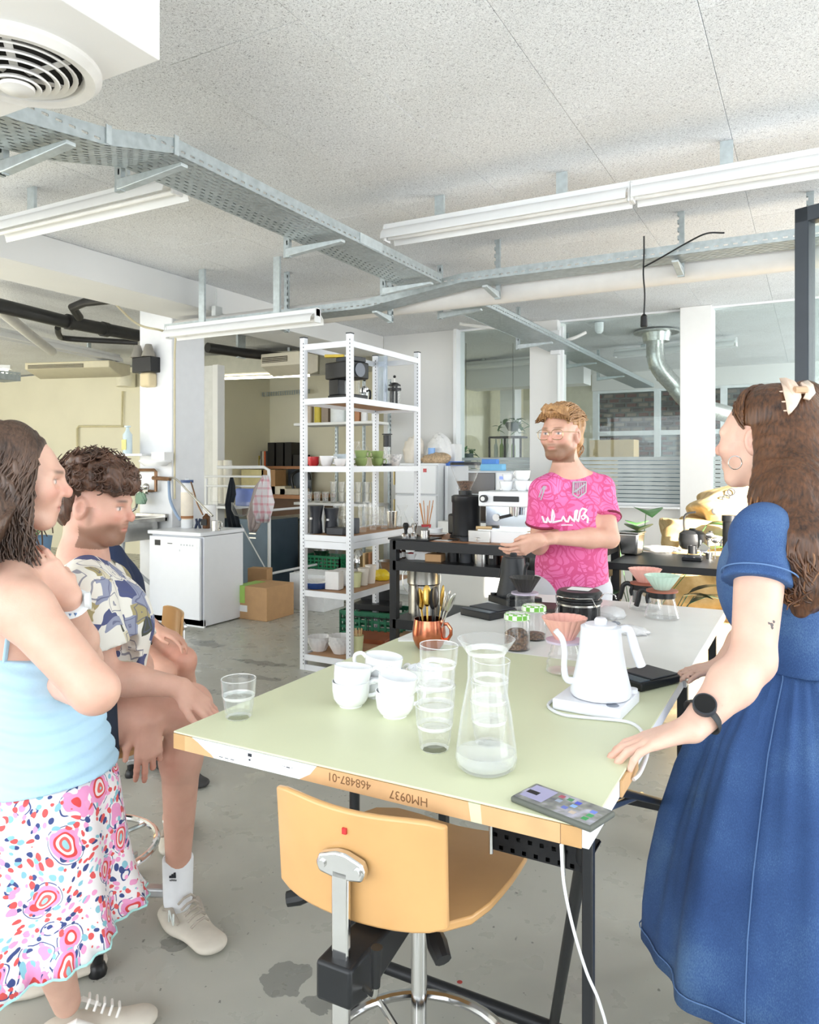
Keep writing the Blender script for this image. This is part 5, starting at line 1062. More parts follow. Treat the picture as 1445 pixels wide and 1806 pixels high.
# plants by the pink shirt
LEAF = M('leaf_green', '#4c7a45', .4, var=.25); LEAFD = M('leaf_dark', '#2f4a34', .35, var=.25)
def leaf(m, base, d, ln, wd, up=(0, 0, 1), droop=.3):
    d = Vector(d).normalized(); sx = d.cross(Vector(up)); sx = sx.normalized() if sx.length > .01 else Vector((1, 0, 0)); n = sx.cross(d); rows = []
    for i in range(7):
        s = i/6; c = Vector(base)+d*ln*s-n*ln*droop*s*s; w_ = wd*math.sin(PI*min(1, s**.75))**.9+.0006
        rows.append((c-sx*w_+n*w_*.25, c, c+sx*w_+n*w_*.25))
    vs = [p for r in rows for p in r]; fs = []
    for i in range(6): o = i*3; fs += [(o, o+1, o+4, o+3), (o+1, o+2, o+5, o+4)]
    m.add(vs, fs)
def plant(label, loc, n, ln, wd, mat, seed, pot_=None, stem=.25, name='potted_plant', spread=1):
    rng = random.Random(seed); t = thing(name, label, 'plant', loc); h0 = 0
    if pot_: MB().lathe(pot(pot_[0], pot_[1], .006, pot_[0]*.8), 24).build('pot', M('pot_'+pot_[2][1:], pot_[2], .6), t); MB().lathe([(0, pot_[1]*.85), (pot_[0]*.93, pot_[1]*.85)], 20).build('soil', M('soil', '#3c2f27', .9), t); h0 = pot_[1]*.85
    for k in range(n):
        a = k*2.4+rng.random(); e = rng.uniform(.2, 1.2); hh = h0+stem*rng.uniform(.5, 1); tip = Vector((math.cos(a)*spread*stem*.5, math.sin(a)*spread*stem*.5, hh))
        MB().tube(smooth_path([(0, 0, h0), tip*.5+Vector((0, 0, h0*.5+.02)), tip], 3), .003, 5).build('stem', mat, t)
        m = MB(); leaf(m, tip, (math.cos(a), math.sin(a), e*.5), ln*rng.uniform(.7, 1.1), wd, droop=.35); o = m.build('leaf', mat, t); s = o.modifiers.new('t', 'SOLIDIFY'); s.thickness = .001
    return t
p = PD(1085, 1000, 5.0); plant('broad leaved green plant behind the pink shirt', (-1.12, 5.45, .0), 9, .24, .09, LEAF, 3, (.14, .24, '#8a6a4a'), .95)
p = PD(1112, 1060, 4.4); plant('dark narrow leaved plant under the side table', (p.x+.05, p.y+.2, 0), 9, .26, .035, LEAFD, 5, (.12, .2, '#6b5a48'), .55)
# ================================================================ kitchen side
t = thing('dishwasher', 'white free-standing dishwasher with bottles on its lid', 'dishwasher', (0, 0, 0))
DX0, DX1, DY0, DY1 = -5.41, -4.77, 4.95, 5.5
DWM = M('dishwasher_white', '#eceff5', .3, var=.01)
MB().box(DX0, DX1, DY0+.03, DY1, .01, .81).build('body', DWM, t, bev=.004)
MB().box(DX0-.01, DX1+.008, DY0-.02, DY1+.01, .815, .85).build('lid', DWM, t, bev=.006)
d_ = MB().box(DX0+.004, DX1-.012, DY0-.01, DY0+.018, .07, .80).build('door', DWM, t, bev=.006)
MB().box(DX0+.03, DX1-.04, DY0-.013, DY0-.009, .70, .775).build('control_panel', WHITEGL, d_, bev=.001)
MB().box(DX0+.08, DX0+.15, DY0-.016, DY0-.012, .715, .765).build('display', BLACK, d_)
MB().box(DX0+.24, DX0+.30, DY0-.0145, DY0-.012, .735, .742).build('badge', DARK, d_)
for k in range(5): MB().box(DX1-.24+k*.035, DX1-.225+k*.035, DY0-.016, DY0-.012, .725, .740).build('button', M('btn_grey', '#c5cad2', .4), d_)
MB().box(DX0+.25, DX1-.25, DY0-.018, DY0-.008, .672, .690).build('handle', WHITEGL, d_)
MB().box(DX0, DX1, DY0+.03, DY0+.05, 0, .07).build('plinth', WHITEGL, t)
def dwt(x, y): p = PZ(x, y+6, .85); return Vector((p.x, min(p.y, 5.42), .851))
t = thing('water_filter', 'white water filter cartridge with label on the dishwasher', 'filter', dwt(330, 925))
MB().lathe([(0, 0), (.055, 0), (.057, .01), (.057, .40), (.045, .43), (.025, .44), (.022, .47), (0, .475)], 28).build('cartridge', WHITEGL, t)
MB().lathe([(.0575, .08), (.058, .08), (.058, .34), (.0575, .34)], 28).build('label', M('label_cream', '#ece2d2', .6), t); MB().lathe([(.058, .09), (.0588, .09), (.0588, .115), (.058, .115)], 28).build('label_band', M('label_brown', '#a8744a', .6), t)
MB().lathe([(.022, .43), (.06, .43), (.06, .455), (.022, .455)], 20).build('collar', M('filter_blue', '#4a5f8a', .5), t)
lt('paper_roll', 'white paper towel roll on the dishwasher', 'paper roll', dwt(388, 922), [(0, 0), (.065, 0), (.065, .215), (.02, .215), (.02, .2), (0, .2)], PAPER)
t = thing('soap_bottle', 'brown pump soap bottle on the dishwasher', 'bottle', dwt(364, 926)); MB().lathe([(0, 0), (.033, 0), (.035, .01), (.035, .11), (.014, .13), (.012, .14), (0, .14)], 20).build('bottle', M('brown_glass', '#5b3a20', .15), t); MB().box(-.0355, .0355, -.036, -.03, .03, .09).build('label', BLACK, t)
MB().tube([(0, 0, .14), (0, 0, .175), (-.035, 0, .178)], .006, 8).build('pump', WHITEGL, t)
t = thing('milk_jug', 'small steel milk jug on the dishwasher edge', 'jug', dwt(381, 930)); MB().lathe(pot(.042, .09, .002), 24).build('body', STEEL, t); MB().tube(smooth_path([(.04, 0, .08), (.07, 0, .075), (.07, 0, .03), (.04, 0, .02)], 4), .004, 6).build('handle', STEEL, t)
t = thing('clamp', 'dark blue spring clamp on the dishwasher', 'clamp', dwt(349, 926)); MB().tube([(-.03, 0, 0), (-.01, 0, .05), (-.02, 0, .09)], .012, 8).build('jaw', M('clamp_navy', '#26324d', .5), t); MB().tube([(.03, 0, 0), (.01, 0, .05), (.03, 0, .09)], .012, 8).build('jaw', MC['clamp_navy'], t)
# sink
a = PU(196, 0, 4.9); b = PU(300, 0, 5.05)
t = thing('sink', 'wall-hung stainless sink beside the dishwasher', 'sink', (0, 0, 0))
sx0, sx1, sy0, sy1, sz = a.x, -5.47, 4.72, 5.22, .95
MB().box(sx0, sx1, sy0, sy0+.03, sz-.04, sz).box(sx0, sx1, sy1-.03, sy1, sz-.04, sz+.03).box(sx0, sx0+.03, sy0, sy1, sz-.04, sz).box(sx1-.1, sx1, sy0, sy1, sz-.04, sz).build('rim', STEEL, t, bev=.004)
m = MB(); m.hexa([(sx0+.03 if i == 0 else sx1-.1, sy0+.03 if j == 0 else sy1-.03, sz-.02 if k else sz-.21) for i in (0, 1) for j in (0, 1) for k in (0, 1)]); m.f = [f for i, f in enumerate(m.f) if i != 5]; m.build('basin', STEEL, t)
MB().tube(smooth_path([(sx1-.35, 5.0, sz-.2), (sx1-.33, 5.0, .55), (sx1-.15, 5.1, .35), (sx1-.02, 5.15, .25)], 4), .018, 8).build('drain_hose', M('hose_grey', '#b9bdc0', .4), t)
CPR = M('old_copper', '#8a6a50', .4, .7, var=.2)
t = thing('tap_pipework', 'old copper pipe and chrome mixer tap above the sink', 'tap', (0, 0, 0)); u_ = 5.2
MB().tube([PU(228, 829, u_), PU(272, 829, u_), PU(275, 832, u_), PU(275, 866, u_), PU(262, 866, u_)], .016, 8).build('pipe', CPR, t); MB().tube([PU(270, 843, u_), PU(300, 845, u_)], .02, 8).build('valve', CPR, t)
MB().tube([PU(232, 867, u_), PU(264, 867, u_)], .026, 10).build('mixer', CHROME, t)
for x in (236, 258): MB().sphere(PU(x, 858, u_-.05), .032, 8).build('tap_handle', CHROME, t)
MB().tube(smooth_path([PU(240, 872, u_), PU(240, 895, u_-.1), PU(222, 906, u_-.18)], 4), .014, 8).build('spout', CHROME, t)
crumple('dish_cloth', 'green cloth hanging on the mixer tap', PU(249, 889, 5.12), .075, .03, .12, M('cloth_green', '#7f9a86', .9), 51, 'cloth')
tag(MB().tube(smooth_path([PU(298, 848, 5.2), PU(300, 880, 5.15), PU(310, 905, 5.1), PU(318, 917, 5.1)], 5), .014, 8).build('water_hose', M('hose_blue', '#8fa3c0', .4)), 'blue grey hose hanging behind the dishwasher', 'hose')
tag(MB().tube(smooth_path([PU(300, 842, 5.18), PU(312, 846, 5.12), PU(340, 875, 5.05), PU(375, 910, 5.0)], 5), .010, 8).build('steel_hose', STEEL), 'braided steel hose running from the valve to the dishwasher lid', 'hose')
tag(MB().tube(smooth_path([PU(337, 850, 5.15), PU(343, 870, 5.1), PU(348, 888, 5.1), PU(358, 908, 5.08)], 5), .007, 8).build('thin_hose', CPR), 'thin hose with brass joint at the water filter', 'hose')
a = PU(228, 822, 5.02); b = PU(298, 822, 5.02)
t = thing('wall_dish', 'oval white wall tray under the soap shelf', 'tray', ((a.x+b.x)/2, 5.1, a.z)); MB().lathe([(0, 0), (.12, .0), (.185, .04), (.19, .055), (.18, .055), (.11, .012), (0, .012)], 32, sy=.6).build('tray', WHITEGL, t); MB().box(.0, .17, -.05, .06, .05, .13).build('carton', PAPER, t)
a = PU(192, 801, 5.05)
tag(MB().box(a.x, -5.55, 4.98, 5.24, a.z-.02, a.z).build('soap_shelf', WHITEGL), 'thin white shelf holding the soap bottle', 'shelf')
t = thing('soap_bottle', 'tall pale blue soap bottle on the thin shelf', 'bottle', (PU(225, 0, 5.1).x, 5.1, a.z)); MB().lathe([(0, 0), (.042, 0), (.044, .01), (.044, .19), (.02, .225), (.014, .26), (.03, .262), (.03, .275), (0, .278)], 20).build('bottle', M('soap_blue', '#cfe0e6', .3), t); MB().box(-.03, .03, -.046, -.04, .04, .14).build('label', M('lbl_yel', '#d9d28c', .6), t)
p = PU(217, 0, 5.12); lt('brown_bottle', 'brown bottle half hidden behind the soap', 'bottle', (p.x, 5.16, a.z), pot(.035, .14, .003), MC['brown_glass'])
p = PZ(244, 1085, 0); t = thing('bin', 'white bin lined with a bag beside the dishwasher', 'bin', (p.x-.05, 4.62, 0)); MB().lathe(pot(.16, .42, .006, .14), 28).build('bin_body', WHITEGL, t); MB().lathe([(.155, .41), (.168, .42), (.165, .44), (.15, .43)], 28).build('rim_bag', BLACK, t)
o = crumple('bin_bag', 'clear bag bulging from the bin', Vector((p.x-.05, 4.62, .445)), .12, .12, .26, FILM, 55)
# cardboard boxes
bx('cardboard_box', 'closed cardboard box with green tape on the floor', 'box', (-4.64, 5.66, 0), (.38, .41, .31), KRAFT, 0, .003)
for nm, a_, m_ in (('green_tape', (-.19, -.07, -.2085, -.2055, .15, .312), M('tape_green', '#a8d068', .4)), ('paper_label', (-.14, -.04, -.209, -.2055, .07, .13), PAPER)): MB().box(*a_).build(nm, m_, bpy.data.objects['cardboard_box'])
MB().box(-.19, -.07, -.2085, .10, .3102, .3125).build('green_tape', MC['tape_green'], bpy.data.objects['cardboard_box'])
bx('foam_box', 'white foam box behind the cardboard one', 'box', (-4.45, 6.25, 0), (.42, .36, .36), M('foam', '#eef1f4', .8)); bx('cardboard_box', 'small flattened carton between dishwasher and drying rack', 'box', (-4.98, 6.0, 0), (.22, .12, .4), KRAFT, .2)
# drying rack
DU_ = 6.35
t = thing('drying_rack', 'white tube drying rack with towels behind the dishwasher', 'rack', (0, 0, 0)); RT = WHITEGL
tp = PU(475, 826, DU_); 
MB().tube([PU(384, 824, DU_), PU(466, 824, DU_), PU(474, 829, DU_), PU(475, 845, DU_), Vector((tp.x, DU_, 0))], .018, 8).build('side_frame', RT, t)
for y in (840, 857): MB().tube([PU(362, y, DU_), PU(474, y+1, DU_)], .012, 8).build('rail', RT, t)
for y in (898, 1010): a = PU(476, y+2, DU_); MB().tube([a, a+Vector((0.0, 1.0, 0))], .014, 8).build('rail', RT, t)
a = Vector((tp.x, DU_+1.0, 0)); MB().tube([a, a+Vector((0, 0, 1.0))], .018, 8).build('leg', RT, t)
MB().tube([PU(425, 925, DU_-.02), PU(473, 1011, DU_-.02)], .007, 6).build('brace', RT, t); MB().tube([PU(368, 0, DU_)*1, PU(368, 0, DU_)*1], .001, 4)
a = PU(364, 0, DU_); MB().tube([(a.x, DU_, 0), (a.x, DU_, 1.30)], .016, 8).build('leg', RT, t)
def m_plaid():
    m, nt, bs = newmat('plaid_towel'); tc = N(nt, 'TexCoord'); sp = N(nt, 'SeparateXYZ'); L(nt, tc.outputs['Object'], sp.inputs[0])
    f = [math_(nt, 'LESS_THAN', math_(nt, 'FRACT', math_(nt, 'DIVIDE', sp.outputs[i], .085)), .28) for i in (0, 2)]
    c = mixc(nt, math_(nt, 'MULTIPLY', math_(nt, 'ADD', f[0], f[1]), .4), hx('#ece8ea'), hx('#d98a98')); L(nt, c, bs.inputs['Base Color']); bs.inputs['Roughness'].default_value = .9; return m
def drape(name, label, cat, px, mat, u, fold=.03, seed=0):
    """cloth sheet hanging: px = polygon rows [(xl,xr,y)]"""
    m = MB(); n = 15; vs = []; rng = random.Random(seed); p0 = rng.random()*6
    for i, (xl, xr, y) in enumerate(px):
        for j in range(n):
            x = xl+(xr-xl)*j/(n-1); p = PU(x, y, u); p.y += fold*math.sin(j*1.3+p0+i*.5)*(.4+.6*i/len(px)); vs.append(p)
    m.add(vs, [(i*n+j, i*n+j+1, (i+1)*n+j+1, (i+1)*n+j) for i in range(len(px)-1) for j in range(n-1)])
    o = m.build(name, mat, ang=70); s = o.modifiers.new('t', 'SOLIDIFY'); s.thickness = .006; return tag(o, label, cat)
drape('towel', 'pink checked kitchen towel hanging on the drying rack', 'towel', [(463, 472, 838), (455, 476, 852), (448, 479, 872), (444, 482, 886), (446, 478, 902), (455, 472, 922)], m_plaid(), DU_-.08, .035, 1)
drape('towel', 'grey beige towel hanging beneath the checked one', 'towel', [(462, 470, 842), (448, 470, 860), (441, 468, 885), (434, 466, 910), (438, 455, 930), (443, 449, 938)], M('towel_beige', '#c3b6b4', .9), DU_-.03, .03, 2)
drape('apron', 'dark apron strap hanging from the drying rack', 'apron', [(406, 411, 842), (402, 414, 856), (399, 415, 872), (397, 410, 890), (400, 420, 912), (404, 424, 930)], M('apron_dark', '#2a2f38', .8), DU_-.06, .02, 3)
lt('strainer_bowl', 'clear bowl hanging on the drying rack', 'bowl', PU(425, 912, DU_-.12), [(0, 0), (.07, .02), (.10, .08), (.10, .16), (.097, .16), (.097, .08), (.068, .024), (0, .004)], GLASS)
tag(MB().box(-.13, .13, -.03, .03, 0, .2).build('blue_bag', M('bag_blue', '#7f96e0', .4), loc=PU(433, 893, DU_+.1), bev=.02), 'blue bag hanging behind the clear bowl', 'bag')
for i, x in enumerate((392, 402)): lt('cup_tower', ['tall stack of paper cups at the column', 'second stack of paper cups by the apron'][i], 'cups', PU(x, 888, DU_+.25), [(0, 0), (.045, 0), (.05, .45), (.047, .5), (0, .5)], M('cup_cream', '#e2ded2', .7), fn=lambda a, z: 1+.03*math.sin(z*140))
lt('glass_bottle', 'clear glass bottle behind the paper roll', 'bottle', PU(381, 885, DU_+.1), [(0, 0), (.06, 0), (.06, .14), (.02, .22), (.02, .27), (0, .27)], GLASS)
a = PU(384, 890, DU_+.3); bx('back_shelf', 'white shelf plank carrying the cup stacks', 'shelf', (a.x+.15, DU_+.25, a.z-.03), (.6, .35, .03), WHITEGL)
# steel counter and dark cabinet
a = PU(430, 0, 6.75); b = PU(474, 0, 6.75); t = thing('gas_cabinet', 'dark blue grey steel cabinet with vents behind the drying rack', 'cabinet', (0, 0, 0)); MB().box(a.x-.3, b.x, 6.75, 7.3, 0, .82).build('body', M('slate_blue', '#465664', .35, .4, var=.15, scale=4), t)
for k in range(3): MB().box(b.x-.28, b.x-.18, 6.742, 6.752, .70-k*.05, .715-k*.05).build('vent', STEEL, t)
a = PU(478, 0, 7.4); t = thing('steel_counter', 'stainless counter with ribbed doors behind the rack', 'counter', (0, 0, 0)); cz = PU(500, 918, 7.4).z
MB().box(a.x, a.x+.72, 7.42, 8.0, 0, cz).build('body', M('dull_steel', '#a9a79c', .4, .5, var=.06), t, bev=.003); MB().box(a.x-.02, a.x+.72, 7.38, 8.0, cz, cz+.04).build('top', STEEL, t, bev=.003)
for k in range(2): MB().box(a.x+.12+k*.38, a.x+.125+k*.38, 7.412, 7.422, .1, cz-.15).build('rib', STEEL, t); 
# store wall: shelf with jars, black boxes, books
zs = PU(430, 822, 10.6).z; a = PU(384, 0, 10.6); b = PU(545, 0, 10.6)
tag(MB().box(a.x, b.x, 10.5, 11.0, zs-.05, zs).build('wall_plank', OAK), 'brown wooden shelf along the cream store wall', 'shelf')
for i in range(7):
    c = ['#b88a5a', '#8a5f4a', '#e6c75a', '#cfae6a', '#eadfa0', '#d8c25a', '#e8e4da'][i]; p = PU(390+i*12.5, 0, 10.7); h_ = (.20, .22, .30, .2, .34, .22, .14)[i]
    lt('jar', ['brown lidded jar at the store shelf end', 'dark brown jar second on the store shelf', 'yellow jar third on the store shelf', 'mustard jar in the middle of the store shelf', 'tall pale yellow jar on the store shelf', 'short yellow jar on the store shelf', 'low white red-dotted jar on the store shelf'][i], 'jar', (p.x, 10.7, zs), [(0, 0), (.07, 0), (.07, h_*.85), (.055, h_*.87), (.055, h_), (0, h_)], M('jar_%d' % i, c, .4), group='jars on the store shelf')
for i in range(4):
    p = PU(486+i*15, 0, 10.7); bx('archive_box', ['black archive box nearest the books', 'second black archive box on the store shelf', 'third black archive box on the store shelf', 'lower black archive box by the rack post'][i], 'box', (p.x, 10.72, zs), (.15, .3, .42 if i < 3 else .2), M('archive_black', '#211f1c', .6), 0, .006, 'black archive boxes')
for i, c in enumerate(('#6d6a60', '#cfcab8', '#d8673a', '#3a3a3c')): p = PU(467+i*3.2, 0, 10.7); bx('book', ['grey book at the start of the store shelf row', 'cream book between grey and orange ones', 'orange spined book on the store shelf', 'dark book against the archive boxes'][i], 'book', (p.x, 10.7, zs), (.035, .2, .27), M('book_'+c[1:], c, .6), 0, .002, 'books on the store shelf')
zc = PU(500, 872, 10.2).z
tag(MB().box(PU(430, 0, 10.2).x, PU(548, 0, 10.2).x, 10.0, 11.0, zc-.06, zc).build('work_counter', OAK), 'long brown work counter below the store shelf', 'counter')
tag(MB().box(PU(430, 0, 10.2).x+.05, PU(548, 0, 10.2).x, 10.1, 10.94, 0, zc-.06).build('counter_cabinet', M('cab_brown', '#5d4432', .6)), 'dark brown drawers under the work counter', 'cabinet')
for i, (x, w_, h_, c, lb) in enumerate(((483, .3, .42, '#b08a62', 'cardboard box on the work counter'), (500, .3, .14, '#ddd6c2', 'cream tray of parts on the work counter'), (520, .4, .10, '#c9c2b2', 'pale machine base on the work counter'), (455, .5, .42, '#e8dca8', 'pale yellow cloth bundle on the work counter'), (495, .5, .5, '#8d98a2', 'blue grey panel leaning behind the cardboard box'))):
    p = PU(x, 0, 10.3); bx('counter_box', lb, 'box', (p.x, 10.3 if i < 4 else 10.85, zc), (w_, .3 if i < 4 else .04, h_), M('ctr_%d' % i, c, .7))
t = thing('bench_vise', 'black curved handle tool standing on the work counter', 'tool', PU(530, 862, 10.25)); MB().tube(smooth_path([(-.15, 0, 0), (-.18, 0, .2), (-.05, 0, .3), (.15, 0, .28), (.2, 0, .15)], 5), .025, 8).build('handle', BLACK, t)
t = thing('picture_frame', 'black framed poster on the cream wall behind the standing woman', 'picture', (PU(30, 0, 8.58).x, 8.57, 1.2)); MB().box(-.6, .42, -.02, .02, -.4, .75).build('frame', BLACK, t); MB().box(-.57, .39, -.025, -.02, -.37, .72).build('print', M('poster_white', '#e6e6e2', .5), t)
tag(MB().tube([PU(136, 800, 8.56), PU(136, 756, 8.56), PU(139, 752, 8.56), PU(215, 752, 8.56), PU(216, 690, 8.56)], .018, 8).build('wall_conduit', M('conduit_cream', '#d6cda6', .5)), 'cream conduit bending along the kitchen wall', 'conduit')
lt('wall_lamp', 'small lit white wall fixture in the kitchen', 'lamp', PU(222, 682, 8.45), [(0, 0), (.15, 0), (.15, .22), (0, .22)], M('lamp_white', '#f4efd8', .5)); 
p = PD(62, 945, 4.2); plant('leafy plant in a blue pot behind the seated man', (p.x, p.y, 0.92), 8, .16, .05, LEAF, 9, (.09, .13, '#5f7f9c'), .18); bx('plant_stand', 'brown low cupboard carrying the blue plant pot', 'cupboard', (p.x, p.y, 0), (.5, .4, .92), OAK)
# ================================================================ stools
BEECH = M('beech_ply', '#d0a169', .35, var=.07, scale=7, coat=.2)
def stool(name, label, loc, rz, sz=.66, back=True, seatw=.20, ring=.24, bz=(.052, .21), byy=-.225):
    t = thing(name, label, 'stool', loc, rz); m = MB(); N_ = 28
    top = []; bot = []
    for j in range(N_):
        a = 2*PI*j/N_; c, s = math.cos(a), math.sin(a); k = (abs(c)**4+abs(s)**4)**-.25
        x, y = c*k*seatw*(1-.06*(s < 0)*abs(s)), s*k*seatw; top.append((x, y, sz+.012*(abs(x)/seatw)**2-.006-.02*max(0, s)**3)); bot.append((x*.985, y*.985, top[-1][2]-.018))
    m.add(top+bot+[(0, 0, sz-.008), (0, 0, sz-.026)], [(j, (j+1) % N_, 2*N_) for j in range(N_)]+[(N_+(j+1) % N_, N_+j, 2*N_+1) for j in range(N_)]+[(j, N_+j, N_+(j+1) % N_, (j+1) % N_) for j in range(N_)])
    m.build('seat', BEECH, t, bev=.004)
    if back:
        n = 13; vs = []
        for k_, z in ((0, sz+bz[0]), (1, sz+bz[1])):
            for off in (0, -.014):
                for j in range(n):
                    s = -1+2*j/(n-1); vs.append((s*(.168+.002*k_), byy+.035*s*s-.03+off-.012*k_, z-.012*abs(s)**6*(1 if k_ else -1)-.006*(1-s*s)*(1 if k_ else 0)))
        g = lambda k_, f_, j: (k_*2+f_)*n+j; fs = []
        for j in range(n-1): fs += [(g(0, 0, j), g(0, 0, j+1), g(1, 0, j+1), g(1, 0, j)), (g(0, 1, j+1), g(0, 1, j), g(1, 1, j), g(1, 1, j+1)), (g(1, 0, j), g(1, 0, j+1), g(1, 1, j+1), g(1, 1, j)), (g(0, 0, j+1), g(0, 0, j), g(0, 1, j), g(0, 1, j+1))]
        for j in (0, n-1): fs.append((g(0, 0, j), g(1, 0, j), g(1, 1, j), g(0, 1, j)))
        b_ = MB().add(vs, fs).build('backrest', BEECH, t, bev=.005, seg=3)
        MB().box(-.004, .004, byy-.058, byy-.053, sz+.165, sz+.175).build('paint_spot', RED, b_)
        yb = byy-.06
        MB().prism([(-.048, sz+.115), (-.042, sz+.13), (-.01, sz+.14), (.01, sz+.14), (.042, sz+.13), (.048, sz+.115), (.042, sz+.10), (.012, sz+.095), (-.012, sz+.095), (-.042, sz+.10)], yb-.012, yb+.006, 'y').build('mounting_plate', CHROME, t, bev=.004)
        for s in (-1, 1): MB().cyl((s*.034, yb-.016, sz+.115), (s*.034, yb-.01, sz+.115), .007, n=12).build('screw', CHROME, t)
        MB().box(-.016, .016, yb-.012, yb+.0, sz-.33, sz+.11).build('back_bar', CHROME, t, bev=.003)
        MB().prism([(yb-.032, sz-.035), (yb+.03, sz-.035), (.0, sz-.045), (.0, sz-.075), (yb+.03, sz-.115), (yb-.032, sz-.10)], -.034, .034, 'x').build('clamp_block', BLKM, t, bev=.006)
        MB().tube(smooth_path([(.035, yb+.01, sz-.085), (.06, yb, sz-.085), (.068, yb-.005, sz-.06)], 4), .005, 8).build('clamp_lever', STEEL, t); MB().tube([(.066, yb-.005, sz-.065), (.068, yb-.005, sz-.0)], [.007, .010], 10).build('lever_grip', BLACK, t)
        MB().tube([(.03, -.05, sz-.04), (.085, -.11, sz-.07)], .005, 8).build('height_lever', STEEL, t); MB().tube([(.08, -.105, sz-.067), (.10, -.125, sz-.082), (.118, -.14, sz-.095)], [.014, .02, .016], 10).build('lever_grip', BLACK, t)
        MB().tube([(-.10, -.10, sz-.03), (-.18, -.16, sz-.05), (-.20, -.17, sz-.055)], [.004, .016, .014], 10).build('lever_grip', BLACK, t)
    MB().cyl((0, 0, .14), (0, 0, sz-.02), .016, n=16).build('gas_column', CHROME, t); MB().cyl((0, 0, .06), (0, 0, sz*.43), .026, n=16).build('column_sleeve', BLKM, t)
    MB().tube([(math.cos(2*PI*j/40)*.205, math.sin(2*PI*j/40)*.205, ring) for j in range(40)], .0115, 10, closed=True).build('foot_ring', CHROME, t)
    for k in range(3): a = k*2.094+.4; MB().tube([(0, 0, ring), (math.cos(a)*.205, math.sin(a)*.205, ring)], .008, 8).build('ring_spoke', CHROME, t)
    for k in range(5):
        a = k*1.2566+.52; c = Vector((math.cos(a), math.sin(a), 0)); q = MB(); q.bar(c*.02+Vector((0, 0, .11)), c*.285+Vector((0, 0, .07)), .038, .028); l_ = q.build('foot_arm', M('alu_cast', '#c7c9cc', .3, .8), t, bev=.006)
        MB().lathe([(0, 0), (.024, 0), (.026, .012), (.02, .03), (.015, .034), (.015, .06), (0, .06)], 16, c*.27).build('glide', BLACK, l_)
    return t
stool('work_stool', 'beech work stool with curved backrest pushed under the green table', (-.70, 1.335, 0), .02, .665, bz=(.012, .21))
stool('work_stool', 'beech work stool under the man in the patterned shirt', (-2.02, 1.60, 0), -1.1, .60, seatw=.18)
stool('work_stool', 'beech work stool of the person half hidden at the back', (-3.02, 2.60, 0), PI-.5, .50, seatw=.18)

# trailing plants behind the first pane
def trailing(label, top, n, seed, ln):
    rng = random.Random(seed); t = thing('hanging_plant', label, 'plant', top)
    MB().lathe([(0, -.12), (.06, -.11), (.10, -.04), (.10, 0), (.092, 0), (.055, -.10), (0, -.105)], 20).build('pot', M('pot_slate', '#5a6664', .6), t); MB().tube([(0, 0, 0), (0, 0, CEIL-top[2])], .003, 5).build('cord', BLACK, t)
    for k in range(n):
        a = k*2.1+rng.random(); pts = [Vector((math.cos(a)*.04, math.sin(a)*.04, .02))]
        for i in range(7): pts.append(pts[-1]+Vector((math.cos(a)*.06*rng.random()+.02*(k-1), math.sin(a)*.03, .03 if i == 0 else -ln/7*rng.uniform(.5, 1.3))))
        MB().tube(pts, .004, 5).build('vine', LEAF, t)
        for i in range(1, 8):
            m = MB(); leaf(m, pts[i], (rng.uniform(-1, 1), rng.uniform(-.6, .3), rng.uniform(-.5, .5)), rng.uniform(.07, .12), .032); m.build('leaf', LEAF, t)
p = PU(822, 800, 9.0); trailing('trailing ivy in a hanging pot behind the first pane', (p.x, p.y, p.z), 5, 3, .45)
p = PU(905, 745, 9.3); trailing('small hanging plant above the black bottle rack', (p.x, p.y, p.z), 4, 6, .22)
# ================================================================ people: signed-distance bodies meshed with surface nets
V3 = lambda p: np.array(tuple(p), float)
def rc(a, b, ra, rb, k=.02, flat=None): return ['rc', V3(a), V3(b), ra, rb, k, flat]
def el(c, r, R=None, k=.02): return ['el', V3(c), V3(r), None if R is None else np.array(R, float), k]
def sub(p): return ['sub', p]
def pdist(p, P):
    if p[0] == 'rc':
        _, a, b, ra, rb, k, fl = p; ab = b-a; L2 = ab@ab
        h = np.clip(((P-a)@ab)/L2, 0, 1) if L2 > 1e-12 else np.zeros(len(P))
        q = P-a-h[:, None]*ab; s = 1
        if fl is not None:
            n = V3(fl[0]); n = n/np.linalg.norm(n); s = fl[1]; q = q+np.outer((q@n)*(1/s-1), n)
        return (np.sqrt((q*q).sum(1))-(ra+(rb-ra)*h))*min(1, s)
    _, c, r, R, k = p; q = P-c
    if R is not None: q = q@R
    k0 = np.sqrt(((q/r)**2).sum(1)); k1 = np.sqrt(((q/r**2)**2).sum(1))+1e-9
    return k0*(k0-1)/k1
def pbound(p):
    if p[0] == 'rc': c = (p[1]+p[2])/2; return c, np.linalg.norm(p[2]-p[1])/2+max(p[3], p[4])*(max(1, p[6][1]) if p[6] else 1)
    return p[1], p[2].max()
def field(prims, extra=None):
    def f(P):
        D = np.full(len(P), 9.0)
        for p in prims:
            s = p[0] == 'sub'; q = p[1] if s else p; c, r = pbound(q); e = P-c
            ix = np.nonzero((e*e).sum(1) < (r+.11)**2)[0]
            if not len(ix): continue
            d = pdist(q, P[ix]); k = q[5] if q[0] == 'rc' else q[4]; Dm = D[ix]
            if s: d = -d; h = np.clip(.5-.5*(Dm-d)/k, 0, 1); D[ix] = Dm*(1-h)+d*h+k*h*(1-h)
            else: h = np.clip(.5+.5*(Dm-d)/k, 0, 1); D[ix] = Dm*(1-h)+d*h-k*h*(1-h)
        return extra(P, D) if extra else D
    return f
def bounds(prims, pad=.03):
    B = [pbound(p) for p in prims if p[0] != 'sub']; return np.min([c-r for c, r in B], 0)-pad, np.max([c+r for c, r in B], 0)+pad
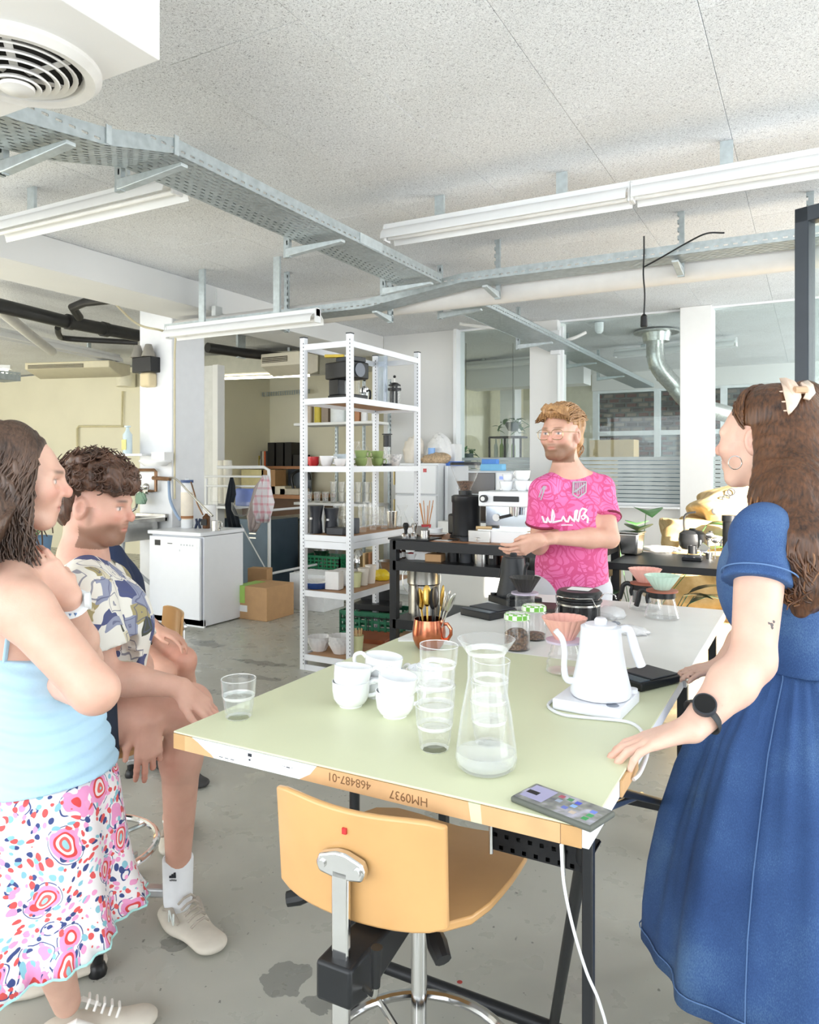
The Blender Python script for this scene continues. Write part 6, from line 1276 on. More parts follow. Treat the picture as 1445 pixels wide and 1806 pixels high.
def nets(f, lo, hi, h, keep=None):
    B = 8; nb = np.ceil((hi-lo)/(h*B)).astype(int); n = nb*B
    ib = np.indices(nb).reshape(3, -1).T; cen = lo+(ib*B+B/2-.5)*h; d = f(cen)
    act = np.abs(d) < .87*B*h+2.5*h
    Vd = np.repeat(np.repeat(np.repeat(np.where(d.reshape(nb) < 0, -1., 1.), B, 0), B, 1), B, 2).astype(np.float32)
    off = np.indices((B, B, B)).reshape(3, -1).T; ab = ib[act]
    for s in range(0, len(ab), 600):
        I = (ab[s:s+600, None, :]*B+off[None]).reshape(-1, 3); Vd[I[:, 0], I[:, 1], I[:, 2]] = f(lo+I*h)
    S_ = Vd < 0; c8 = [S_[i:n[0]-1+i, j:n[1]-1+j, k:n[2]-1+k] for i in (0, 1) for j in (0, 1) for k in (0, 1)]
    an = c8[0].copy(); al = c8[0].copy()
    for c in c8[1:]: an |= c; al &= c
    cm = an & ~al; C = np.argwhere(cm)
    if keep is not None: C = C[keep(lo+(C+.5)*h)]
    idx = np.full(cm.shape, -1, np.int64); idx[C[:, 0], C[:, 1], C[:, 2]] = np.arange(len(C))
    acc = np.zeros((len(C), 3)); cnt = np.zeros(len(C))
    cor = [np.array((i, j, k)) for i in (0, 1) for j in (0, 1) for k in (0, 1)]
    val = {tuple(c): Vd[C[:, 0]+c[0], C[:, 1]+c[1], C[:, 2]+c[2]] for c in cor}
    for c in cor:
        for ax in range(3):
            if c[ax]: continue
            e = c.copy(); e[ax] = 1; a, b = val[tuple(c)], val[tuple(e)]; m = (a < 0) != (b < 0)
            t = np.where(m, a/np.where(m, a-b, 1), 0); p = np.tile(c.astype(float), (len(C), 1)); p[:, ax] += t
            acc += p*m[:, None]; cnt += m
    verts = lo+(C+acc/np.maximum(cnt, 1)[:, None])*h; F = []
    for ax in range(3):
        b_, c_ = (ax+1) % 3, (ax+2) % 3; sl0 = [slice(0, None)]*3; sl1 = [slice(0, None)]*3
        sl0[ax] = slice(0, -1); sl1[ax] = slice(1, None); A0, A1 = S_[tuple(sl0)], S_[tuple(sl1)]
        E = np.argwhere(A0 != A1); E = E[(E[:, b_] > 0) & (E[:, c_] > 0) & (E[:, b_] < n[b_]-1) & (E[:, c_] < n[c_]-1)]; fl = A0[E[:, 0], E[:, 1], E[:, 2]]
        def cell(db, dc): q = E.copy(); q[:, b_] -= db; q[:, c_] -= dc; return idx[q[:, 0], q[:, 1], q[:, 2]]
        Q = np.stack([cell(0, 0), cell(1, 0), cell(1, 1), cell(0, 1)], 1); Q = np.where(fl[:, None], Q, Q[:, ::-1]); F.append(Q[(Q >= 0).all(1)])
    return verts, np.concatenate(F)
def npmesh(name, V, F, mat, parent=None, col=None):
    me = bpy.data.meshes.new(name); me.vertices.add(len(V)); me.vertices.foreach_set('co', V.astype(np.float32).ravel())
    me.loops.add(F.size); me.loops.foreach_set('vertex_index', F.astype(np.int32).ravel()); me.polygons.add(len(F))
    me.polygons.foreach_set('loop_start', np.arange(0, F.size, F.shape[1], dtype=np.int32))
    me.update(calc_edges=True); me.polygons.foreach_set('use_smooth', np.ones(len(F), bool)); me.materials.append(mat)
    if col is not None:
        a = me.color_attributes.new('col', 'FLOAT_COLOR', 'POINT'); a.data.foreach_set('color', np.concatenate([col, np.ones((len(col), 1))], 1).astype(np.float32).ravel())
    o = bpy.data.objects.new(name, me); COL.objects.link(o)
    if parent: o.parent = parent
    return o
def sdf_obj(name, prims, h, mat, parent, extra=None, colf=None, fine=(), hf=.003, drop=()):
    """mesh the field at h, and inside the fine boxes at hf (same surface, one object)"""
    f = field(prims, extra); lo, hi = bounds(prims); Vs, Fs = [], []; o = 0
    def inb(P, b, g=0): return ((P > V3(b[0])-g) & (P < V3(b[1])+g)).all(1)
    def keep(P):
        m = np.ones(len(P), bool)
        for b in list(fine)+list(drop): m &= ~inb(P, b)
        return m
    v, q = nets(f, lo, hi, h, keep); Vs.append(v); Fs.append(q); o = len(v)
    for b in fine:
        v, q = nets(f, V3(b[0])-h*2, V3(b[1])+h*2, hf, lambda P: inb(P, b, h*1.01)); Vs.append(v); Fs.append(q+o); o += len(v)
    V = np.concatenate(Vs); F = np.concatenate(Fs); return npmesh(name, V, F, mat, parent, colf(V) if colf else None)
def box_of(pts, g): a = np.array([V3(p) for p in pts]); return a.min(0)-g, a.max(0)+g
def frame(fwd, up=(0, 0, 1)):
    y = Vector(fwd).normalized(); x = y.cross(Vector(up)).normalized(); z = x.cross(y); return np.array([tuple(x), tuple(y), tuple(z)]).T
def head_prims(c, R, s=1.0, jaw=1.0, nose=1.0):
    c = V3(c); T = lambda p: c+R@(V3(p)*s); out = []
    def e(p, r, k=.02, RR=None): out.append(el(T(p), V3(r)*s, R if RR is None else R@RR, k))
    def r_(a, b, ra, rb, k=.012): out.append(rc(T(a), T(b), ra*s, rb*s, k))
    e((0, -.018, .038), (.075, .096, .083)); e((0, .030, .0), (.066, .072, .075), .03); e((0, .034, -.052), (.052*jaw, .055, .055), .035)
    r_((-.012*jaw, .076, -.092), (.012*jaw, .076, -.092), .018, .018, .025); 
    for q in (-1, 1):
        r_((q*.052*jaw, -.002, -.05), (q*.022*jaw, .066, -.090), .014, .014, .03); e((q*.040, .064, -.018), (.024, .026, .024), .03)
        r_((q*.014, .092, .026), (q*.044, .078, .024), .010, .009, .016)
        out.append(sub(el(T((q*.031, .102, .004)), V3((.019, .016, .013))*s, R, .012)))
        out.append(el(T((q*.031, .0795, .003)), V3((.0155, .013, .0125))*s, R, .003))
        out.append(el(T((q*.075, -.008, -.008)), V3((.013, .023, .034))*s, R, .006)); out.append(sub(el(T((q*.086, -.002, -.004)), V3((.009, .010, .018))*s, R, .006)))
        r_((q*.010, .100, -.026), (q*.012, .098, -.027), .0075, .0075, .006)
    r_((0, .090, .020), (0, .098+.014*nose, -.016), .0075, .0095, .012); r_((0, .098+.016*nose, -.018), (0, .103+.012*nose, -.024), .0095, .009, .008)
    e((0, .080, -.055), (.026, .020, .026), .02); r_((-.019, .0935, -.0535), (.019, .0935, -.0535), .0045, .0045, .008); r_((-.016, .0930, -.063), (.016, .0930, -.063), .006, .006, .008)
    out.append(sub(rc(T((-.022, .101, -.0582)), T((.022, .101, -.0582)), .0022*s, .0022*s, .003)))
    return out
def hand_prims(w, R, curl, thumb=((.030, .030, -.010), (.046, .060, -.018), (.050, .088, -.022)), s=1.0, spread=.10, rw=.026):
    w = V3(w); T = lambda p: w+R@(V3(p)*s); o = []; tips = []
    kn = [(.028, .088), (.0095, .094), (-.009, .090), (-.026, .081)]; ln = [(.040, .024, .020), (.044, .027, .021), (.041, .025, .020), (.031, .019, .018)]
    for i, (x, y) in enumerate(kn):
        o.append(rc(T((x*.62, .006, 0)), T((x, y, 0)), .0155*s, .0105*s, .014)); a = 0; p = V3((x, y, 0)); sp = spread*(1.5-i)*.5
        cu = curl[i]
        for j in range(3):
            a += cu[j]; d = V3((math.sin(sp)*math.cos(a), math.cos(sp)*math.cos(a), -math.sin(a))); q = p+d*ln[i][j]
            r0 = (.0092, .0082, .0074)[j]*(.9 if i == 3 else 1); o.append(rc(T(p), T(q), r0*s, (r0-.0008)*s, .0035)); p = q
        tips.append(T(p))
    o.append(rc(T((.016, .018, -.006)), T(thumb[0]), .0165*s, .0135*s, .012)); o.append(rc(T(thumb[0]), T(thumb[1]), .0115*s, .0095*s, .004)); o.append(rc(T(thumb[1]), T(thumb[2]), .0095*s, .0078*s, .004)); tips.append(T(thumb[2]))
    return o, tips+[w]
def arm(sh, elb, wr, k=1.0):
    sh, elb, wr = V3(sh), V3(elb), V3(wr); d = (wr-elb)
    return [rc(sh, elb, .052*k, .040*k, .02), rc(elb, elb+d*.35, .040*k, .042*k, .02), rc(elb+d*.35, wr, .042*k, .0265*k, .02)]
def leg(hip, kn, an, k=1.0, back=None):
    hip, kn, an = V3(hip), V3(kn), V3(an); d = an-kn; b = V3(back)*.018 if back is not None else 0
    return [rc(hip, kn, .088*k, .058*k, .03), rc(kn, kn+d*.3+b, .054*k, .056*k, .03), rc(kn+d*.3+b, an, .055*k, .034*k, .03)]
def m_skin():
    m, nt, bs = newmat('skin'); at_ = N(nt, 'VertexColor'); at_.layer_name = 'col'; n = N(nt, 'TexNoise'); n.inputs['Scale'].default_value = 22; n.inputs['Detail'].default_value = 5; L(nt, coords(nt), n.inputs[0])
    c = mixc(nt, 1, at_.outputs[0], ramp(nt, n.outputs[0], [(.3, (.90, .86, .85)), (.7, (1, 1, 1))]), 'MULTIPLY'); L(nt, c, bs.inputs['Base Color']); bs.inputs['Roughness'].default_value = .48
    bs.inputs['Subsurface Weight'].default_value = .12; bs.inputs['Subsurface Radius'].default_value = (.01, .004, .002); bs.inputs['Subsurface Scale'].default_value = .6
    n2 = N(nt, 'TexNoise'); n2.inputs['Scale'].default_value = 260; L(nt, coords(nt), n2.inputs[0]); bumpn(nt, bs, n2.outputs[0], .12, .002); return m
SKIN = m_skin()
def skin_col(base, hc=None, R=None, s=1.0, brow=None, beard=None, lips=None, warm=(), bw=.0045):
    base = np.array(hx(base))
    def f(V):
        c = np.tile(base, (len(V), 1))
        for p, r, col, a in warm:
            w_ = np.clip(1-np.linalg.norm(V-V3(p), axis=1)/r, 0, 1)[:, None]*a; c = c*(1-w_)+np.array(hx(col))*w_
        if hc is not None:
            q = ((V-V3(hc))@R)/s; x, y, z = q[:, 0], q[:, 1], q[:, 2]
            def put(m, col, a=1.0):
                m = np.clip(m, 0, 1)[:, None]*a; c[:] = c*(1-m)+np.array(hx(col))*m
            inh = (np.abs(x) < .11) & (np.abs(z) < .16) & (np.abs(y) < .16)
            put(np.where(inh, np.exp(-(((np.abs(x)-.042)/.024)**2+((z+.022)/.022)**2))*(y > .03), 0), '#d98a7c', .45); put(np.where(inh, np.exp(-((x/.016)**2+((z+.018)/.018)**2))*(y > .09), 0), '#d98a7c', .5)
            put(np.where(inh & (np.abs(x) > .07), .5, 0), '#dd9a8c', .4)
            if lips: put(np.where(inh & (y > .07), np.exp(-((np.abs(x)/.021)**4+((z+.0585)/.0085)**2)), 0), lips, .85)
            if brow: put(np.where(inh & (y > .05), np.exp(-(((np.abs(x)-.031)/.018)**4+((z-.0275)/bw)**2)), 0), brow, .85)
            if beard:
                jw = 1/(1+np.exp((z+.048+.30*np.clip(.06-y, -.02, .05))/.004)); mus = np.exp(-((x/.028)**4+((z+.044)/.006)**2))*(y > .07); ck = (y > -.01)*(z > -.125)
                side = np.exp(-((y-.022)/.012)**2)*(z < .0)*(z > -.07)*(np.abs(x) > .05)*.6
                put(np.where(inh, np.maximum(np.maximum(jw*ck, mus*.9), side*.9)*(1-np.exp(-((np.abs(x)/.019)**4+((z+.0585)/.008)**2))), 0), beard, .86)
            put(np.where(inh & (y > .076), np.exp(-(((np.abs(x)-.031)/.012)**4+((z-.004)/.0045)**4)), 0), '#f0ece8', .9); put(np.where(inh & (y > .08), np.exp(-(((np.abs(x)-.031)/.0052)**4+((z-.004)/.0048)**4)), 0), '#3f4a52', .95)
            put(np.where(inh & (y > .07), np.exp(-(((np.abs(x)-.031)/.015)**4+((z-.0095)/.0022)**2)), 0), '#4a3a34', .7)
        return c
    return f
def m_hair(name, c0, c1):
    m, nt, bs = newmat(name); co = coords(nt, 'Object', (1, 1, .12)); n = N(nt, 'TexNoise'); n.inputs['Scale'].default_value = 160; n.inputs['Detail'].default_value = 3; L(nt, co, n.inputs[0])
    b = N(nt, 'TexNoise'); b.inputs['Scale'].default_value = 14; L(nt, coords(nt), b.inputs[0]); f = math_(nt, 'ADD', math_(nt, 'MULTIPLY', n.outputs[0], .6), math_(nt, 'MULTIPLY', b.outputs[0], .4))
    L(nt, ramp(nt, f, [(.32, hx(c0)), (.68, hx(c1))]), bs.inputs['Base Color']); bs.inputs['Roughness'].default_value = .42; bumpn(nt, bs, n.outputs[0], .6, .004); return m
def strands(name, mat, paths, r, parent, n=4):
    m = MB()
    for p in paths: k = len(p); m.tube(p, [r*(.45+.55*math.sin(PI*min(1, (i+1.0)/(k)*.9+.08))) for i in range(k)], n, cap=False)
    o = m.build(name, mat, parent, ang=180); o['kind'] = 'stuff'; return o
def loft(name, rings, mat, parent, n=96, thick=.004):
    """rings: list of functions angle -> point"""
    m = MB(); vs = [r(2*PI*j/n) for r in rings for j in range(n)]
    m.add(vs, [(i*n+j, i*n+(j+1) % n, (i+1)*n+(j+1) % n, (i+1)*n+j) for i in range(len(rings)-1) for j in range(n)]); o = m.build(name, mat, parent, ang=180)
    if thick: s = o.modifiers.new('t', 'SOLIDIFY'); s.thickness = thick
    return o
def cut(nrm, pt):
    nrm = V3(nrm); nrm = nrm/np.linalg.norm(nrm); pt = V3(pt); return lambda P: (P-pt)@nrm      # keeps the side where this is negative
def surface_hit(f, x, y, d0, d1, off=.003):
    ds = np.linspace(d0, d1, 400); P = np.array([tuple(PD(x, y, d)) for d in ds]); v = f(P); i = np.nonzero(v < off)[0]
    return Vector(P[i[0]]) if len(i) else None
def cloth_folds(amp, seed, fr=(18, 40)):
    rng = np.random.RandomState(seed); K = rng.randn(7, 3); K /= np.linalg.norm(K, axis=1)[:, None]; K *= rng.uniform(fr[0], fr[1], 7)[:, None]; ph = rng.rand(7)*6.28; W = rng.randn(7, 3)*6
    def g(P):
        o = np.zeros(len(P))
        for k, p_, w_ in zip(K, ph, W): o += np.sin(P@k+p_+1.5*np.sin(P@w_+p_))
        return o*amp/2.6
    return g
# ---------------------------------------------------------------- fabrics
def m_denim():
    m, nt, bs = newmat('denim'); co = coords(nt); n = N(nt, 'TexNoise'); n.inputs['Scale'].default_value = 5; n.inputs['Detail'].default_value = 5; L(nt, co, n.inputs[0])
    t = N(nt, 'TexNoise'); t.inputs['Scale'].default_value = 700; L(nt, coords(nt, 'Object', (1, 1, .35)), t.inputs[0])
    f = math_(nt, 'ADD', math_(nt, 'MULTIPLY', n.outputs[0], .6), math_(nt, 'MULTIPLY', t.outputs[0], .4))
    L(nt, ramp(nt, f, [(.32, hx('#223f70')), (.5, hx('#315184')), (.70, hx('#56779f'))]), bs.inputs['Base Color']); bs.inputs['Roughness'].default_value = .85; bumpn(nt, bs, t.outputs[0], .3, .002); return m
DENIM = m_denim(); STITCH = M('pale_stitch', '#5f7fae', .8)
def m_floral():
    m, nt, bs = newmat('pink_floral_jersey'); co = coords(nt); nz = N(nt, 'TexNoise'); nz.inputs['Scale'].default_value = 9; L(nt, co, nz.inputs[0])
    mx = N(nt, 'Mix', data_type='VECTOR'); mx.inputs[0].default_value = .06; L(nt, co, mx.inputs[4]); L(nt, nz.outputs['Color'], mx.inputs[5])
    v = N(nt, 'TexVoronoi'); v.inputs['Scale'].default_value = 9; L(nt, mx.outputs[1], v.inputs[0])
    sp = N(nt, 'Math', operation='SINE'); L(nt, math_(nt, 'MULTIPLY', v.outputs['Distance'], 46), sp.inputs[0])
    w_ = N(nt, 'TexVoronoi', feature='DISTANCE_TO_EDGE'); w_.inputs['Scale'].default_value = 17; L(nt, mx.outputs[1], w_.inputs[0])
    ln = math_(nt, 'MAXIMUM', math_(nt, 'GREATER_THAN', sp.outputs[0], .72), math_(nt, 'LESS_THAN', w_.outputs[0], .06))
    c = mixc(nt, math_(nt, 'MULTIPLY', ln, .8), hx('#ea78b4'), hx('#cf4078')); big = N(nt, 'TexNoise'); big.inputs['Scale'].default_value = 5; L(nt, co, big.inputs[0])
    c = mixc(nt, ramp(nt, big.outputs[0], [(.42, (0, 0, 0)), (.62, (1, 1, 1))]), c, mixc(nt, .5, c, hx('#e0568f'))); L(nt, c, bs.inputs['Base Color']); bs.inputs['Roughness'].default_value = .6; return m
def m_shapes():
    m, nt, bs = newmat('abstract_print_shirt'); co = coords(nt); nz = N(nt, 'TexNoise'); nz.inputs['Scale'].default_value = 7; L(nt, co, nz.inputs[0])
    mx = N(nt, 'Mix', data_type='VECTOR'); mx.inputs[0].default_value = .08; L(nt, co, mx.inputs[4]); L(nt, nz.outputs['Color'], mx.inputs[5])
    v = N(nt, 'TexVoronoi', distance='CHEBYCHEV'); v.inputs['Scale'].default_value = 17; L(nt, mx.outputs[1], v.inputs[0])
    sx = N(nt, 'SeparateColor'); L(nt, v.outputs['Color'], sx.inputs[0])
    c = ramp(nt, sx.outputs[0], [(0, hx('#e8e4da')), (.30, hx('#d8cfb4')), (.40, hx('#a89c70')), (.52, hx('#4f5680')), (.66, hx('#9297ae')), (.76, hx('#484c42')), (.88, hx('#ebe7de'))], 'CONSTANT')
    ring_ = math_(nt, 'GREATER_THAN', math_(nt, 'SINE', math_(nt, 'MULTIPLY', v.outputs['Distance'], 22)), .86); c = mixc(nt, math_(nt, 'MULTIPLY', ring_, .7), c, hx('#55597a'))
    edge = math_(nt, 'GREATER_THAN', v.outputs['Distance'], .5); c = mixc(nt, edge, c, hx('#e9e6dd')); L(nt, c, bs.inputs['Base Color']); bs.inputs['Roughness'].default_value = .75; return m
def m_paisley():
    m, nt, bs = newmat('paisley_skirt'); co = coords(nt); nz = N(nt, 'TexNoise'); nz.inputs['Scale'].default_value = 8; L(nt, co, nz.inputs[0])
    mx = N(nt, 'Mix', data_type='VECTOR'); mx.inputs[0].default_value = .09; L(nt, co, mx.inputs[4]); L(nt, nz.outputs['Color'], mx.inputs[5])
    v = N(nt, 'TexVoronoi'); v.inputs['Scale'].default_value = 16; L(nt, mx.outputs[1], v.inputs[0])
    c = ramp(nt, v.outputs['Distance'], [(0, hx('#9fd0d8')), (.10, hx('#e8655f')), (.17, hx('#f6e8e6')), (.24, hx('#e04848')), (.30, hx('#ef9ccb')), (.42, hx('#f4eef0')), (.47, hx('#3f4f8a')), (.50, hx('#f4eef0'))], 'CONSTANT')
    v2 = N(nt, 'TexVoronoi'); v2.inputs['Scale'].default_value = 75; L(nt, mx.outputs[1], v2.inputs[0]); s2 = N(nt, 'SeparateColor'); L(nt, v2.outputs['Color'], s2.inputs[0])
    d2 = ramp(nt, s2.outputs[0], [(0, hx('#e45a5a')), (.25, hx('#f3a3cf')), (.5, hx('#8cc4d4')), (.65, hx('#3a4a84')), (.8, hx('#f4eef0'))], 'CONSTANT')
    c = mixc(nt, math_(nt, 'MULTIPLY', math_(nt, 'LESS_THAN', v2.outputs['Distance'], .46), math_(nt, 'GREATER_THAN', v.outputs['Distance'], .36)), c, d2)
    L(nt, c, bs.inputs['Base Color']); bs.inputs['Roughness'].default_value = .7; return m
FLORAL, SHAPES, PAIS = m_floral(), m_shapes(), m_paisley()
BLUETOP = M('light_blue_crepe', '#b5d8ee', .8, var=.04, bump=.15, bscale=160); SHOEW = M('shoe_white', '#e6e2da', .6, var=.05); SHOEG = M('shoe_grey_mesh', '#b0a79b', .7, var=.1); SOLE = M('shoe_sole', '#d6cfc2', .7, var=.08); SOCK = M('sock_white', '#eef0f4', .85)
def shoe(parent, ankle, toe, up=.085, mats=(SHOEW, SHOEG, SOLE), s=1.0):
    """trainer: upper, sole, tongue with laces; ankle and toe are floor-level points"""
    a, b = Vector(ankle), Vector(toe); z0 = a.z; d = (b-a); d.z = 0; d.normalize(); sd_ = d.cross(Vector((0, 0, 1))); R = [sd_, d, Vector((0, 0, 1))]
    T = lambda x, y, z: V3(a+sd_*x*s+d*y*s+Vector((0, 0, z*s)))
    RR = np.array([tuple(sd_), tuple(d), (0, 0, 1)]).T
    up_ = [rc(T(0, -.02, .055), T(0, .03, .06), .040*s, .040*s, .03), rc(T(0, .03, .055), T(0, .15, .036), .042*s, .036*s, .03), el(T(0, .165, .030), (.044*s, .055*s, .030*s), RR, .03), rc(T(0, -.005, .07), T(0, -.01, .105), .040*s, .040*s, .02)]
    c1 = cut((0, 0, -1), T(0, 0, .018)); u_ = sdf_obj('shoe_upper', up_, .006, mats[0], parent, lambda P, D: np.maximum(np.maximum(D, c1(P)), -(.113*s-(P[:, 2]-z0))*-1))
    so = [rc(T(0, -.025, .018), T(0, .04, .016), .044*s, .042*s, .03, ((0, 0, 1), .42)), rc(T(0, .04, .016), T(0, .175, .018), .042*s, .046*s, .03, ((0, 0, 1), .40))]
    sdf_obj('shoe_sole', so, .006, mats[2], parent)
    m = MB()
    for k in range(5): y = .05+k*.018; zt = .094-.0085*k; m.tube([Vector(T(-.026, y, zt-.016)), Vector(T(-.012, y+.002, zt-.002)), Vector(T(.012, y+.006, zt-.002)), Vector(T(.026, y, zt-.016))], .0035*s, 6)
    m.build('laces', mats[1], parent)
    for x in (-1, 1): MB().tube([Vector(T(x*.040, .00, .05)), Vector(T(x*.0405, .03, .062)), Vector(T(x*.0385, .075, .04))], [.008*s, .010*s, .006*s], 8, flat=.4).build('side_panel', mats[1], parent)
def m_trainer():
    m, nt, bs = newmat('trainer_panels'); n = N(nt, 'TexNoise'); n.inputs['Scale'].default_value = 13; n.inputs['Detail'].default_value = 1; L(nt, coords(nt), n.inputs[0])
    f = N(nt, 'TexNoise'); f.inputs['Scale'].default_value = 300; L(nt, coords(nt), f.inputs[0])
    c = ramp(nt, n.outputs[0], [(0, hx('#a79e93')), (.44, hx('#e4e0d8')), (.53, hx('#b4aca2')), (.60, hx('#dedad2'))], 'CONSTANT'); L(nt, mixc(nt, .35, c, ramp(nt, f.outputs[0], [(.4, hx('#8f877d')), (.6, hx('#f0ece6'))])), bs.inputs['Base Color']); bs.inputs['Roughness'].default_value = .75; return m
TRAIN = m_trainer()
def person(label, base): return thing('person', label, 'person', (0, 0, 0))
# ================================================================ woman in the denim dress
P_ = person('woman in a blue denim dress leaning both hands on the table', None)
hc = PD(1349, 775, 1.80); HR = frame(CAM(-.66, .75, -.05)); nb = PD(1372, 902, 1.76)
shL, shR = PD(1346, 938, 1.57), PD(1388, 930, 1.93); elL, wrL = PD(1328, 1165, 1.47), PD(1222, 1284, 1.405); elR, wrR = PD(1335, 1110, 2.0), PD(1272, 1176, 2.02)
wst = PD(1420, 1165, 1.74); ch = (shL+shR)/2+Vector((0, 0, -.14)); pel = wst+Vector((.01, 0, -.20)); tf = CAM(-.95, .3)
prims = head_prims(hc, HR, .99, .92) + [rc(V3(hc)+HR@V3((0, -.025, -.055)), nb+Vector((0, 0, -.03)), .052, .056, .03)]
prims += [rc(nb, (shL), .05, .05, .03), rc(nb, shR, .05, .05, .03), rc(ch, wst, .115, .09, .04, (tf, .8)), rc(wst, pel, .09, .12, .04, (tf, .85))] + arm(shL, elL, wrL, 1.02) + arm(shR, elR, wrR, .95)
tipL = PZ(1082, 1326, .905); dL = (tipL-wrL); RL = frame(dL, (0, 0, 1)); RL = np.stack([V3(CAM(.15, 1).normalized()), V3(dL.normalized()), np.zeros(3)], 1); RL[:, 0] -= RL[:, 1]*(RL[:, 0]@RL[:, 1]); RL[:, 0] /= np.linalg.norm(RL[:, 0]); RL[:, 2] = -np.cross(RL[:, 1], RL[:, 0])
if RL[2, 2] < 0: RL[:, 2] *= -1
hp, tipsL = hand_prims(wrL, RL, [(.10, .30, .25), (.05, .34, .3), (.08, .38, .3), (.12, .40, .3)], ((.036, .040, -.012), (.058, .066, -.022), (.066, .090, -.03)), .98, .22)
tr_ = PZ(1200, 1188, .905); dR = tr_-wrR; RRr = np.stack([V3(CAM(-.1, -1).normalized()), V3(dR.normalized()), np.zeros(3)], 1); RRr[:, 0] -= RRr[:, 1]*(RRr[:, 0]@RRr[:, 1]); RRr[:, 0] /= np.linalg.norm(RRr[:, 0]); RRr[:, 2] = np.cross(RRr[:, 0], RRr[:, 1])
if RRr[2, 2] < 0: RRr[:, 2] *= -1
hp2, tipsR = hand_prims(wrR, RRr, [(.05, .2, .2)]*4, ((.036, .040, -.012), (.050, .066, -.02), (.054, .088, -.025)), .9, .1)
ank = [Vector((pel.x-.02, pel.y-.09, .06)), Vector((pel.x-.02, pel.y+.09, .06))]
for a in ank: prims += leg((a.x, a.y, pel.z-.03), (a.x-.01, a.y, .46), a, .92)
prims += hp+hp2
sdf_obj('body', prims, .0065, SKIN, P_, None, skin_col('#e2bba8', hc, HR, .99, '#6a5040', None, '#c9766e', [(tipsL[1], .06, '#e08a78', .4), (elL, .07, '#dd9a84', .35)]), [box_of([hc], .14), box_of(tipsL, .045)], .0028)
for a in ank: shoe(P_, (a.x, a.y, 0), (a.x-.2, a.y+.06, 0))
# bodice, sleeves
gf = cloth_folds(.004, 3, (14, 34)); slv = elL*.42+shL*.58; slvR = elR*.42+shR*.58
bod = [rc(nb+Vector((0, 0, -.06)), shL+Vector((0, 0, .006)), .060, .054, .03), rc(nb+Vector((0, 0, -.06)), shR+Vector((0, 0, .006)), .060, .054, .03), rc(ch+Vector((0, 0, .02)), wst, .150, .128, .05, (tf, .82)), rc(shL+Vector((0, 0, -.012)), slv, .050, .070, .03), rc(shR+Vector((0, 0, -.012)), slvR, .050, .070, .03), rc(nb+Vector((0, 0, -.03)), (shL+nb)/2, .05, .052, .03), rc(shL*.75+nb*.25+Vector((0, 0, -.05)), ch, .07, .10, .05), rc(shR*.75+nb*.25+Vector((0, 0, -.05)), ch, .07, .10, .05)]
cs = cut(slv-shL, slv); cw = cut((0, 0, -1), wst+Vector((0, 0, -.012))); cn_ = V3(nb+Vector((0, 0, .035)))
def ex(P, D):
    D = D+gf(P); q = np.linalg.norm(P-V3(slv), axis=1)
    D = np.where(q < .15, np.maximum(D, cs(P)), D); D = np.maximum(D, cw(P)); return np.maximum(D, .060-np.linalg.norm((P-cn_)*np.array((1, 1, .8)), axis=1))
fb = field(bod, ex); dress = sdf_obj('dress_bodice', bod, .006, DENIM, P_, ex)
cu_ = MB(); dS = (slv-shL).normalized(); xx = dS.cross(Vector((0, 1, .3))).normalized(); yy = dS.cross(xx); cu_.tube([slv-dS*.018+(xx*math.cos(2*PI*j/48)+yy*math.sin(2*PI*j/48))*.0725 for j in range(48)], .0016, 6, closed=True); cu_.build('cuff_stitching', STITCH, dress)
c0 = wst+Vector((0, 0, 0)); pr = [(0, .128, .112), (-.02, .138, .122), (-.08, .185, .165), (-.16, .235, .21), (-.26, .275, .25), (-.38, .312, .28), (-.50, .338, .30), (-.60, .352, .315), (-.685, .358, .32)]
cxd, cyd = CAM(1, 0), CAM(0, 1)
def mk(i):
    dz, rx, ry = pr[i]; s = i/(len(pr)-1)
    def g(a):
        fo = .013*min(1, s*3)*(math.sin(9*a+.6)+.5*math.sin(17*a+1.4*s*3)+.3*math.sin(5*a+2)) + .006*math.sin(40*a)*(1-s)*(i > 0)
        ctr = c0+cxd*(-.005*s)+cyd*(-.03*s); return ctr+cxd*math.cos(a)*(rx+fo)+cyd*math.sin(a)*(ry+fo)+Vector((0, 0, dz))
    return g
sk = loft('dress_skirt', [mk(i) for i in range(len(pr))], DENIM, P_, 160)
for a in (-1.62, -2.35):
    MB().tube([mk(i)(a)+(mk(i)(a)-c0-Vector((0, 0, pr[i][0]))).normalized()*.002 for i in range(len(pr))], .0014, 5).build('seam_stitching', STITCH, sk)
MB().tube([c0+cxd*math.cos(2*PI*j/60)*.1335+cyd*math.sin(2*PI*j/60)*.1175+Vector((0, 0, .0)) for j in range(60)], .0035, 6, closed=True).build('waist_seam', STITCH, sk)
MB().tube([mk(len(pr)-2)(2*PI*j/120)*.35+mk(len(pr)-1)(2*PI*j/120)*.65+(mk(len(pr)-1)(2*PI*j/120)-c0-Vector((0, 0, -.685))).normalized()*.004 for j in range(120)], .0016, 5, closed=True).build('hem_stitching', STITCH, sk)
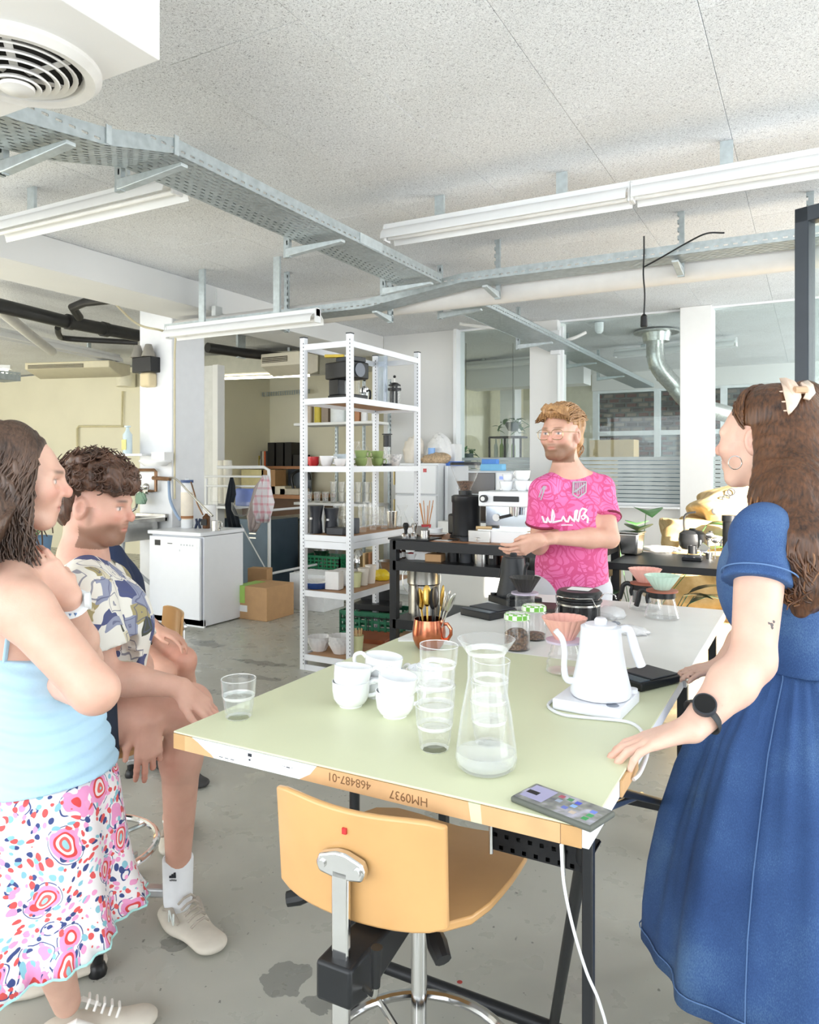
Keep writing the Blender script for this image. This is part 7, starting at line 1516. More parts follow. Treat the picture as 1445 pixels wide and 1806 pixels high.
# hair
HB = m_hair('chestnut_hair', '#23160f', '#6e472c')
clip = PD(1398, 705, 1.83); H = lambda p: V3(hc)+HR@V3(p)
hairp = [el(H((0, -.024, .046)), (.082, .099, .086), HR, .03), el(H((.0, -.05, -.01)), (.080, .075, .08), HR, .03)]
hl = [clip+CAM(.02, -.02), PD(1400, 790, 1.74), PD(1402, 880, 1.64), PD(1412, 965, 1.56), PD(1424, 1035, 1.53), PD(1412, 1078, 1.52)]; hr_ = [.045, .066, .074, .062, .042, .012]
for i in range(5): hairp.append(rc(hl[i], hl[i+1], hr_[i], hr_[i+1], .04))
hairp += [rc(H((.05, -.06, -.02)), hl[2], .05, .05, .04), rc(H((-.066, -.04, -.01)), PD(1352, 880, 1.66), .032, .034, .03), rc(PD(1352, 880, 1.66), PD(1388, 985, 1.54), .034, .03, .03)]
cf_ = cut(HR@V3((0, 1, -.10)), H((0, .062, .06))); cf2 = cut(HR@V3((0, 1, .0)), H((0, .012, 0)))
rg = np.random.RandomState(4)
def exh(P, D):
    q = (P-V3(hc))@HR; wv = .003*np.sin(q[:, 0]*260+3*np.sin(q[:, 2]*30))*(q[:, 2] < .03)+.0018*np.sin(q[:, 0]*420+8*q[:, 1]); D = D+wv*.5
    face = np.maximum(cf_(P), np.where(q[:, 2] < .03, cf2(P)+(.02-.2*np.clip(q[:, 2], -.1, .03)), -1)); return np.maximum(D, face)
hair = sdf_obj('hair', hairp, .005, HB, P_, exh)
paths = []; rng = random.Random(5)
HL = smooth_path(hl, 5)
for k in range(330):
    ang = rng.uniform(0, 2*PI); rad = rng.uniform(.88, 1.16); ph_ = rng.uniform(0, 6.28); fq = rng.uniform(.55, .9); pts = []; e0 = rng.randint(0, 3); e1 = rng.randint(19, len(HL)-1); amp = rng.uniform(.006, .022)
    for i in range(e0, e1):
        s = i/(len(HL)-1); r_ = np.interp(s, [0, .2, .4, .6, .8, 1], hr_)*rad; a = ang+.25*math.sin(fq*i+ph_); pts.append(HL[i]+CAM(math.cos(a)*r_+amp*math.sin(fq*i*1.3+ph_)*s*1.6, math.sin(a)*r_)+Vector((0, 0, .004*math.sin(fq*i))))
    paths.append(pts)
for k in range(300):
    a0 = rng.uniform(-1.6, 1.6); z_ = rng.uniform(-.035, .11); pts = []
    rlift = rng.uniform(1.0, 1.03); st = Vector(H((.085*math.sin(a0)*(1-max(0, z_-.05)*5), .060-.045*abs(math.sin(a0)), .05+.09*math.cos(a0)-.03*rng.random()*1)))
    for i in range(9):
        t = i/8; q = V3(st)*(1-t)+V3(clip)*t; d = q-H((0, -.024, .046)); l_ = (HR.T@d)/np.array((.085, .102, .089)); q = H((0, -.024, .046))+d/max(1e-6, np.linalg.norm(l_))*rlift; pts.append(Vector(q))
    paths.append(pts)
HB2 = m_hair('chestnut_hair_light', '#5a3a24', '#a5744a'); HB3 = m_hair('chestnut_hair_mid', '#38231a', '#805536')
for j_, (mm_, rr_) in enumerate(((HB, .0036), (HB2, .0028), (HB3, .0032))): strands('hair_strands', mm_, paths[j_::3], rr_, hair)
fh = field(hairp, exh); clip = surface_hit(fh, 1398, 702, 1.4, 2.1, .001)+CAM(0, .01)
CLP = M('marbled_acetate', '#e8cdb8', .2, var=.18, scale=30, coat=.3)
def plate(px, nm, lift):
    pts = [surface_hit(fh, x, y, 1.4, 2.1, lift) for x, y in px]; pts = [q if q is not None else PD(x, y, 1.74) for q, (x, y) in zip(pts, px)]; c = sum(pts, Vector())/len(pts)+CAM(0, -.012); n = len(pts)
    o = MB().add(pts+[c], [(i, (i+1) % n, n) for i in range(n)]).build(nm, CLP, P_, ang=60); q = o.modifiers.new('t', 'SOLIDIFY'); q.thickness = .006; q.offset = 0; return o
cp = plate([(1376, 668), (1388, 667), (1402, 674), (1412, 688), (1413, 702), (1406, 716), (1396, 727), (1391, 732), (1388, 722), (1386, 706), (1382, 690)], 'hair_clip', .010)
for x, y in ((1385, 690), (1388, 708), (1391, 724)): h_ = surface_hit(fh, x, y, 1.4, 2.1, .006); h_ and MB().tube([h_, h_+CAM(-.012, .02)], [.0025, .001], 6).build('clip_tooth', CLP, cp)
plate([(1412, 676), (1424, 672), (1434, 680), (1437, 694), (1428, 706), (1418, 702), (1422, 690)], 'hair_clip_jaw', .012); h_ = surface_hit(fh, 1411, 688, 1.4, 2.1, .014)
MB().tube([h_+CAM(-.012, 0), h_+CAM(.014, 0)], .009, 10).build('clip_spring', M('clip_gold', '#c9a98a', .3, .4), cp)
ec = PD(1297, 816, 1.735); MB().tube([ec+CAM(.0, 0)+CAM(math.cos(a)*.0155, 0)+Vector((0, 0, math.sin(a)*.0155)) for a in [2*PI*j/32 for j in range(32)]], .0012, 6, closed=True).build('hoop_earring', M('silver', '#dcdcdc', .15, 1), P_)
wd = (wrL-elL).normalized(); wc = wrL-wd*.035; wx = Vector((0, 0, 1))-wd*wd.z; wx.normalize(); wy = wd.cross(wx); wn = (wx*.75+CAM(-.1, -1)*.65).normalized()
wn = (wn-wd*wn.dot(wd)).normalized(); wt = wd.cross(wn)
wa = MB().tube([wc+(wn*math.cos(2*PI*j/32)+wt*math.sin(2*PI*j/32))*.034 for j in range(32)], .010, 8, closed=True, flat=.28).build('watch_strap', M('strap_black', '#2c2f31', .6), P_)
MB().cyl(wc+wn*.034, wc+wn*.045, .0215, n=28).build('watch_case', DARK, wa); MB().cyl(wc+wn*.045, wc+wn*.0462, .0185, n=28).build('watch_face', M('watch_black', '#0b0b0c', .08), wa)
tq = PD(1361, 1102, 1.40); fbod = field(prims); 
for dx, dz, r_ in ((0, 0, .004), (.004, .006, .003), (-.005, .003, .0025), (.001, -.006, .003)):
    h_ = surface_hit(fbod, 1361+dx*900, 1102-dz*900, 1.2, 1.7, .001)
    if h_: MB().sphere(h_, r_, 6, (1, .3, 1)).build('tattoo_mark', M('tattoo_ink', '#6e6a6a', .6), P_)
# ================================================================ man in the pink jersey
P_ = person('man in a pink floral jersey and glasses talking behind the table', None)
hc = PD(990, 766, 3.42); HR = frame(CAM(-.60, -.80, -.04)); nb = PD(1002, 836, 3.46); s_ = 1.02
shR, shL = PD(960, 868, 3.38), PD(1060, 862, 3.50); elR, wrR = PD(950, 962, 3.44), PD(952, 952, 3.20); elL, wrL = PD(1076, 950, 3.36), PD(974, 949, 3.27)
pel = PD(1008, 1022, 3.50); ch = (shL+shR)/2+Vector((0, 0, -.15)); tf = CAM(-.35, -.94)
prims = head_prims(hc, HR, s_, 1.06, 1.1)+[rc(V3(hc)+HR@V3((0, -.02, -.05)), nb+Vector((0, 0, -.03)), .056, .062, .03), rc(nb, shL, .06, .055, .04), rc(nb, shR, .06, .055, .04), rc(ch, pel, .135, .12, .05, (tf, .72))]+arm(shL, elL, wrL, 1.02)+arm(shR, elR, wrR, 1.02)
def hframe(d, up):
    y = V3(Vector(d).normalized()); z = V3(up); z = z-y*(z@y); z /= np.linalg.norm(z); x = np.cross(y, z); return np.stack([x, y, z], 1)
RL = hframe(CAM(-.97, -.22, -.12), CAM(.1, -.45, .9)); hL, tL = hand_prims(wrL, RL*np.array((1, 1, 1)), [(.15, .3, .2), (.2, .35, .25), (.3, .4, .3), (.35, .45, .3)], ((-.034, .040, -.010), (-.046, .070, -.012), (-.046, .098, -.014)) if False else ((.034, .040, -.010), (.046, .070, -.012), (.046, .098, -.014)), 1.02, .12)
RRh = hframe(CAM(-.80, -.25, -.35), CAM(-.3, -.9, -.5)); hR, tR = hand_prims(wrR, RRh, [(.3, .5, .3), (.4, .5, .3), (.4, .6, .4), (.5, .6, .4)], ((.030, .040, -.014), (.036, .070, -.022), (.030, .094, -.03)), 1.02, .08)
prims += hL+hR
feet = []
for s in (-1, 1):
    hp_ = pel+CAM(s*.09, 0); an = Vector((hp_.x, hp_.y, .08)); prims += leg(hp_+Vector((0, 0, -.04)), (hp_.x, hp_.y, .50), an, 1.0); feet.append(an)
sdf_obj('body', prims, .0075, SKIN, P_, None, skin_col('#deb09a', hc, HR, s_, '#7a5538', '#7d5a40', '#c07868', [(tL[1], .07, '#d98a78', .45)]), [box_of([hc], .15), box_of(tL+tR, .04)], .003)
gf = cloth_folds(.005, 8, (12, 30)); slL = elL*.62+shL*.38; slR = elR*.62+shR*.38; hem = pel+Vector((0, 0, -.035))
jer = [rc(nb+Vector((0, 0, -.07)), shL+Vector((0, 0, .002)), .072, .060, .04), rc(nb+Vector((0, 0, -.07)), shR+Vector((0, 0, .002)), .072, .060, .04), rc(ch+Vector((0, 0, .03)), pel+Vector((0, 0, .0)), .156, .148, .05, (tf, .74)), rc(shL, slL, .064, .066, .03), rc(shR, slR, .064, .066, .03), rc(nb+Vector((0, 0, -.02)), shL*.6+nb*.4, .058, .058, .03), rc(nb+Vector((0, 0, -.02)), shR*.6+nb*.4, .058, .058, .03), rc(pel+tf*.02+Vector((0, 0, .04)), pel+Vector((0, 0, -.10)), .150, .155, .05, (tf, .80))]
c1, c2, c3 = cut(slL-shL, slL), cut(slR-shR, slR), cut(Vector((0, 0, -1))+cxd*.22, hem)
def ex(P, D):
    D = D+gf(P)*np.clip(1.6-(P[:, 2]-.85)*2, .5, 1.6); a = np.linalg.norm(P-V3(slL), axis=1) < .10; b = np.linalg.norm(P-V3(slR), axis=1) < .09
    D = np.where(a, np.maximum(D, c1(P)), D); D = np.where(b, np.maximum(D, c2(P)), D); D = np.maximum(D, c3(P)); return np.maximum(D, .064-np.linalg.norm((P-V3(nb+Vector((0, 0, .048))+tf*.016))*np.array((1, 1, .8)), axis=1))
fj = field(jer, ex); jo = sdf_obj('jersey', jer, .0065, FLORAL, P_, ex)
MAR = M('maroon_trim', '#7a1f38', .7)
for sl, sh in ((slL, shL), (slR, shR)):
    d = (sl-sh).normalized(); x = d.orthogonal().normalized(); y = d.cross(x); MB().tube([sl-d*.006+(x*math.cos(2*PI*j/40)+y*math.sin(2*PI*j/40))*.0655 for j in range(40)], .006, 6, closed=True).build('cuff_trim', MAR, jo)
def decal(px, r, mat, nm, closed=False):
    pts = [surface_hit(fj, x, y, 2.9, 3.8, .002) for x, y in px]; pts = [p for p in pts if p is not None]
    if len(pts) > 1: MB().tube(pts, r, 6, closed=closed).build(nm, mat, jo)
def cz_(x, y): return 860+x/4.514, 680+y/4.514
WPR = M('jersey_white', '#f2eaf2', .5); GREYP = M('jersey_silver', '#b9b2ba', .4)
def dens(pts, n=4): return [(a[0]+(b[0]-a[0])*i/n, a[1]+(b[1]-a[1])*i/n) for a, b in zip(pts[:-1], pts[1:]) for i in range(n)]+[pts[-1]]
decal(dens([cz_(*p) for p in ((435, 1040), (450, 1085), (470, 1090), (478, 1050), (490, 1085), (508, 1088), (520, 985), (532, 1040), (520, 1090), (590, 1075), (604, 1042), (622, 1080), (642, 1085), (655, 1040), (690, 1085), (700, 1000), (716, 992), (704, 1060), (722, 1085), (738, 1000), (756, 978), (790, 990), (768, 1022), (800, 1056), (796, 1092))]), .0048, WPR, 'printed_lettering')
decal(dens([cz_(*p) for p in ((745, 1045), (765, 1030), (780, 1050), (762, 1068), (745, 1050))]), .0035, WPR, 'printed_lettering'); decal(dens([cz_(*p) for p in ((590, 1112), (640, 1110), (680, 1112))]), .003, WPR, 'printed_lettering')
sh_ = [cz_(*p) for p in ((682, 768), (785, 765), (782, 850), (722, 895), (680, 868), (682, 768))]; decal(dens(sh_, 5), .004, GREYP, 'shield_outline')
for k in range(5): x = 695+k*17; decal(dens([cz_(x, 775), cz_(x+2, 868 if 1 <= k <= 3 else 845)], 6), .0026, GREYP, 'shield_stripe')
decal(dens([cz_(690, 850), cz_(778, 785)], 6), .005, GREYP, 'shield_band'); decal(dens([cz_(*p) for p in ((410, 890), (430, 830), (450, 800), (445, 850), (425, 910), (465, 800))]), .003, GREYP, 'sleeve_emblem')
tr = [rc(pel+Vector((0, 0, -.0)), pel+Vector((0, 0, -.08)), .15, .155, .04, (tf, .75))]
for s, an in zip((-1, 1), feet): h0 = pel+CAM(s*.09, 0)+Vector((0, 0, -.05)); tr += [rc(h0, (h0.x, h0.y, .5), .10, .075, .04), rc((h0.x, h0.y, .5), (h0.x, h0.y, .12), .075, .062, .04)]
sdf_obj('trousers', tr, .009, M('grey_trousers', '#c9cbd2', .8), P_)
for an in feet: shoe(P_, (an.x, an.y, 0), an+CAM(-.05, -.3)-Vector((0, 0, an.z)))
HBl = m_hair('dark_blond_hair', '#7a5232', '#d2a470'); H = lambda p: V3(hc)+HR@(V3(p)*s_)
hp = [el(H((0, -.024, .055)), (.082*s_, .100*s_, .080*s_), HR, .03), el(H((0, -.065, -.01)), (.072*s_, .055*s_, .07*s_), HR, .03), rc(H((-.03, .055, .105)), H((.045, .045, .11)), .028, .026, .03), rc(H((.0, -.095, -.035)), H((0, -.108, -.095)), .05, .034, .03), el(H((.0, -.06, .045)), (.085, .07, .08), HR, .02)]
cfa = cut(HR@V3((0, 1, -.30)), H((0, .070, .075))); cfb = cut(HR@V3((0, 1, 0)), H((0, -.015, 0)))
def exh(P, D):
    q = (P-V3(hc))@HR/s_; D = D+.0035*np.sin(q[:, 0]*230+6*np.sin(q[:, 1]*25))+.003*np.sin(q[:, 1]*120+q[:, 2]*90); return np.maximum(D, np.maximum(cfa(P), np.where(q[:, 2] < .04, cfb(P), -1)))
hair = sdf_obj('hair', hp, .005, HBl, P_, exh); paths = []; rng = random.Random(8)
for k in range(110):
    a0 = rng.uniform(-1.5, 1.5); b0 = rng.uniform(-.06, .06); pts = []
    for i in range(8):
        t = i/7; y = .085-.19*t; q = V3((math.sin(a0)*.086*(1-.15*abs(y)*5), y*1.02, .055+math.cos(a0)*.088*math.sqrt(max(.05, 1-((y+.024)/.108)**2)))) ; q[0] += .006*math.sin(5*t+k); q[2] += .006*math.sin(7*t+k*2); pts.append(Vector(H(q)))
    paths.append(pts)
for k in range(26):
    x0 = rng.uniform(-.05, .05); pts = [Vector(H((x0+.012*math.sin(i*.8+k), -.10-.012*math.sin(i*.5), -.03-i*.013))) for i in range(7)]; paths.append(pts)
for k in range(7): pts = smooth_path([H((-.03+.01*k, .08, .105)), H((-.06+.008*k, .10, .11)), H((-.085+.004*k, .10, .085)), H((-.08, .095, .06+.004*k))], 4); paths.append(pts)
strands('hair_strands', HBl, paths, .003, hair)
GOLD = M('gold_wire', '#c9b48a', .2, 1); gm = MB()
for q in (-1, 1):
    pts = []
    for j in range(28): a = 2*PI*j/28; c, s = math.cos(a), math.sin(a); k = (abs(c)**3+abs(s)**3)**(-1/3); pts.append(Vector(H((q*.033+c*k*.0265, .112-.06*abs(q*.033+c*k*.0265)*(1), -.001+s*k*.022))))
    gm.tube(pts, .0013, 6, closed=True); gm.tube([Vector(H((q*.060, .108, .010))), Vector(H((q*.076, .09, .010))), Vector(H((q*.082, .0, .008))), Vector(H((q*.080, -.02, -.005)))], .0014, 6)
gm.tube([Vector(H((-.008, .113, .006))), Vector(H((0, .117, .010))), Vector(H((.008, .113, .006)))], .0013, 6); gm.build('glasses', GOLD, P_)
# ================================================================ woman in blue top and paisley skirt
P_ = person('woman in a light blue top and pink paisley skirt, hand at her neck', None)
hc = PD(28, 846, 1.74); HR = frame(CAM(.95, .30, -.10)); nb = PD(5, 985, 1.74); s_ = .98
shR, shL = PD(42, 1075, 1.56), PD(10, 1045, 1.92); elR, wrR = PD(168, 1218, 1.53), PD(70, 1195, 1.74); elL, wrL = PD(150, 1165, 1.84), PD(122, 1058, 1.68)
pel = PD(62, 1345, 1.70); wst = PD(42, 1235, 1.72); ch = (shL+shR)/2+Vector((0, 0, -.10)); tf = CAM(.95, .25)
prims = head_prims(hc, HR, s_, .92, 1.15)+[rc(V3(hc)+HR@V3((0, -.03, -.05)), nb, .05, .055, .03), rc(nb, shL, .055, .05, .04), rc(nb, shR, .055, .055, .04), rc(nb+Vector((0, 0, -.08)), ch, .10, .13, .05, (tf, .8)), rc(ch, wst, .13, .13, .05, (tf, .85)), rc(wst, pel, .13, .14, .05)]
prims += [rc(shR, elR, .056, .046, .03), rc(elR, wrR, .044, .03, .02)]+arm(shL, elL, wrL, .95)
RL = hframe(CAM(-.50, -.12, .72), CAM(.45, -.80, .40)); hL, tL = hand_prims(wrL, RL, [(.45, .5, .3), (.4, .5, .3), (.42, .55, .3), (.5, .6, .3)], ((.034, .040, -.012), (.040, .062, -.03), (.028, .082, -.04)), .95, .06)
hR, tR = hand_prims(wrR, hframe(CAM(-.5, .85, .1), CAM(-.3, -.2, .9)), [(.3, .4, .3)]*4, s=.9)
prims += hL+hR; feet = [PD(118, 1796, 1.90), PD(40, 1800, 2.06)]
fz_ = []
for i, f_ in enumerate(feet):
    an = Vector((f_.x, f_.y, .085)); fz_.append(an); hp_ = pel+CAM(-.02, -.07 if i == 0 else .08); kn = (hp_*.45+an*.55); kn.z = .43; prims += leg(hp_+Vector((0, 0, -.05)), kn, an, .98, CAM(-1, 0))
sdf_obj('body', prims, .007, SKIN, P_, None, skin_col('#deb4a0', hc, HR, s_, '#5a483c', None, '#c27a70', [(tL[1], .07, '#dc8e7c', .4), (elR, .08, '#d99a84', .35)]), [box_of([hc], .14), box_of(tL, .035)], .003)
gf = cloth_folds(.003, 15, (10, 24)); top_ = [rc(ch+Vector((0, 0, .02)), wst, .148, .148, .05, (tf, .9)), rc(wst, pel+Vector((0, 0, -.03)), .150, .180, .05), el(ch+tf*.07+Vector((0, 0, .0)), (.10, .10, .09), None, .05)]
ct, cb = cut((0, 0, 1), PD(20, 1165, 1.7)), cut(Vector((0, 0, -1)), pel+Vector((0, 0, -.012)))
def ex(P, D): D = D+gf(P)+.0035*np.sin(P[:, 2]*190+3*np.sin(P@np.array((14., 9., 0)))+P@np.array((20., 12., 0))); return np.maximum(np.maximum(D, ct(P)-.03*np.sin(P@np.array((6., 5., 0)))), cb(P))
bt_ = sdf_obj('blue_top', top_, .006, BLUETOP, P_, ex)
MB().tube(smooth_path([PD(-30, 1030, 1.62), PD(5, 1022, 1.60), PD(20, 1060, 1.60), PD(8, 1170, 1.60)], 5), .007, 8, flat=.5).build('shoulder_strap', BLUETOP, bt_)
pr2 = [(.0, .168, .168), (-.05, .180, .178), (-.12, .186, .184), (-.20, .193, .193), (-.28, .203, .205), (-.345, .215, .222), (-.385, .226, .232)]
def mk2(i):
    dz, rx, ry = pr2[i]; s = i/(len(pr2)-1)
    def g(a): fo = .016*s*(math.sin(7*a)+.5*math.sin(13*a+1))+(.006*math.sin(34*a) if i == len(pr2)-1 else 0); return pel+cxd*(-.005+.01*s)+cxd*math.cos(a)*(rx+fo)+cyd*math.sin(a)*(ry+fo)+Vector((0, 0, dz+.015*math.sin(a*1+.3)*s+.05*math.cos(a)*s))
    return g
sk = loft('paisley_skirt', [mk2(i) for i in range(len(pr2))], PAIS, P_, 150)
MB().tube([mk2(len(pr2)-1)(2*PI*j/150) for j in range(150)], .0028, 6, closed=True).build('hem_trim', M('aqua_trim', '#a8dad6', .7), sk); MB().tube([mk2(i)(-1.5)+CAM(0, -.004) for i in range(len(pr2))], .003, 6).build('side_seam', M('aqua_pale', '#cfe6ee', .7), sk)
for i, an in enumerate(fz_): shoe(P_, (an.x, an.y, 0), Vector((an.x, an.y, 0))+CAM(.25, .06+.1*i), mats=(SHOEW, M('lace_white', '#efede8', .7), SOLE))
HD = m_hair('dark_wavy_hair', '#241a16', '#6a5142'); H = lambda p: V3(hc)+HR@(V3(p)*s_)
hp = [el(H((0, -.030, .044)), (.088, .100, .092), HR, .03), el(H((0, -.07, -.03)), (.095, .085, .11), HR, .04), rc(H((.065, -.03, -.03)), PD(30, 990, 1.62), .045, .055, .04), rc(PD(30, 990, 1.62), PD(48, 1015, 1.58), .055, .035, .04), rc(H((0, -.08, -.08)), PD(-40, 1020, 1.74), .09, .08, .04), rc(H((.074, .02, .03)), H((.080, .0, -.09)), .026, .036, .03), rc(H((.080, .0, -.09)), PD(72, 985, 1.56), .036, .045, .03), rc(PD(72, 985, 1.56), PD(88, 1022, 1.52), .042, .022, .03), rc(PD(20, 985, 1.58), PD(30, 1030, 1.55), .06, .03, .03)]
cfa = cut(HR@V3((0, 1, -.28)), H((0, .066, .075))); cfb = cut(HR@V3((0, 1, .10)), H((0, .046, 0)))
def exh(P, D):
    q = (P-V3(hc))@HR; D = D+.004*np.sin(q[:, 1]*150+5*np.sin(q[:, 2]*30)+2*np.sin(q[:, 0]*40))*(q[:, 2] < .05)+.002*np.sin(q[:, 1]*330+9*q[:, 2]); return np.maximum(D, np.maximum(cfa(P), np.where(q[:, 2] < .05, cfb(P)-.2*np.clip(-.03-q[:, 2], 0, .2), -1)))
hair = sdf_obj('hair', hp, .005, HD, P_, exh); paths = []; rng = random.Random(12)
for k in range(230):
    y0 = rng.uniform(-.10, .055); side = 1 if rng.random() < .9 else -1; ln_ = rng.uniform(.18, .31); ph_ = rng.uniform(0, 6); fq = rng.uniform(.8, 1.5); am = rng.uniform(.004, .012); pts = []
    for i in range(16):
        t = i/15
        if t < .3: a = t/.3*1.45; q = V3((side*math.sin(a)*.09, y0*(.6+.4*t/.3)-.0, .045+math.cos(a)*.094*math.sqrt(max(.1, 1-((y0+.03)/.12)**2))))
        else: u = (t-.3)/.7; q = V3((side*(.091+.022*math.sin(u*2)+am*math.sin(fq*i+ph_)), y0-.035*u*(1-u)+.03*u*u+am*math.cos(fq*i*1.1+ph_), .052-u*ln_))
        pts.append(Vector(H(q)))
    paths.append(pts)
strands('hair_strands', HD, paths, .0030, hair)
wd = (wrL-elL).normalized(); x = wd.orthogonal().normalized(); y = wd.cross(x); wc = wrL-wd*.012; wa = MB().tube([wc+(x*math.cos(2*PI*j/28)+y*math.sin(2*PI*j/28))*.0325 for j in range(28)], .011, 8, closed=True, flat=.28).build('watch_strap', M('strap_white', '#e6eef2', .5), P_)
vn = CAM(.3, -.95); vn = (vn-wd*vn.dot(wd)).normalized()
for s in (-.011, 0, .011): MB().obox(wc+vn*.034+wd.cross(vn)*s, (.008, .004, .008)).build('strap_hole', M('strap_blue', '#5f7fae', .5), wa)
wn = wd.cross(vn)
for s in (1,): MB().cyl(wc+wn*s*.032, wc+wn*s*.043, .02, n=24).build('watch_case', M('watch_white', '#e9eef0', .4), wa)
MB().lathe([(.0095, -.004), (.0115, -.004), (.0115, .004), (.0095, .004)], 20).xf(Matrix.Translation(Vector(tL[1])*.35+Vector(tL[0])*.15+wrL*.5)).build('finger_ring', M('ring_white', '#eef0ee', .2, .4), P_)
# ================================================================ seated man in patterned shirt
P_ = person('seated man with curly dark hair in a cream patterned shirt and grey trainers', None)
hc = PD(170, 890, 2.27); HR = frame(CAM(.97, -.10, -.16)); nb = PD(146, 985, 2.28); s_ = 1.0
shR, shL = PD(152, 1050, 2.08), PD(192, 1035, 2.44); elR, wrR = PD(182, 1192, 2.08), PD(318, 1212, 2.12); elL, wrL = PD(245, 1175, 2.36), PD(262, 1272, 2.14)
pel = PD(128, 1268, 2.24); ch = (shL+shR)/2+Vector((0, 0, -.12)); tf = CAM(.97, -.1)
prims = head_prims(hc, HR, s_, 1.03, 1.15)+[rc(V3(hc)+HR@V3((0, -.03, -.045)), nb+Vector((0, 0, -.02)), .058, .062, .03), rc(nb, shL, .06, .055, .04), rc(nb, shR, .06, .055, .04), rc(ch, pel, .14, .14, .05, (tf, .75))]+arm(shR, elR, wrR, 1.05)+arm(shL, elL, wrL, 1.0)
hR, tR = hand_prims(wrR, hframe(CAM(.75, .05, -.62), CAM(.35, -.25, .9)), [(.15, .25, .2), (.15, .25, .2), (.2, .3, .2), (.25, .3, .2)], ((.036, .04, -.01), (.05, .07, -.015), (.05, .095, -.02)), 1.05, .1)
hL, tL = hand_prims(wrL, hframe(CAM(.05, -.1, -1), CAM(.35, -.9, -.1)), [(.25, .35, .25), (.3, .4, .3), (.5, .7, .4), (.6, .8, .5)], ((.038, .04, -.008), (.056, .068, -.01), (.060, .096, -.012)), 1.05, .12)
prims += hR+hL; hpR, knR, anR = PD(140, 1275, 2.14), PD(335, 1245, 2.25), PD(314, 1535, 2.38); hpL, knL, anL = PD(150, 1265, 2.38), PD(318, 1262, 2.62), PD(306, 1440, 2.82)
prims += leg(hpR, knR, anR, 1.08, CAM(-.8, -.3)) + leg(hpL, knL, anL, 1.0) + [rc(anR, (anR.x, anR.y, .08), .038, .036, .02), rc(anL, (anL.x, anL.y, .08), .036, .036, .02)]
sdf_obj('body', prims, .0075, SKIN, P_, None, skin_col('#dcae9a', hc, HR, s_, '#3f2f26', '#86634f', '#bb7468', [(tR[1], .10, '#d47c6c', .6), (tL[1], .12, '#d47c6c', .6), (knR, .10, '#d98a78', .4), (elR, .06, '#d98a78', .3), (anR, .45, '#d09a84', .35)]), [box_of([hc], .15), box_of(tR+tL, .04)], .003)
gf = cloth_folds(.006, 22, (12, 30)); slR = elR*.66+shR*.34; slL = elL*.70+shL*.30
shp = [rc(nb+Vector((0, 0, -.07)), shL, .078, .068, .04), rc(nb+Vector((0, 0, -.07)), shR, .078, .068, .04), rc(ch+Vector((0, 0, .03)), pel+Vector((0, 0, .06)), .165, .172, .05, (tf, .86)), rc(shR, slR, .070, .088, .03), rc(shL, slL, .068, .085, .03), rc(ch+tf*.05, pel+tf*.10+Vector((0, 0, .12)), .11, .11, .05), rc(nb+Vector((0, 0, -.02)), shL*.6+nb*.4, .060, .058, .03), rc(nb+Vector((0, 0, -.02)), shR*.6+nb*.4, .060, .058, .03)]
c1, c2, c3 = cut(slL-shL, slL), cut(slR-shR, slR), cut((0, 0, -1), pel+Vector((0, 0, .03)))
def ex(P, D):
    D = D+gf(P); a = np.linalg.norm(P-V3(slL), axis=1) < .13; b = np.linalg.norm(P-V3(slR), axis=1) < .13
    D = np.where(b, np.maximum(D, c2(P)), D); D = np.where(a, np.maximum(D, c1(P)), D); return np.maximum(np.maximum(D, c3(P)), .066-np.linalg.norm((P-V3(nb+Vector((0, 0, .05))+tf*.022))*np.array((1, 1, .75)), axis=1))
so_ = sdf_obj('shirt', shp, .0065, SHAPES, P_, ex)
# collar
cr_ = []
for j in range(30):
    a = 2*PI*j/30; o_ = V3(nb)+np.array((0, 0, -.005)); f_ = math.cos(a); cr_.append((Vector(o_)+tf*(.074*f_+.012)+CAM(0, 1)*(.072*math.sin(a))+Vector((0, 0, -.022-.045*max(0, f_)))))
m = MB(); n = 30; inner = [p+(nb-p).normalized()*.012+Vector((0, 0, .035)) for p in cr_]; outer = [p-(nb-p).normalized()*.016-Vector((0, 0, .012+.03*max(0, math.cos(2*PI*j/30)))) for j, p in enumerate(cr_)]
m.add(inner+outer, [(j, j+1, n+j+1, n+j) for j in range(2, n-2)]+[(n-2, n-1, 2*n-1, 2*n-2), (n-1, 0, n, 2*n-1)]*1); o = m.build('collar', SHAPES, so_, ang=80); s = o.modifiers.new('t', 'SOLIDIFY'); s.thickness = .004
shr = [rc(pel+Vector((0, 0, .0)), pel+Vector((0, 0, -.03)), .15, .15, .04), rc(hpR+Vector((0, 0, -.01)), hpR*.68+knR*.32, .108, .098, .04), rc(hpL+Vector((0, 0, -.01)), hpL*.68+knL*.32, .106, .096, .04)]
c1, c2 = cut(knR-hpR, hpR*.66+knR*.34), cut(knL-hpL, hpL*.66+knL*.34)
sdf_obj('shorts', shr, .008, M('dark_denim', '#2d3645', .85, var=.12), P_, lambda P, D: np.maximum(np.maximum(D, c1(P)), c2(P)))
sk_ = sdf_obj('sock', [rc((anR.x, anR.y, .07), anR+Vector((0, 0, .035)), .045, .048, .02)], .005, SOCK, P_, lambda P, D: np.maximum(D, P[:, 2]-(anR.z+.045)))
lg = Vector((anR.x, anR.y, anR.z+.008))+CAM(.0, -.0495); rzc = A
for k in range(3): MB().prism([(-.012+k*.007, -.005), (-.005+k*.007, -.005), (-.010+k*.007+.004, -.001+.005*k+.003), (-.015+k*.007+.003, .0+.005*k+.001)], -.001, .001, 'y').xf(Matrix.Translation(lg)@Matrix.Rotation(A, 4, 'Z')).build('sock_stripe', INKB, sk_)
txt('adidas', .009, INKB, sk_, lg+Vector((0, 0, -.012)), (PI/2, 0, A), ext=.0006)
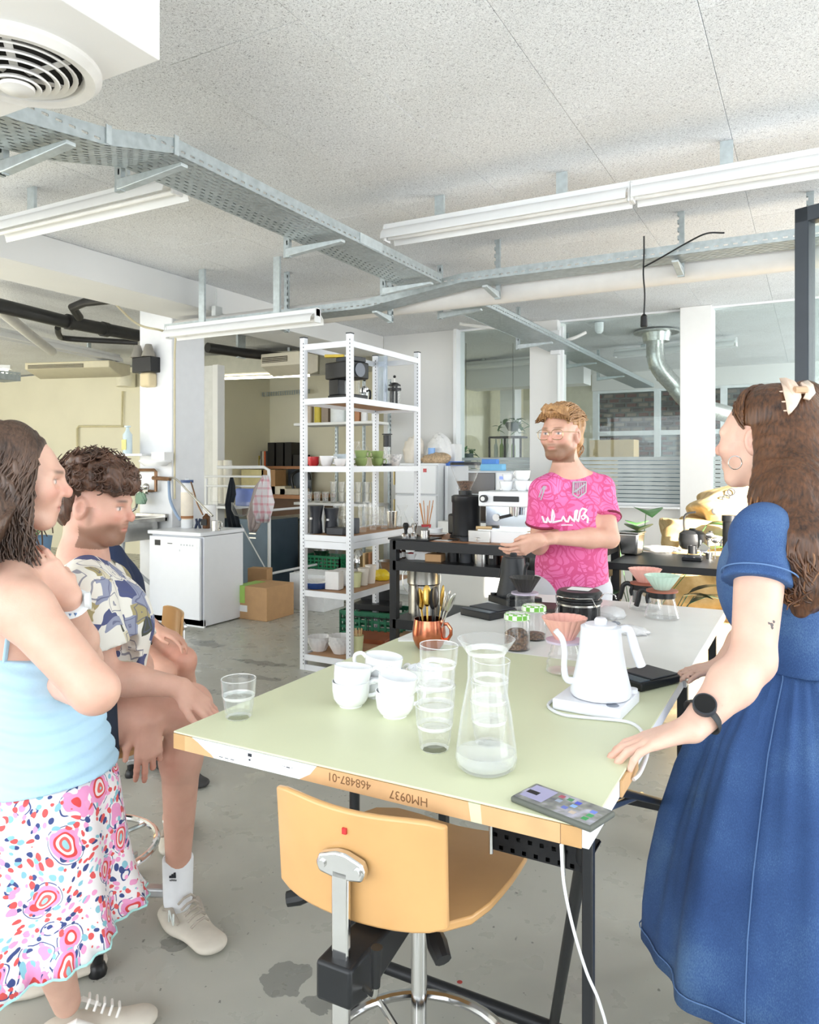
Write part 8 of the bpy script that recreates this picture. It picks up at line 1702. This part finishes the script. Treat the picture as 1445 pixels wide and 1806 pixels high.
shoe(P_, (anR.x, anR.y, 0), Vector((anR.x, anR.y, 0))+CAM(.62, -.62), mats=(TRAIN, SHOEG, SOLE), s=1.12); shoe(P_, (anL.x, anL.y, 0), Vector((anL.x, anL.y, 0))+CAM(-.1, 1), s=1.0)
d_ = CAM(.62, -.62).normalized(); sdv = d_.cross(Vector((0, 0, 1))); txt('N', .05, M('logo_pale', '#e8efec', .5), P_, Vector((anR.x, anR.y, 0))+d_*.06+sdv*.054+Vector((0, 0, .056)), (PI/2, 0, math.atan2(d_.y, d_.x)), name='shoe_letter', ext=.002)
HC_ = m_hair('curly_brown_hair', '#2a1d17', '#6b4a38'); H = lambda p: V3(hc)+HR@(V3(p)*s_); rng = random.Random(31); hp = [el(H((0, -.030, .05)), (.080, .100, .085), HR, .02), el(H((0, -.065, -.015)), (.070, .055, .07), HR, .03)]
for k in range(75):
    a = rng.uniform(0, 2*PI); zc_ = rng.uniform(.15, 1); rr = math.sqrt(1-zc_*zc_); p = V3((math.cos(a)*rr*.088, math.sin(a)*rr*.108-.018, .05+zc_*.098)); hp.append(rc(H(p), H(p*1.04), rng.uniform(.016, .026), .015, .012))
for k in range(22): a = rng.uniform(-1.2, 1.2); hp.append(rc(H((math.sin(a)*.07, .085-.02*abs(a), .085+rng.uniform(-.02, .035))), H((math.sin(a)*.072, .10-.02*abs(a), .07+rng.uniform(-.025, .02))), .02, .013, .012))
cfb = cut(HR@V3((0, 1, 0)), H((0, -.03, 0)))
hair = sdf_obj('hair', hp, .0045, HC_, P_, lambda P, D: np.maximum(D+.002*np.sin(P@np.array((200., 120, 90)))+.002*np.sin(P@np.array((-90., 210, 150))), np.where(((P-V3(hc))@HR)[:, 2] < .030+.016*np.sin(P@np.array((140., 90, 0)))+.012*np.sin(P@np.array((-310., 150, 0))), cfb(P), -1)))
paths = []
for k in range(300):
    a = rng.uniform(0, 2*PI); zc_ = rng.uniform(-.25, 1) if math.sin(a) < .0 else rng.uniform(.02, 1); rr = math.sqrt(1-zc_*zc_); b_ = V3((math.cos(a)*rr*.092, math.sin(a)*rr*.112-.016, .045+zc_*.105)); out_ = b_/np.linalg.norm(b_); u_ = np.cross(out_, (0.3, .2, 1)); u_ /= np.linalg.norm(u_); w_ = np.cross(out_, u_); r_ = rng.uniform(.007, .017); ph_ = rng.uniform(0, 6); pts = []; dr = rng.uniform(-.02, .02)
    for i in range(13): t = i/12*5.5+ph_; pts.append(Vector(H(b_+out_*(.004+.026*i/12*rng.choice((1, 1)))+u_*math.cos(t)*r_+w_*math.sin(t)*r_+u_*dr*i/12)))
    paths.append(pts)
strands('hair_curls', HC_, paths, .0024, hair)
# ================================================================ person half hidden behind him
P_ = person('person in navy top and black shorts half hidden behind the seated man', None)
hc = PD(165, 905, 3.5); HR = frame(CAM(.97, -.1, -.1)); nb = PD(172, 962, 3.5); shR, shL = PD(190, 985, 3.36), PD(180, 985, 3.68); pel = PD(205, 1118, 3.55); knR, anR = PD(322, 1165, 3.30), PD(318, 1300, 3.50); knL, anL = PD(285, 1188, 3.18), PD(290, 1318, 3.62)
prims = head_prims(hc, HR)+[rc(V3(hc)+HR@V3((0, -.03, -.05)), nb, .055, .06, .03), rc(nb, shL, .06, .055, .04), rc(nb, shR, .06, .055, .04), rc((nb+pel)/2, pel, .14, .14, .05)]
prims += leg(pel+CAM(.02, .08), knR, anR, 1.0)+leg(pel+CAM(.02, -.1), knL, anL, 1.0)+[rc(anR, (anR.x, anR.y, .06), .036, .034, .02), rc(anL, (anL.x, anL.y, .06), .036, .034, .02)]+arm(shR, PD(225, 1070, 3.32), PD(275, 1110, 3.25))+arm(shL, PD(225, 1070, 3.7), PD(280, 1110, 3.6))
for wq, el_ in ((PD(275, 1110, 3.25), 0), (PD(280, 1110, 3.6), 0)): q, _ = hand_prims(wq, hframe(CAM(.9, -.1, -.3), (0, 0, 1)), [(.3, .4, .3)]*4); prims += q
sdf_obj('body', prims, .009, SKIN, P_, None, skin_col('#e3b09a', hc, HR, 1, '#3a2c24', None, '#c08070', [(knR, .12, '#dd8f80', .4)]))
tp = [rc(nb+Vector((0, 0, -.07)), shL, .08, .07, .04), rc(nb+Vector((0, 0, -.07)), shR, .08, .07, .04), rc((nb+pel)/2, pel, .16, .165, .05), rc(shR, (shR+PD(225, 1070, 3.32))/2, .068, .075, .03), rc(shL, (shL+PD(225, 1070, 3.7))/2, .068, .075, .03), rc(nb+Vector((0, 0, -.1)), (nb+pel)/2, .13, .15, .05)]
sdf_obj('navy_top', tp, .01, M('navy_jersey', '#27324f', .85), P_, lambda P, D: np.maximum(D, .06-np.linalg.norm(P-V3(nb+Vector((0, 0, .04))), axis=1)))
hs = pel; sh2 = [rc(pel, pel+Vector((0, 0, -.05)), .165, .16, .04), rc(pel+CAM(.02, .08), (pel+CAM(.02, .08))*.6+knR*.4, .11, .098, .04), rc(pel+CAM(.02, -.1), (pel+CAM(.02, -.1))*.6+knL*.4, .11, .098, .04)]
sdf_obj('shorts', sh2, .01, M('black_shorts', '#1b1c20', .85), P_); sdf_obj('hair', [el(V3(hc)+HR@V3((0, -.03, .045)), (.085, .1, .088), HR, .02)], .009, HC_, P_)
BSH = M('shoe_black', '#1c1d20', .5)
for an in (anR, anL):
    shoe(P_, (an.x, an.y, 0), Vector((an.x, an.y, 0))+CAM(.5, -.5), mats=(BSH, SHOEW, M('sole_dark', '#3a3a3c', .6)))
